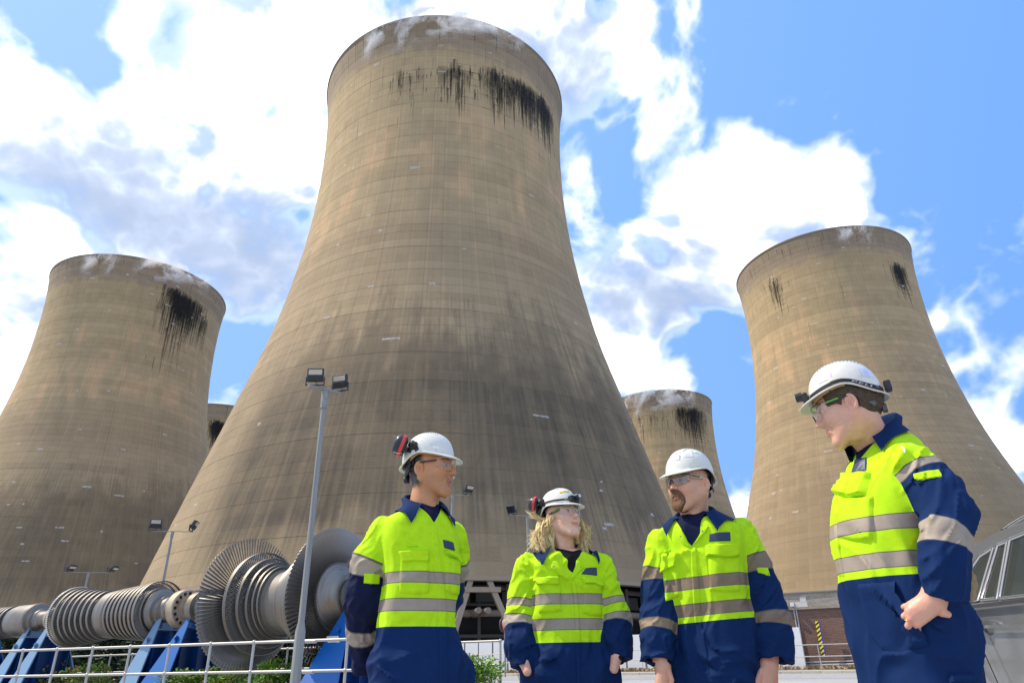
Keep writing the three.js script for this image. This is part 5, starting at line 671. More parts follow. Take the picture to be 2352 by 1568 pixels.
{ // the low-pressure rotor with two great fans of blades
  const R = rotor(0, 'big silver turbine rotor with two large bladed fans, behind the leftmost worker');
  const lastB = bladeGeo(0.70, 1.6, 0.15, 0.1, -0.35, -0.9, 10, 0.16);
  for (const [t, s] of [[0, 1], [2.875, -1]]) for (let i = 0; i < 104; i++) { const m = mesh('blade', lastB, M.blade, R); m.position.x = t; m.rotation.set(i / 104 * Math.PI * 2, 0, 0); if (s < 0) m.scale.x = -1; }
  const row = (t, r0, r1, n, c, s) => { const g = ringOf(bladeGeo(r0, r1, c, c * 0.8, -0.35 * s, -0.95 * s, 4, 0.16), n, 0); g.translate(t, 0, 0); tag(mesh('blade_row', g, M.rowBlade, R), null, null, null, 'stuff'); mesh('shroud', xlC([[t - c * 0.42, r1 - 0.004], [t - c * 0.42, r1 + 0.012], [t + c * 0.42, r1 + 0.012], [t + c * 0.42, r1 - 0.004], [t - c * 0.42, r1 - 0.004]], 96), M.steel, R); };
  for (const [d, r0, r1, n, c] of [[0.485, 0.74, 1.2, 120, 0.12], [0.74, 0.74, 1.04, 120, 0.11], [0.92, 0.74, 0.93, 120, 0.09], [1.05, 0.74, 0.86, 120, 0.07], [1.16, 0.74, 0.815, 120, 0.06]]) { row(d, r0, r1, n, c, 1); row(2.875 - d, r0, r1, n, c, -1); }
  mesh('drum', xlC([[0.06, 0.3], [0.06, 0.735], [0.56, 0.735], [0.56, 0.71], [0.66, 0.71], [0.66, 0.745], [1.2, 0.745], [1.22, 0.70], [1.655, 0.70], [1.675, 0.745], [2.215, 0.745], [2.215, 0.71], [2.315, 0.71], [2.315, 0.735], [2.815, 0.735], [2.815, 0.3]]), M.darkSteel, R);
  const hub = (s, o) => [[0.1, 0.72], [0.02, 0.745], [-0.07, 0.745], [-0.085, 0.70], [-0.1, 0.69], [-0.12, 0.64], [-0.2, 0.56], [-0.3, 0.485], [-0.40, 0.45], [-0.43, 0.45], [-0.435, 0.36], [-0.47, 0.355], [-0.475, 0.395], [-0.56, 0.395], [-0.565, 0.34], [-0.6, 0.34], [-0.605, 0.37], [-0.68, 0.365], [-0.70, 0.3], [-1.25, 0.3], [-1.25, 0.02]].map(([t, r]) => [o + s * t, r]);
  mesh('hub', xlC(hub(1, 0), 96), M.steel, R); mesh('hub', xlC(hub(-1, 2.875).slice(0, -2).concat([[4.6, 0.3], [4.62, 0.4], [4.82, 0.4], [4.82, 0.02]]), 96), M.steel, R);
  const roots = []; for (const o of [-0.03, 2.905]) for (let i = 0; i < 104; i++) { const a = (i + 0.5) / 104 * Math.PI * 2; const g = box(0.1, 0.05, 0.018, o, 0.765, 0); g.rotateX(a); roots.push(g); } tag(mesh('blade_root', merge(roots), M.blade, R), null, null, null, 'stuff');
}
{ // the intermediate rotor
  const o = 5.2, R = rotor(o, 'turbine rotor of many close rings left of the big fans, with a cream bolted flange');
  const L = (p) => p.map(([t, r]) => [t - o, r]);
  mesh('coupling_flange', xlC(L([[5.2, 0.02], [5.2, 0.2], [5.2, 0.46], [5.225, 0.485], [5.46, 0.485], [5.48, 0.46], [5.48, 0.26]]), 64), M.flangePaint, R);
  const holes = []; for (let i = 0; i < 16; i++) { const a = i / 16 * 2 * Math.PI; holes.push(new THREE.CylinderGeometry(0.043, 0.043, 0.012, 20).rotateZ(Math.PI / 2).translate(-0.001, Math.cos(a) * 0.385, Math.sin(a) * 0.385)); } holes.forEach((g) => mesh('bolt_hole', g, M.hole, R));
  mesh('coupling_recess', xlC([[-0.003, 0.26], [-0.003, 0.27], [-0.012, 0.27], [-0.02, 0.2], [-0.02, 0.02]], 48), M.flangePaint, R);
  mesh('shaft', xlC(L([[5.48, 0.26], [5.56, 0.25], [5.6, 0.29], [5.66, 0.29], [5.68, 0.31], [5.76, 0.31], [5.78, 0.29], [5.84, 0.33], [5.98, 0.33], [6.0, 0.38], [6.1, 0.4], [6.12, 0.46], [6.17, 0.5], [6.2, 0.53], [6.22, 0.56], [6.26, 0.56]]), 64), M.steel, R);
  const bolts = []; for (let i = 0; i < 18; i++) { const a = i / 18 * 2 * Math.PI; bolts.push(new THREE.CylinderGeometry(0.009, 0.009, 0.01, 10).rotateZ(Math.PI / 2).translate(6.2 - o, Math.cos(a) * 0.515, Math.sin(a) * 0.515)); } bolts.forEach((g) => mesh('bolt', g, M.hole, R));
  const list = []; for (let k = 0; k < 8; k++) list.push([6.36 + k * 0.205, 0.79 - 0.115 * Math.pow(k / 7, 0.8)]); for (let k = 0; k < 8; k++) list.push([8.55 + k * 0.225, 0.665 + 0.175 * (k / 7)]);
  for (const [t, r] of list) { const c = 0.075, h = r - 0.2, x = t - o; mesh('shroud', xlC([[x - c * 0.6, r - 0.012], [x - c * 0.6, r], [x + c * 0.6, r], [x + c * 0.6, r - 0.012], [x - c * 0.6, r - 0.012]], 96), M.steel, R); tag(mesh('blade_row', ringOf(bladeGeo(h, r - 0.008, c, c, 0.5, 0.6, 1, 0.2), 96, x), M.rowBlade, R), null, null, null, 'stuff'); mesh('disc', xlC([[x - 0.05, 0.4], [x - 0.05, h], [x - 0.035, h + 0.015], [x + 0.035, h + 0.015], [x + 0.05, h], [x + 0.05, 0.4]], 64), M.steel, R); }
  const tp = []; for (let i = 0; i < 96; i++) { const a = (i + 0.5) / 96 * 2 * Math.PI, g = rbox(0.085, 0.012, 0.03, 0.003, 0, 0.848, 0); g.rotateX(a); g.translate(10.125 - o, 0, 0); tp.push(g); } tag(mesh('blade_tip', merge(tp), std([0.75, 0.75, 0.73], 0.35, { metalness: 0.7 }), R), null, null, null, 'stuff');
  mesh('drum', xlC(L([[6.26, 0.5], [7.84, 0.46], [7.9, 0.56], [7.95, 0.625], [8.0, 0.645], [8.36, 0.63], [8.42, 0.6], [8.48, 0.46], [10.2, 0.55], [10.24, 0.4], [10.3, 0.3], [11.0, 0.24]]), 64), M.darkSteel, R); mesh('balance_disc', xlC(L([[7.93, 0.6], [7.97, 0.648], [8.34, 0.632], [8.4, 0.58]]), 64), M.steel, R);
}
{ // the high-pressure rotor, at the left edge
  const o = 11.0, R = rotor(o, 'smooth drum-shaped turbine rotor at the left edge of the photo');
  mesh('coupling_flange', xlC([[0, 0.02], [0, 0.31], [0.02, 0.335], [0.09, 0.335], [0.1, 0.3], [0.125, 0.3], [0.135, 0.335], [0.24, 0.335], [0.26, 0.3], [0.26, 0.22]], 56), M.flangePaint, R);
  for (let i = 0; i < 14; i++) { const a = i / 14 * 2 * Math.PI; mesh('bolt_hole', new THREE.CylinderGeometry(0.032, 0.032, 0.012, 18).rotateZ(Math.PI / 2).translate(-0.002, Math.cos(a) * 0.26, Math.sin(a) * 0.26), M.hole, R); }
  mesh('shaft', xlC([[-0.6, 0.02], [-0.6, 0.17], [0, 0.18], [0.26, 0.22], [0.4, 0.2], [0.45, 0.24], [0.75, 0.24], [0.8, 0.27], [0.84, 0.27], [0.86, 0.3], [0.96, 0.31], [0.98, 0.36], [1.03, 0.38], [1.05, 0.47], [1.1, 0.49]], 56), M.steel, R);
  mesh('drum', xlC([[1.06, 0.36], [1.06, 0.475], [1.09, 0.492], [1.2, 0.492], [1.22, 0.475], [2.05, 0.475], [2.2, 0.45], [2.3, 0.39], [2.34, 0.38], [5.2, 0.36]], 64), M.steel, R);
  const st = []; for (let i = 0; i < 60; i++) { const a = i / 60 * 2 * Math.PI; st.push(new THREE.CylinderGeometry(0.007, 0.007, 0.01, 8).rotateZ(Math.PI / 2).translate(1.048, Math.cos(a) * 0.43, Math.sin(a) * 0.43)); } tag(mesh('stud_ring', merge(st), M.hole, R), null, null, null, 'stuff');
  for (let k = 0; k < 12; k++) { const x = 2.42 + k * 0.2, r = 0.47 + 0.002 * k; mesh('shroud', xlC([[x - 0.05, r - 0.012], [x - 0.05, r], [x + 0.05, r], [x + 0.05, r - 0.012], [x - 0.05, r - 0.012]], 80), M.steel, R); tag(mesh('blade_row', ringOf(bladeGeo(0.36, r - 0.008, 0.09, 0.09, 0.5, 0.6, 1, 0.2), 80, x), M.blade, R), null, null, null, 'stuff'); }
}
M.blueWeb = std([0.001, 0.036, 0.16], 0.4); M.blueBright = std([0.001, 0.10, 0.37], 0.4); M.blueLight = std([0.17, 0.29, 0.44], 0.36);
function turbineStand(t, bright, wTop, wBot, reach, label) {
  const p = axisAt(t), S = thing('turbine_stand', label, 'machine stand', [p.x, FAR, p.z], ATURN, 'blue steel stands under the turbine rotors'), hy = 1.92, fm = bright ? M.blueBright : M.blueLight;
  const plate = (s) => { const sh = new THREE.Shape(); const len = Math.hypot(hy, reach - 0.24); sh.moveTo(-wBot, 0); sh.lineTo(wBot, 0); sh.lineTo(wTop, len); sh.lineTo(-wTop, len); const g = new THREE.ExtrudeGeometry(sh, { depth: 0.03, bevelEnabled: true, bevelSize: 0.004, bevelThickness: 0.004, bevelSegments: 1 }); g.rotateX(-Math.atan2(reach - 0.24, hy) * -s * -1); return g; };
  const front = (s) => { const pos = [], a = [[-wBot, 0, reach], [wBot, 0, reach], [wTop, hy, 0.24], [-wTop, hy, 0.24]], th = 0.035, n = V(0, reach - 0.24, hy).normalize(); const q = a.map(([x, y, z]) => V(x, y, z)), r = q.map((v) => v.clone().addScaledVector(n, -th)); const f = (...v) => { for (const i of [0, 1, 2, 0, 2, 3]) pos.push(v[i].x, v[i].y, v[i].z * s); }; f(...q); f(r[3], r[2], r[1], r[0]); f(q[1], r[1], r[2], q[2]); f(q[0], q[3], r[3], r[0]); f(q[3], q[2], r[2], r[3]); f(q[0], r[0], r[1], q[1]); const g = new THREE.BufferGeometry(); g.setAttribute('position', new THREE.Float32BufferAttribute(pos, 3)); g.computeVertexNormals(); return g; };
  mesh('front_plate', front(-1), fm, S); mesh('back_plate', front(1), fm, S);
  const sh = new THREE.Shape(); sh.moveTo(-reach + 0.03, 0); sh.lineTo(reach - 0.03, 0); sh.lineTo(0.3, hy - 0.3); sh.lineTo(-0.3, hy - 0.3); mesh('web', new THREE.ExtrudeGeometry(sh, { depth: 0.04, bevelEnabled: false }).rotateY(-Math.PI / 2).translate(0.02, 0, 0), M.blueWeb, S);
  for (const z of [-reach * 0.45, 0, reach * 0.45]) { const h = (hy - 0.32) * Math.min(1, (reach - Math.abs(z)) / (reach - 0.3)); mesh('stiffener', box(Math.min(wBot * 1.3, 0.5), h - 0.02, 0.02, 0, h / 2, z), M.blueWeb, S); }
  mesh('top_plate', box(wTop * 2 + 0.16, 0.03, 0.62, 0, hy - 0.285, 0), fm, S); mesh('saddle', box(wTop * 2 + 0.02, 0.16, 0.34, 0, hy - 0.19, 0), fm, S);
  const zz = -lerp(reach, 0.24, 0.72) - 0.02; mesh('lifting_lug', merge([new THREE.CylinderGeometry(0.06, 0.06, 0.03, 20).rotateZ(Math.PI / 2), box(0.03, 0.12, 0.1, 0, -0.07, 0.02)].map((g) => g.translate(-wTop * 0.4, hy * 0.72, zz - 0.03))), fm, S);
  return S;
}
turbineStand(14.7, true, 0.1, 0.4, 0.95, 'blue stand at the very left edge under the drum-shaped rotor');
turbineStand(12.05, false, 0.085, 0.37, 0.95, 'pale blue fronted stand under the drum-shaped rotor, first of a close pair from the left');
turbineStand(11.0, false, 0.085, 0.37, 0.95, 'pale blue fronted stand, second of a close pair, left of the many-ringed rotor');
turbineStand(5.95, false, 0.085, 0.4, 0.95, 'pale blue fronted stand just left of the cream bolted flange');
turbineStand(4.75, true, 0.05, 0.55, 1.15, 'bright blue stand between the cream flange and the big left fan');
const lastStand = turbineStand(-0.62, true, 0.07, 0.62, 1.2, 'bright blue stand with a white plate, beside the leftmost worker');
mesh('notice_plate', new THREE.PlaneGeometry(0.34, 0.26), canvasMat(textTex(256, 192, '#dcdee2', (c) => { c.fillStyle = '#9aa0aa'; for (let i = 0; i < 8; i++) c.fillRect(22, 18 + i * 20, 200 - ((i * 37) % 50), 6); }), 0.5), lastStand).position.set(0.02, 1.14, -0.64);
lastStand.children.at(-1).rotation.set(0.46, Math.PI, 0, 'YXZ');

// ---------------------------------------------------------------- tube railings of the display
M.galv = std([1, 1, 1], 0.5, { metalness: 0.45, map: tex(256, 256, (u, v, o) => { const a = fbm(u * 20, v * 20, 4, 4); const k = 0.42 + 0.2 * (a - 0.5); o[0] = k * 1.03; o[1] = k; o[2] = k * 0.94; }) });
function railing(a, b, n, tops, base, label, group, r = 0.024, first = 0, ball = true) {
  const d = b.clone().sub(a), L = d.length(), t = thing('handrail', label, 'railing', [a.x, base, a.z], Math.atan2(-d.z, d.x), group);
  for (const y of tops) mesh('rail', bar(V(0, y, 0), V(L, y, 0), r, r, 14), M.galv, t);
  for (let i = 0; i <= n; i++) { const x = first + (L - first) * i / n; mesh('post', bar(V(x, 0, 0), V(x, tops[0], 0), r, r, 12), M.galv, t); if (ball) for (const y of tops) mesh('ball_joint', new THREE.SphereGeometry(r * 1.75, 14, 10).translate(x, y, 0), M.galv, t); }
  return t;
}
const fr = railing(V(-13.45, 0, -17.17), V(-2.05, 0, -12.84), 12, [1.08, 0.585], FAR, 'silver tube railing in front of the turbine rotors, nearest the camera', 'tube railings round the turbine display', 0.025);
for (const y of [1.08, 0.585]) mesh('coupling_sleeve', bar(V(10.3, y - 0.012, 0), V(10.52, y - 0.012, 0), 0.036, 0.036, 14), M.galv, fr);
railing(V(-16.0, 0, -25.8), V(-0.4, 0, -17.2), 16, [1.12, 0.625], FAR, 'silver tube railing behind the turbine rotors, in front of the hedge', 'tube railings round the turbine display', 0.025);

// ---------------------------------------------------------------- floodlight columns
M.lampBody = std([0.03, 0.036, 0.05], 0.45, { metalness: 0.3 }); M.lampFace = std([0.50, 0.44, 0.33], 0.28); M.lampDark = std([0.018, 0.016, 0.015], 0.5); M.column = std([1, 1, 1], 0.55, { metalness: 0.35, map: tex(256, 256, (u, v, o) => { const a = fbm(u * 14, v * 14, 9, 4); const k = 0.27 + 0.16 * (a - 0.5); o[0] = k * 0.99; o[1] = k; o[2] = k * 0.95; }) });
function floodlight(t, at, turn, tilt, s = 1) {
  const m = new THREE.Matrix4().compose(at, new THREE.Quaternion().setFromEuler(new THREE.Euler(tilt, turn, 0, 'YXZ')), V(s, s, s)), P = (g) => g.applyMatrix4(m);
  const b = mesh('floodlight', P(merge([rbox(0.32, 0.27, 0.05, 0.012, 0, 0.2, 0), ...[...Array(10)].map((_, i) => box(0.01, 0.25, 0.05, -0.135 + i * 0.03, 0.2, -0.045))].map((g) => { g = clean(g); g.deleteAttribute('uv'); return g; }))), M.lampBody, t);
  mesh('lamp_glass', P(box(0.26, 0.105, 0.006, 0, 0.255, 0.027)), M.lampFace, b); mesh('driver_box', P(rbox(0.27, 0.105, 0.03, 0.006, 0, 0.13, 0.03)), M.lampDark, b);
  const up = new THREE.Matrix4().compose(at, new THREE.Quaternion().setFromEuler(new THREE.Euler(0, turn, 0, 'YXZ')), V(s, s, s));
  mesh('bracket', merge([box(0.36, 0.014, 0.04, 0, 0.0, 0), box(0.012, 0.17, 0.04, -0.175, 0.085, 0), box(0.012, 0.17, 0.04, 0.175, 0.085, 0)]).applyMatrix4(up), M.lampBody, t);
  mesh('cable', tubeOf([V(-0.02, 0.09, -0.03), V(0.03, 0.04, -0.06), V(-0.06, 0.02, -0.03), V(-0.1, 0.01, 0.0)], 0.006, 16, 6).applyMatrix4(up), M.lampDark, t);
}
function lampColumn(x, z, y0, h, barDir, heads, label, r = 0.06) {
  const t = thing('lamp_column', label, 'lamp post', [x, y0, z], 0, 'galvanised floodlight columns');
  mesh('column', toCreasedNormals(lathe([[r * 1.8, 0], [r * 1.8, h * 0.26], [r * 1.15, h * 0.285], [r * 1.1, h * 0.5], [r, h - 0.28], [r, h], [0.001, h]], 20), 0.5), M.column, t); mesh('collar', lathe([[r + 0.001, h - 0.3], [r + 0.014, h - 0.3], [r + 0.014, h - 0.03], [r + 0.001, h - 0.03]], 20), M.column, t);
  const [bx, bz, L] = barDir; mesh('crossbar', beam(V(-bx * L, h, -bz * L), V(bx * L, h, bz * L), 0.05, 0.03), M.column, t);
  heads.forEach(([s, turn, tilt, sc]) => floodlight(t, V(bx * L * 0.86 * s, h + 0.03, bz * L * 0.86 * s), turn, tilt, sc));
  return t;
}
lampColumn(-2.8, -9.6, 0.16, 4.5, [0.76, -0.65, 0.27], [[-0.75, 0.05, 0.12, 0.76], [1, -0.3, 0.16, 0.76]], 'tallest floodlight column with twin lamps, in front of the big left fan', 0.036);
lampColumn(-17.6, -36, FAR, 7.1, [0.98, -0.2, 1.0], [[-1, 0.3, 0.15, 1.7], [1, 1.75, 0.5, 1.7]], 'twin floodlight column rising behind the many-ringed rotor, before the central tower');
lampColumn(-25.6, -43, FAR, 6.05, [0.97, -0.25, 1.3], [[-1, 1.2, 0.9, 1.5], [1, 1.5, 1.0, 1.5]], 'twin floodlight column farthest left, before the left tower');
lampColumn(-2.72, -30, FAR, 7.35, [0.98, -0.1, 0.75], [[-1, 2.9, -0.5, 1.3], [1, 0.75, 0.62, 1.3]], 'floodlight column seen beside the mouth of the leftmost worker');
lampColumn(0.6, -35, FAR, 7.35, [0.95, -0.3, 0.9], [[-1, 2.6, -0.5, 1.4], [1, 2.2, -0.4, 1.4]], 'floodlight column beside the hair of the blonde woman');

// ---------------------------------------------------------------- hedge and shrubs
const leafMat = (c, o = {}) => new THREE.MeshPhysicalMaterial({ color: new THREE.Color().setRGB(...c), roughness: 0.75, vertexColors: true, transmission: 0.25, thickness: 0, side: THREE.DoubleSide, ...o });
function sprays(n, seed, place, size, tint, seg = 1) {      // many small folded leaves
  const r = rng(seed), P = [], N = [], C = [];
  for (let i = 0; i < n; i++) { const [x, y, z, out] = place(r), s = size * (0.6 + 0.8 * r()), a = r() * 6.28, e = (r() - 0.35) * 1.6, d = V(Math.cos(a) * Math.cos(e), Math.sin(e), Math.sin(a) * Math.cos(e)); if (out) d.addScaledVector(out, 0.8).normalize(); const w = V(-d.z, (r() - 0.5) * 0.8, d.x).normalize().multiplyScalar(s * 0.36), n1 = w.clone().cross(d).normalize(); const k = 0.55 + 0.9 * r(), c = tint(r); const A = [x, y, z], B = [x + d.x * s * 0.5 + w.x, y + d.y * s * 0.5 + w.y, z + d.z * s * 0.5 + w.z], D = [x + d.x * s * 0.5 - w.x, y + d.y * s * 0.5 - w.y, z + d.z * s * 0.5 - w.z], E = [x + d.x * s, y + d.y * s - s * 0.1, z + d.z * s]; for (const v of [A, B, E, A, E, D]) { P.push(...v); N.push(n1.x, n1.y, n1.z); C.push(c[0] * k, c[1] * k, c[2] * k); } }
  const g = new THREE.BufferGeometry(); g.setAttribute('position', new THREE.Float32BufferAttribute(P, 3)); g.setAttribute('normal', new THREE.Float32BufferAttribute(N, 3)); g.setAttribute('color', new THREE.Float32BufferAttribute(C, 3)); return g;
}
M.leaf = leafMat([1, 1, 1]); M.bark = std([0.1, 0.075, 0.05], 0.95);
{ // a row of clipped conifers behind the rotors
  const a = V(-26, 0, -34.5), b = V(-4.6, 0, -24.2), n = 15, r = rng(99);
  for (let i = 0; i < n; i++) {
    const t = i / (n - 1), x = lerp(a.x, b.x, t), z = lerp(a.z, b.z, t), left = i < 10, h = (left ? 3.05 : 2.6) + r() * 0.4, w = 1.15;
    const T = thing('conifer', left ? 'dark green conifer in the hedge row behind the left rotors' : 'dark green conifer in the hedge row seen through the big fans', 'conifer', [x, FAR, z], 0, left ? 'conifers of the hedge behind the left rotors' : 'conifers of the hedge behind the big fans');
    mesh('trunk', bar(V(0, 0, 0), V(0, h * 0.9, 0), 0.09, 0.03, 8), M.bark, T);
    const tips = [...Array(5)].map(() => [(r() - 0.5) * 1.7, h * (0.9 + 0.14 * r()), (r() - 0.5) * 1.0]);
    tag(mesh('foliage', sprays(5200, 300 + i, (q) => { const k = q(); if (k > 0.93) { const p = tips[Math.floor(q() * 5)], s = q(); const rr = 0.16 * (1 - s) ; const an = q() * 6.28; return [p[0] + Math.cos(an) * rr, h * 0.86 + (p[1] - h * 0.86) * s, p[2] + Math.sin(an) * rr, V(Math.cos(an), 0.6, Math.sin(an))]; } const y = 0.25 + q() * h * 0.78, an = q() * 6.28, sh = Math.pow(q(), 0.3), ww = w * (1 - 0.35 * Math.pow(y / h, 3)) * (0.82 + 0.3 * noise(x + Math.cos(an) * 2, y * 2.2, z + Math.sin(an) * 2)); return [Math.cos(an) * ww * sh, y, Math.sin(an) * ww * 0.9 * sh, V(Math.cos(an), 0.3, Math.sin(an))]; }, 0.17, (q) => { const g = q(); return g > 0.9 ? [0.06, 0.11, 0.02] : [0.018, 0.052, 0.016]; }), M.leaf, T), null, null, null, 'stuff');
  }
}
function shrub(x, z, w, h, seed, mix, label, n = 1500) {
  const T = thing('shrub', label, 'shrub', [x, FAR, z], 0), r = rng(seed), st = [];
  for (let i = 0; i < 9; i++) { const an = r() * 6.28, k = 0.3 + 0.6 * r(); st.push(bar(V(0, 0, 0), V(Math.cos(an) * w * k, h * (0.6 + 0.4 * r()), Math.sin(an) * w * k), 0.012, 0.004, 5)); } mesh('stem', merge(st), M.bark, T);
  const cl = [...Array(16)].map(() => { const an = r() * 6.28, k = Math.sqrt(r()); return [Math.cos(an) * w * k, h * (0.35 + 0.65 * r() * (1 - 0.4 * k)), Math.sin(an) * w * k]; });
  tag(mesh('foliage', sprays(n, seed + 1, (q) => { const c = cl[Math.floor(q() * 16)], d = V(q() - 0.5, q() - 0.5, q() - 0.5).normalize(), k = 0.26 * Math.cbrt(q()); return [c[0] + d.x * k, Math.max(0.05, c[1] + d.y * k * 0.9), c[2] + d.z * k, d]; }, 0.085, (q) => { const g = q(); return g < mix[0] ? [0.42, 0.10, 0.05] : g < mix[1] ? [0.45, 0.36, 0.08] : g < 0.85 ? [0.14, 0.30, 0.02] : [0.30, 0.45, 0.06]; }), M.leaf, T), null, null, null, 'stuff');
}
shrub(-13.9, -22.8, 0.5, 0.8, 1, [0.22, 0.4], 'red-tipped shrub under the many-ringed rotor, left of the pale blue stand'); shrub(-12.4, -22.0, 0.5, 0.78, 2, [0.12, 0.25], 'green and red shrub beside the pale blue stand under the ringed rotor');
shrub(-8.25, -18.6, 0.45, 0.62, 3, [0.03, 0.08], 'green shrub under the big left fan, nearest its stand'); shrub(-7.2, -18.8, 0.5, 0.7, 4, [0.05, 0.1], 'green shrub between the big left fan and the tallest lamp column', 2200); shrub(-5.6, -17.6, 0.55, 0.7, 5, [0.02, 0.06], 'green shrub right of the tallest lamp column', 2200);
shrub(-1.0, -16.6, 0.5, 0.78, 6, [0, 0.04], 'bright green shrub between the leftmost worker and the woman', 1800);
{ const T = thing('bare_shrub', 'leafless reddish twigs left of the woman at the bottom', 'shrub', [0.2, FAR, -18.5]), r = rng(8), l = []; for (let i = 0; i < 26; i++) { const an = r() * 6.28, k = r() * 0.5, p = V(Math.cos(an) * k, 0.3 + r() * 0.62, Math.sin(an) * k); l.push(bar(V(Math.cos(an) * 0.05, 0, Math.sin(an) * 0.05), p, 0.006, 0.003, 5), bar(p.clone().multiplyScalar(0.6), p.clone().add(V((r() - 0.5) * 0.2, 0.1, 0)), 0.004, 0.002, 5)); } tag(mesh('twig', merge(l), std([0.2, 0.1, 0.07], 0.9), T), null, null, null, 'stuff'); }

// ---------------------------------------------------------------- the road's far side: kerb, pavement, verge, guard rail, hoarding
const KA = V(16.6, 0, -33.0), KD = V(-0.81, 0, -0.586), KN = V(0.586, 0, -0.81), along = (s, o, y = 0) => KA.clone().addScaledVector(KD, s).addScaledVector(KN, o).setY(y);
const sheet = (s0, s1, o0, o1, y, n = 1, k = 2) => { const pos = [], uv = [], idx = []; for (let i = 0; i <= n; i++) for (const o of [o0, o1]) { const p = along(lerp(s0, s1, i / n), o, y); pos.push(p.x, p.y, p.z); uv.push(lerp(s0, s1, i / n) / k, o / k); } for (let i = 0; i < n; i++) { const a = i * 2; idx.push(a, a + 2, a + 1, a + 1, a + 2, a + 3); } const g = new THREE.BufferGeometry(); g.setAttribute('position', new THREE.Float32BufferAttribute(pos, 3)); g.setAttribute('uv', new THREE.Float32BufferAttribute(uv, 2)); g.setIndex(idx); g.computeVertexNormals(); return g; };
const grain = (c, f, amp, seed) => std([1, 1, 1], 0.93, { side: THREE.DoubleSide, map: tex(256, 256, (u, v, o) => { const k = 1 + amp * (fbm(u * f, v * f, seed, 4) - 0.5) + amp * 0.6 * (noise(u * 120, v * 120, seed) - 0.5); o[0] = c[0] * k; o[1] = c[1] * k; o[2] = c[2] * k; }) });
const slab = (s0, s1, o0, o1, y0, y1) => { const p = [along(s0, o0), along(s1, o0), along(s1, o1), along(s0, o1)], sh = new THREE.Shape(p.map((q) => new THREE.Vector2(q.x, -q.z))); return new THREE.ExtrudeGeometry(sh, { depth: y1 - y0, bevelEnabled: false }).rotateX(-Math.PI / 2).translate(0, y0, 0); };
struct('road', sheet(-6, 60, -9.5, -0.16, FAR + 0.006, 1, 3), grain([0.33, 0.325, 0.32], 12, 0.35, 3));
struct('road_marking', merge([sheet(6.5, 10.8, -3.0, -2.88, FAR + 0.012), sheet(4.6, 6.6, -1.1, -1.0, FAR + 0.012), sheet(16, 21, -3.0, -2.88, FAR + 0.012)]), std([0.8, 0.79, 0.75], 0.8, { side: THREE.DoubleSide }));
struct('pavement', slab(-6, 60, 0.0, 2.0, FAR - 0.1, FAR + 0.115), grain([0.46, 0.44, 0.41], 9, 0.3, 6));
struct('verge', slab(-6, 60, 2.0, 4.6, FAR - 0.1, FAR + 0.15), grain([0.24, 0.17, 0.105], 16, 0.9, 9));
{ const K = new THREE.Group(); K.name = 'kerb'; K.userData.kind = 'structure'; scene.add(K); const r = rng(4), mats = [0.40, 0.44, 0.48, 0.43].map((k) => grain([k, k * 0.92, k * 0.78], 8, 0.25, k * 100)); const g = rbox(0.905, 0.3, 0.15, 0.018); for (let i = 0; i < 44; i++) { const p = along(-3 + i * 0.914 + 0.457, -0.08, FAR - 0.03 + (r() - 0.5) * 0.008), m = mesh('kerbstone', g, mats[i % 4], K); m.position.copy(p); m.rotation.y = Math.atan2(-KD.z, KD.x) + (r() - 0.5) * 0.006; } }
{ const T = thing('dry_weeds', 'dry brown grass and weeds along the foot of the white hoarding', 'weeds', [0, 0, 0]); T.userData.kind = 'stuff'; tag(mesh('weed', sprays(6000, 71, (q) => { const p = along(-2 + q() * 40, 2.1 + q() * 2.3, FAR + 0.15); return [p.x, p.y - 0.02, p.z, V(0, 1.2, 0)]; }, 0.2, (q) => q() > 0.85 ? [0.16, 0.24, 0.05] : [0.32, 0.22, 0.12]), M.leaf, T), null, null, null, 'stuff'); }
{ const a = along(-2, 0.45), b = along(40, 0.45); railing(a, b, 23, [1.1, 0.6], FAR + 0.11, 'thin grey guard rail along the far pavement behind the workers', null, 0.022, 0, false); }
M.board = std([1, 1, 1], 0.5, { map: tex(256, 256, (u, v, o) => { const k = 0.64 + 0.06 * (fbm(u * 5, v * 14, 3, 4) - 0.5); o[0] = k * 0.97; o[1] = k; o[2] = k * 1.03; }) }); M.darkPost = std([0.10, 0.115, 0.125], 0.6);
{ const a = V(-16, 0, -63), b = V(14.6, 0, -38.6), L = a.distanceTo(b), n = 30, T = thing('hoarding', 'white panel hoarding with dark posts at the foot of the central tower', 'hoarding', [a.x, FAR, a.z], Math.atan2(-(b.z - a.z), b.x - a.x)); const pg = rbox(L / n - 0.12, 1.98, 0.04, 0.01), qg = box(0.11, 2.04, 0.08); for (let i = 0; i < n; i++) { mesh('panel', pg, M.board, T).position.set((i + 0.5) * L / n, 1.09 + 0.01 * ((i * 7) % 3), 0.012 * ((i * 5) % 3 - 1)); mesh('post', qg, M.darkPost, T).position.set(i * L / n, 1.1, -0.03); } }
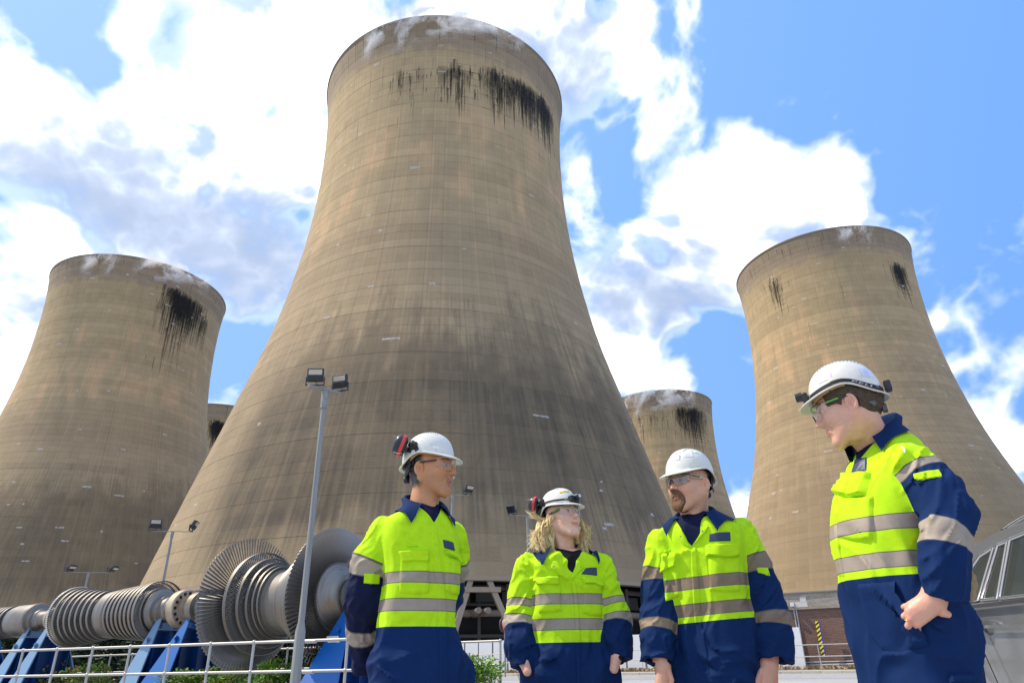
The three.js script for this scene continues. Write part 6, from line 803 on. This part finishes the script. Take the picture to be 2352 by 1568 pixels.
{ // the 15 sign
  const T = thing('speed_limit_sign', 'round red-rimmed 15 sign on a grey pole left of the woman', 'road sign', [-0.72, FAR, -41.5], 1.02);
  mesh('pole', bar(V(0, 0, 0), V(0, 2.5, 0), 0.04, 0.04, 12), M.column, T);
  mesh('back_disc', new THREE.CylinderGeometry(0.375, 0.375, 0.03, 40).rotateX(Math.PI / 2).translate(0, 2.62, -0.1), M.darkPost, T); mesh('rim', new THREE.CylinderGeometry(0.37, 0.37, 0.03, 40).rotateX(Math.PI / 2).translate(0, 2.62, 0.075), std([0.6, 0.03, 0.04], 0.45), T);
  mesh('face', new THREE.CircleGeometry(0.3, 40).translate(0, 2.62, 0.093), canvasMat(textTex(256, 256, '#f1f1ee', (c) => { c.fillStyle = '#15161a'; c.font = 'bold 150px sans-serif'; c.textAlign = 'center'; c.fillText('15', 128, 180); }), 0.4), T);
}
// ---------------------------------------------------------------- brick building
{
  const T = thing('brick_building', 'low brick building with a concrete parapet behind the guard rail at right', 'building', [14.15, FAR, -39.6], Math.atan2(-0.471, 0.882)), Hb = 2.98, Ht = 3.78, L = 16, D = 9;
  const brick = tex(1024, 1024, (u, v, o) => { const row = Math.floor(v * 27), bx = u * 9 + (row & 1) * 0.5, bi = Math.floor(bx), fx = bx - bi, fy = v * 27 - row, m = fx < 0.045 || fy < 0.14; const t = noise(bi * 7.3, row * 3.1, 2), n = noise(u * 300, v * 300, 5); if (m) { const k = 0.26 + 0.06 * n; o[0] = k; o[1] = k * 0.86; o[2] = k * 0.74; } else { const k = 0.75 + 0.4 * t + 0.2 * (n - 0.5); o[0] = 0.185 * k; o[1] = 0.094 * k; o[2] = 0.07 * k; } });
  const bb = tex(512, 512, (u, v, o) => { const row = Math.floor(v * 27), bx = u * 9 + (row & 1) * 0.5, fx = bx - Math.floor(bx), fy = v * 27 - row; o[0] = o[1] = o[2] = fx < 0.045 || fy < 0.14 ? 0 : 0.8 + 0.2 * noise(u * 200, v * 200, 1); }, null, false);
  const wg = box(L, Hb, D, L / 2, Hb / 2, -D / 2), uv = wg.attributes.uv, nn = wg.attributes.normal, pp = wg.attributes.position; for (let i = 0; i < uv.count; i++) uv.setXY(i, (Math.abs(nn.getX(i)) > 0.5 ? pp.getZ(i) : pp.getX(i)) / 2.025, pp.getY(i) / 2.025);
  mesh('wall', wg, std([1, 1, 1], 0.9, { map: brick, bumpMap: bb, bumpScale: 0.012 }), T);
  const conc = std([1, 1, 1], 0.92, { map: tex(512, 512, (u, v, o) => { const k = 0.30 + 0.2 * (fbm(u * 12, v * 12, 3, 4) - 0.5) + 0.1 * (noise(u * 90, v * 12, 8) - 0.5); o[0] = k; o[1] = k * 0.88; o[2] = k * 0.72; }) });
  for (let i = 0; i < 4; i++) mesh('parapet_panel', box(L / 4 - 0.02, Ht - Hb, D + 0.24, L / 8 + i * L / 4 - 0.1, (Ht + Hb) / 2, -D / 2), conc, T);
  mesh('coping', box(L + 0.3, 0.06, D + 0.4, L / 2 - 0.1, Ht + 0.03, -D / 2), std([0.2, 0.2, 0.22], 0.6), T);
  const pm = std([0.55, 0.53, 0.5], 0.9); for (const [x, y, w, h] of [[1.05, 3.22, 0.62, 0.26], [1.18, 3.46, 0.3, 0.26], [3.2, 3.28, 0.26, 0.2]]) mesh('render_patch', box(w, h, 0.01, x, y, 0.126), pm, T);
  const gp = std([0.42, 0.43, 0.45], 0.5); mesh('conduit', merge([bar(V(0.62, 0.0, 0.04), V(0.62, 2.98, 0.04), 0.03), bar(V(0.74, 0.0, 0.04), V(0.74, 2.98, 0.04), 0.03), bar(V(0.7, 0.3, 0.05), V(9, 0.42, 0.05), 0.05), bar(V(0.7, 0.44, 0.05), V(9, 0.56, 0.05), 0.03)]), gp, T);
  { const bl = std([0.6, 0.6, 0.6], 0.4); mesh('bulkhead_light', rbox(0.24, 0.2, 0.22, 0.06, 0.22, 3.2, 0.24), bl, T); mesh('junction_box', rbox(0.2, 0.2, 0.2, 0.03, 0.62, 3.22, 0.2), bl, T); }
  const ym = canvasMat(textTex(64, 512, '#e8d21c', (c) => { c.fillStyle = '#16181c'; for (let i = -1; i < 9; i++) { c.beginPath(); c.moveTo(0, i * 64 + 40); c.lineTo(64, i * 64); c.lineTo(64, i * 64 + 30); c.lineTo(0, i * 64 + 70); c.fill(); } }), 0.5), bm = std([0.02, 0.04, 0.45], 0.5);
  const P = mesh('hazard_strip', box(0.17, 1.62, 0.03, 1.68, 1.55, 0.35), ym, T); mesh('hazard_edge', box(0.05, 1.62, 0.04, 1.79, 1.55, 0.35), bm, P);
  const q = mesh('hazard_strip', box(0.3, 0.13, 0.03, 4.2, 0.88, 0.35).rotateZ(0), ym, T); mesh('hazard_edge', box(0.2, 0.05, 0.04, 4.1, 0.97, 0.35), bm, q);
  mesh('cabinet', rbox(0.8, 1.1, 0.3, 0.02, 5.6, 1.75, 0.2), std([0.22, 0.24, 0.22], 0.5), T); mesh('plinth', box(L, 0.28, 0.1, L / 2, 0.14, 0.06), conc, T);
  mesh('vent_pipe', merge([new THREE.CylinderGeometry(0.3, 0.36, 1.5, 28).translate(4.55, 4.5, -1.6), new THREE.CylinderGeometry(0.44, 0.44, 0.05, 28).translate(4.45, 5.28, -1.6)]), std([0.44, 0.5, 0.53], 0.4, { metalness: 0.3 }), T);
}
// ---------------------------------------------------------------- the parked car
{
  const T = thing('parked_car', 'dusty grey estate car with roof rails, cut off by the right edge', 'car', [3.3, 0, -5.4], Math.atan2(-0.985, -0.174)); // local x runs to its bonnet, local z to the camera-side flank
  const paint = new THREE.MeshPhysicalMaterial({ color: new THREE.Color().setRGB(0.17, 0.18, 0.19), metalness: 0.3, roughness: 0.3, clearcoat: 1, clearcoatRoughness: 0.05 }), chrome = std([0.72, 0.73, 0.75], 0.18, { metalness: 1 }), glass = new THREE.MeshPhysicalMaterial({ color: new THREE.Color().setRGB(0.10, 0.13, 0.125), roughness: 0.04, transmission: 0.7, thickness: 0, ior: 1.6, side: THREE.DoubleSide }), dark = std([0.012, 0.013, 0.014], 0.7), rubber = std([0.02, 0.02, 0.02], 0.8);
  const W = 1.8, arch = (sh, cx, r) => { sh.absarc(cx, 0.38, r, 0.0, Math.PI, false); };
  const low = new THREE.Shape(); low.moveTo(-1.1, 0.42); low.lineTo(-0.9, 0.38); low.absarc(-0.41, 0.38, 0.49, Math.PI, 0, true); low.lineTo(2.0, 0.3); low.lineTo(2.02, 0.38); low.absarc(2.5, 0.38, 0.44, Math.PI, 0, true); low.lineTo(3.3, 0.36); low.quadraticCurveTo(3.42, 0.6, 3.36, 0.82); low.quadraticCurveTo(3.2, 0.98, 2.3, 1.08); low.lineTo(2.0, 1.17); low.lineTo(-0.95, 1.235); low.quadraticCurveTo(-1.16, 1.0, -1.15, 0.7); low.closePath();
  mesh('body', new THREE.ExtrudeGeometry(low, { depth: W - 0.08, bevelEnabled: true, bevelSize: 0.04, bevelThickness: 0.04, bevelSegments: 4, curveSegments: 20 }).translate(0, 0, -W + 0.04), paint, T);
  const lean = (y) => -0.01 - 0.05 * clamp((y - 1.2) / 0.42);
  const pane = (pts, name, m) => { const pos = []; const q = pts.map(([x, y]) => [x, y, lean(y) + 0.004]); for (let i = 1; i < q.length - 1; i++) pos.push(...q[0], ...q[i], ...q[i + 1]); const g = new THREE.BufferGeometry(); g.setAttribute('position', new THREE.Float32BufferAttribute(pos, 3)); g.computeVertexNormals(); return mesh(name, g, m, T); };
  const q1 = [[-0.3, 1.26], [0.15, 1.255], [0.53, 1.562], [0.3, 1.535], [0.02, 1.43]], q2 = [[0.2, 1.252], [0.45, 1.242], [0.735, 1.572], [0.6, 1.568]], q3 = [[0.49, 1.24], [1.12, 1.22], [1.12, 1.585], [0.78, 1.577]], q4 = [[1.2, 1.218], [1.95, 1.19], [1.62, 1.56], [1.2, 1.585]];
  [q1, q2, q3, q4].forEach((q) => { const p = pane(q, 'window', glass); p.name = 'window'; const pts = q.map(([x, y]) => V(x, y, lean(y) + 0.008)); pts.push(pts[0].clone()); const l = []; for (let i = 0; i < pts.length - 1; i++) l.push(bar(pts[i], pts[i + 1], 0.011, 0.011, 8)); mesh('window_trim', merge(l), chrome, p); });
  // pillars and roof
  const strip = (pts, w = 0.05) => { const l = []; for (let i = 0; i < pts.length - 1; i++) l.push(beam(V(pts[i][0], pts[i][1], lean(pts[i][1]) - 0.03), V(pts[i + 1][0], pts[i + 1][1], lean(pts[i + 1][1]) - 0.03), 0.05, w)); return merge(l); };
  mesh('pillar', strip([[0.17, 1.25], [0.56, 1.57]], 0.04), paint, T); mesh('pillar', strip([[0.47, 1.24], [0.76, 1.57]], 0.03), dark, T); mesh('pillar', strip([[1.16, 1.22], [1.16, 1.58]], 0.06), dark, T); mesh('pillar', strip([[2.0, 1.18], [1.64, 1.57]], 0.05), paint, T);
  { const sh = new THREE.Shape(); sh.moveTo(-0.95, 1.22); sh.lineTo(-0.34, 1.25); sh.lineTo(0.0, 1.445); sh.lineTo(0.29, 1.55); sh.lineTo(0.53, 1.58); sh.lineTo(1.62, 1.58); sh.lineTo(1.66, 1.6); sh.quadraticCurveTo(1.1, 1.665, 0.5, 1.635); sh.quadraticCurveTo(0.1, 1.61, -0.4, 1.52); sh.lineTo(-0.72, 1.42); const g = new THREE.ExtrudeGeometry(sh, { depth: 0.05, bevelEnabled: true, bevelSize: 0.012, bevelThickness: 0.012, bevelSegments: 2 }); const p = g.attributes.position; for (let i = 0; i < p.count; i++) p.setZ(i, p.getZ(i) + lean(p.getY(i)) - 0.06); g.computeVertexNormals(); mesh('side_frame', g, paint, T); const f = g.clone().scale(1, 1, -1).translate(0, 0, -W); const ix = f.index; mesh('side_frame', f, paint, T); }
  { const pts = [[-0.72, 1.42], [-0.4, 1.52], [0.1, 1.605], [0.5, 1.635], [1.1, 1.65], [1.64, 1.6]], pos = [], idx = []; pts.forEach(([x, y]) => { for (let k = 0; k <= 8; k++) { const t = k / 8, z = lerp(lean(y) - 0.02, -W - lean(y) + 0.02, t); pos.push(x, y + 0.03 * Math.sin(t * Math.PI), z); } }); for (let i = 0; i < pts.length - 1; i++) for (let k = 0; k < 8; k++) { const a = i * 9 + k; idx.push(a, a + 9, a + 1, a + 1, a + 9, a + 10); } const g = new THREE.BufferGeometry(); g.setAttribute('position', new THREE.Float32BufferAttribute(pos, 3)); g.setIndex(idx); g.computeVertexNormals(); paint.side = THREE.DoubleSide; mesh('roof', g, paint, T); }
  const rail = (zf) => tubeOf([V(0.32, 1.6, zf(1.6)), V(0.46, 1.635, zf(1.6)), V(0.62, 1.665, zf(1.6)), V(0.9, 1.69, zf(1.6)), V(1.3, 1.7, zf(1.6)), V(1.6, 1.665, zf(1.6)), V(1.68, 1.61, zf(1.6))], 0.016, 30, 10); mesh('roof_rail', rail((y) => lean(y) - 0.06), chrome, T); mesh('roof_rail', rail((y) => -W - lean(y) + 0.06), chrome, T); mesh('rail_foot', merge([box(0.1, 0.06, 0.03, 0.62, 1.64, lean(1.6) - 0.06), box(0.1, 0.06, 0.03, 1.4, 1.66, lean(1.6) - 0.06)]), dark, T);
  mesh('sill_trim', beam(V(-0.9, 1.232, 0.035), V(2.0, 1.175, 0.035), 0.02, 0.024), chrome, T);
  mesh('crease', beam(V(-0.8, 1.105, 0.044), V(2.2, 1.02, 0.044), 0.012, 0.02), paint, T);
  const hd = mesh('door_handle', tubeOf([V(0.02, 1.105, 0.05), V(0.08, 1.11, 0.085), V(0.16, 1.105, 0.09), V(0.23, 1.09, 0.08), V(0.25, 1.085, 0.05)], 0.017, 20, 10), chrome, T); mesh('handle_recess', new THREE.SphereGeometry(0.07, 20, 12).scale(1.2, 0.75, 0.12).translate(0.12, 1.075, 0.04), dark, hd);
  mesh('door_seam', beam(V(0.22, 0.72, 0.041), V(0.0, 1.235, 0.041), 0.005, 0.005), dark, T); mesh('door_seam', beam(V(1.16, 0.42, 0.041), V(1.16, 1.2, 0.041), 0.006, 0.006), dark, T);
  { const l = []; for (let i = 0; i < 24; i++) { const a0 = Math.PI * i / 24, a1 = Math.PI * (i + 1) / 24, P = (a) => V(-0.41 + Math.cos(a) * 0.5, 0.38 + Math.sin(a) * 0.5, 0.042); l.push(beam(P(a0), P(a1), 0.03, 0.02)); } mesh('wheel_arch_lip', merge(l), paint, T); }
  for (const x of [-0.41, 2.5]) for (const z of [-0.09, -W + 0.09]) { const w = mesh('wheel', new THREE.TorusGeometry(0.27, 0.09, 14, 36).scale(1, 1, 1.2).translate(x, 0.36, z), rubber, T); mesh('rim', new THREE.CylinderGeometry(0.235, 0.235, 0.1, 28).rotateX(Math.PI / 2).translate(x, 0.36, z), chrome, w); }
  // what shows through the windows
  const seat = (x, z) => mesh('seat', merge([rbox(0.13, 0.6, 0.48, 0.05, x, 1.0, z), rbox(0.1, 0.16, 0.26, 0.045, x + 0.02, 1.37, z), bar(V(x + 0.01, 1.28, z - 0.06), V(x + 0.02, 1.34, z - 0.06), 0.008), bar(V(x + 0.01, 1.28, z + 0.06), V(x + 0.02, 1.34, z + 0.06), 0.008)].map((g) => { g = clean(g); g.deleteAttribute('uv'); return g; })), dark, T); for (const z of [-0.5, -1.3]) { seat(0.62, z); seat(1.5, z); }
  mesh('parcel_shelf', box(1.2, 0.02, W - 0.3, -0.2, 1.16, -W / 2), dark, T); const fg = mesh('window', box(1.5, 0.3, 0.006, 1.1, 1.4, -W + 0.12), new THREE.MeshPhysicalMaterial({ color: new THREE.Color().setRGB(0.22, 0.55, 0.47), roughness: 0.1, transmission: 0.9, thickness: 0, side: THREE.DoubleSide }), T);
}
// ---------------------------------------------------------------- the woman's hair, and the gloves in a back pocket
function lock(pts, r0, r1, seg = 18, tw = 0) { const c = new THREE.CatmullRomCurve3(pts), P = c.getPoints(seg), F = c.computeFrenetFrames(seg, false), pos = [], idx = [], n = 3; for (let i = 0; i <= seg; i++) { const t = i / seg, r = lerp(r0, r1, t * t) * Math.min(1, 0.35 + t * 4); for (let k = 0; k < n; k++) { const a = k / n * 6.283; const u = F.normals[i], b = F.binormals[i]; pos.push(P[i].x + (u.x * Math.cos(a) * 1.6 + b.x * Math.sin(a) * 0.7) * r, P[i].y + (u.y * Math.cos(a) * 1.6 + b.y * Math.sin(a) * 0.7) * r, P[i].z + (u.z * Math.cos(a) * 1.6 + b.z * Math.sin(a) * 0.7) * r); } } for (let i = 0; i < seg; i++) for (let k = 0; k < n; k++) { const a = i * n + k, b = i * n + (k + 1) % n; idx.push(a, b, a + n, b, b + n, a + n); } const g = new THREE.BufferGeometry(); g.setAttribute('position', new THREE.Float32BufferAttribute(pos, 3)); g.setIndex(idx); g.computeVertexNormals(); return g; }
{
  const { W2, off, root } = woman, r = rng(77), L = [], col = (g, k) => { const n = g.attributes.position.count, c = new Float32Array(n * 3); for (let i = 0; i < n; i++) { c[i * 3] = Math.min(1, 1.12 * k); c[i * 3 + 1] = Math.min(1, 0.86 * k); c[i * 3 + 2] = 0.44 * k; } g.setAttribute('color', new THREE.BufferAttribute(c, 3)); g.translate(-off[0], 0, -off[2]); L.push(g); };
  const J = (a) => (r() - 0.5) * a, wave = (A, B, C, D, z0, z1, amp, rr, ph = r() * 6, f = 2.5 + r() * 2) => { const pts = []; for (let i = 0; i <= 12; i++) { const t = i / 12, s = 1 - t, x = s * s * s * A[0] + 3 * s * s * t * B[0] + 3 * s * t * t * C[0] + t * t * t * D[0], y = s * s * s * A[1] + 3 * s * s * t * B[1] + 3 * s * t * t * C[1] + t * t * t * D[1]; pts.push(W2(x + Math.sin(ph + t * f * 4) * amp * t * 1.4, y + Math.cos(ph + t * f * 3) * amp * 0.5 * t, lerp(z0, z1, t) + Math.sin(ph + t * f * 4 + 1) * 0.012 * t)); } col(lock(pts, rr, 0.0005, 14), 0.6 + 0.5 * r()); };
  { const B = [[398, 435, -0.03, 0.046, 0.08, 0.045], [404, 500, -0.03, 0.045, 0.05, 0.045], [432, 355, -0.045, 0.034, 0.06, 0.05], [702, 470, -0.035, 0.022, 0.07, 0.035], [560, 470, -0.11, 0.10, 0.11, 0.03]].map(([x, y, dz, ...e]) => { const p = W2(x, y, dz); return [[p.x, p.y, p.z], e]; }), c0 = W2(540, 440, -0.04), F = (x, y, z) => { let d = 1e9; for (const [c, e] of B) d = smin(d, ell(x, y, z, c, e), 0.03); const s = noise(x * 26, y * 9, z * 26), s2 = noise(x * 90 + s * 4, y * 16, z * 90); return d + 0.026 * (s - 0.4) + 0.016 * (s2 - 0.5); };
    mesh('hair', netGeo(surfaceNet(F, [c0.x - 0.22, c0.y - 0.2, c0.z - 0.17], [c0.x + 0.22, c0.y + 0.17, c0.z + 0.17], 0.005, 0.0015), off, (x, y, z, o) => { const k = 0.55 + 0.7 * noise(x * 160, y * 22, z * 160); o[0] = 1.0 * k; o[1] = 0.74 * k; o[2] = 0.36 * k; }), std([1, 1, 1], 0.6, { vertexColors: true }), root); }
  const clump = (n, k, f) => { for (let i = 0; i < n; i++) { const [A, B, C, D, z0, z1, amp, rr] = f(), ph = r() * 6, fr = 2.2 + r() * 1.2; for (let m = 0; m < k; m++) { const j = () => J(15), q = [j(), j()]; wave([A[0] + J(8), A[1] + J(8)], [B[0] + q[0] * 0.7, B[1] + q[1] * 0.7], [C[0] + q[0], C[1] + q[1]], [D[0] + q[0] * 1.3, D[1] + q[1] * 1.6], z0 + J(0.012), z1 + J(0.018), amp, rr, ph + J(0.5), fr); } } };
  clump(74, 18, () => { const q = r(); return [[448 + J(50), 292 + 50 * r()], [395 + 50 * q + J(40), 360 + J(60)], [322 + 135 * q + J(30), 440 + J(70)], [335 + 120 * q + J(50), 525 + 70 * q + J(50)], 0.03 + J(0.08), 0.02 + J(0.11), 18, 0.0017]; });
  clump(10, 16, () => [[470 + J(14), 296 + 20 * r()], [462 + J(16), 350], [442 + J(20), 420], [452 + J(26), 500 + J(40)], 0.05, 0.03 + J(0.03), 6, 0.0017]);
  clump(44, 18, () => [[674 + J(16), 325 + 40 * r()], [704 + J(16), 390 + J(20)], [730 + J(26), 450 + J(40)], [690 + J(64), 585 + J(40)], 0.0 + J(0.05), 0.01 + J(0.06), 13, 0.0016]);
  clump(30, 14, () => [[480 + 170 * r(), 300], [465 + 195 * r(), 400], [445 + 240 * r(), 470], [450 + 240 * r(), 565 + J(50)], -0.10 + J(0.03), -0.09 + J(0.04), 11, 0.0024]);
  clump(7, 9, () => [[452 + J(16), 305 + J(20)], [395 + J(30), 345 + J(20)], [330 + J(40), 325 + J(50)], [295 + J(50), 275 + J(80)], 0.03, -0.02 + J(0.06), 9, 0.001]);
  for (let i = 0; i < 90; i++) wave([450, 330], [400 + J(60), 380], [330 + J(60), 440 + J(60)], [305 + J(60), 400 + 170 * r()], 0.0, J(0.1), 16, 0.0009);
  for (let i = 0; i < 40; i++) wave([690, 340], [715, 370], [735 + J(20), 400 + J(30)], [742 + J(30), 370 + 180 * r()], 0, J(0.06), 8, 0.0009);
  mesh('hair_lock', merge(L), new THREE.MeshPhysicalMaterial({ color: 0xffffff, vertexColors: true, roughness: 0.42, sheen: 0.5, sheenColor: new THREE.Color(0.95, 0.8, 0.5), side: THREE.DoubleSide }), root);
}
{
  const { W2 } = right, c = W2(878, 1095, 0.03), P = (x, y, dz, rr) => { const p = W2(x, y, dz); return [p.x - c.x, p.y - c.y, p.z - c.z, rr]; };
  const fs = [[P(868, 1150, 0.03, 0.02), P(874, 1050, 0.03, 0.015)], [P(876, 1150, 0.05, 0.02), P(892, 1066, 0.05, 0.014)], [P(880, 1150, 0.02, 0.02), P(898, 1098, 0.02, 0.014)], [P(866, 1160, 0.06, 0.02), P(880, 1110, 0.07, 0.015)]];
  const n = surfaceNet((x, y, z) => { let d = 1e9; for (const [a, b] of fs) d = smin(d, cone(x, y, z, a, b), 0.008); return d - 0.002 * noise(x * 90, y * 90, z * 90); }, [-0.09, -0.12, -0.08], [0.09, 0.09, 0.1], 0.005, 0.002);
  const T = thing('work_gloves', 'tan work gloves tucked in the back pocket of the man at right', 'gloves', [c.x, c.y, c.z]); mesh('glove', netGeo(n, [0, 0, 0], (x, y, z, o) => { const k = 0.8 + 0.5 * (noise(x * 70, y * 70, z * 70) - 0.5); o[0] = 0.36 * k; o[1] = 0.25 * k; o[2] = 0.13 * k; }), std([1, 1, 1], 0.9, { vertexColors: true }), T);
}
// ---------------------------------------------------------------- steam spilling over the rims
{
  const A = (seed) => { const t = tex(256, 256, (u, v, o) => { const w = fbm(u * 4, v * 4, seed, 3), n = fbm(u * 5 + w * 2.2, v * 5 + w * 1.4 - v * 2, seed + 3, 5), e = sstep(0, 0.3, u) * sstep(1, 0.7, u) * sstep(0, 0.55, v) * sstep(1, 0.8, v); o[0] = o[1] = o[2] = clamp((n - 0.46) * 3.2) * e * 0.85; }, null, false); t.wrapS = t.wrapT = THREE.ClampToEdgeWrapping; return t; };
  const mats = [3, 14, 25].map((s) => new THREE.MeshPhysicalMaterial({ color: 0xffffff, roughness: 1, alphaMap: A(s), transparent: true, side: THREE.DoubleSide, transmission: 0.4, thickness: 0, depthWrite: false }));
  const veil = (a0, a1, y0, y1, dr, seed) => { const pos = [], uv = [], idx = [], nu = 24, nv = 10; for (let j = 0; j <= nv; j++) for (let i = 0; i <= nu; i++) { const u = i / nu, v = j / nv, a = lerp(a0, a1, u), y = lerp(y0, y1, v), R = towerR(Math.min(y, 114)) + dr + 1.4 * fbm(u * 3, v * 3, seed, 3); pos.push(Math.sin(a) * R, y, Math.cos(a) * R); uv.push(u, v); } for (let j = 0; j < nv; j++) for (let i = 0; i < nu; i++) { const a = j * (nu + 1) + i, b = a + nu + 1; idx.push(a, a + 1, b, a + 1, b + 1, b); } const g = new THREE.BufferGeometry(); g.setAttribute('position', new THREE.Float32BufferAttribute(pos, 3)); g.setAttribute('uv', new THREE.Float32BufferAttribute(uv, 2)); g.setIndex(idx); g.computeVertexNormals(); return g; };
  const list = [[0, [[-0.72, -0.25, 104.5], [-0.42, 0.12, 106], [-0.1, 0.42, 107.5], [0.1, 0.6, 108.5]], 'wisps of white steam spilling over the rim of the central tower'], [1, [[-0.75, -0.3, 106], [-0.2, 0.35, 106], [0.1, 0.7, 108]], 'wisps of white steam spilling over the rim of the left tower'], [3, [[-0.9, -0.2, 101], [-0.45, 0.3, 102], [0.0, 0.7, 104]], 'wisps of white steam spilling over the rim of the small distant tower'], [2, [[0.2, 0.6, 107]], 'faint wisp of steam at the rim of the right tower']];
  for (const [k, vs, label] of list) { const p = towers[k][0], T = thing('steam_cloud', label, 'steam', [p[0], 0, p[2]], facing(p[0], p[2])); T.userData.kind = 'stuff'; vs.forEach(([a0, a1, y0], i) => { for (let m = 0; m < 2; m++) { const s = mesh('wisp', veil(a0 + m * 0.05, a1 + m * 0.05, y0 - m, 116, 0.3 + m * 0.9, i * 3 + m + k), mats[(i + m) % 3], T); s.castShadow = false; } }); }
}
renderer.render(scene, camera);
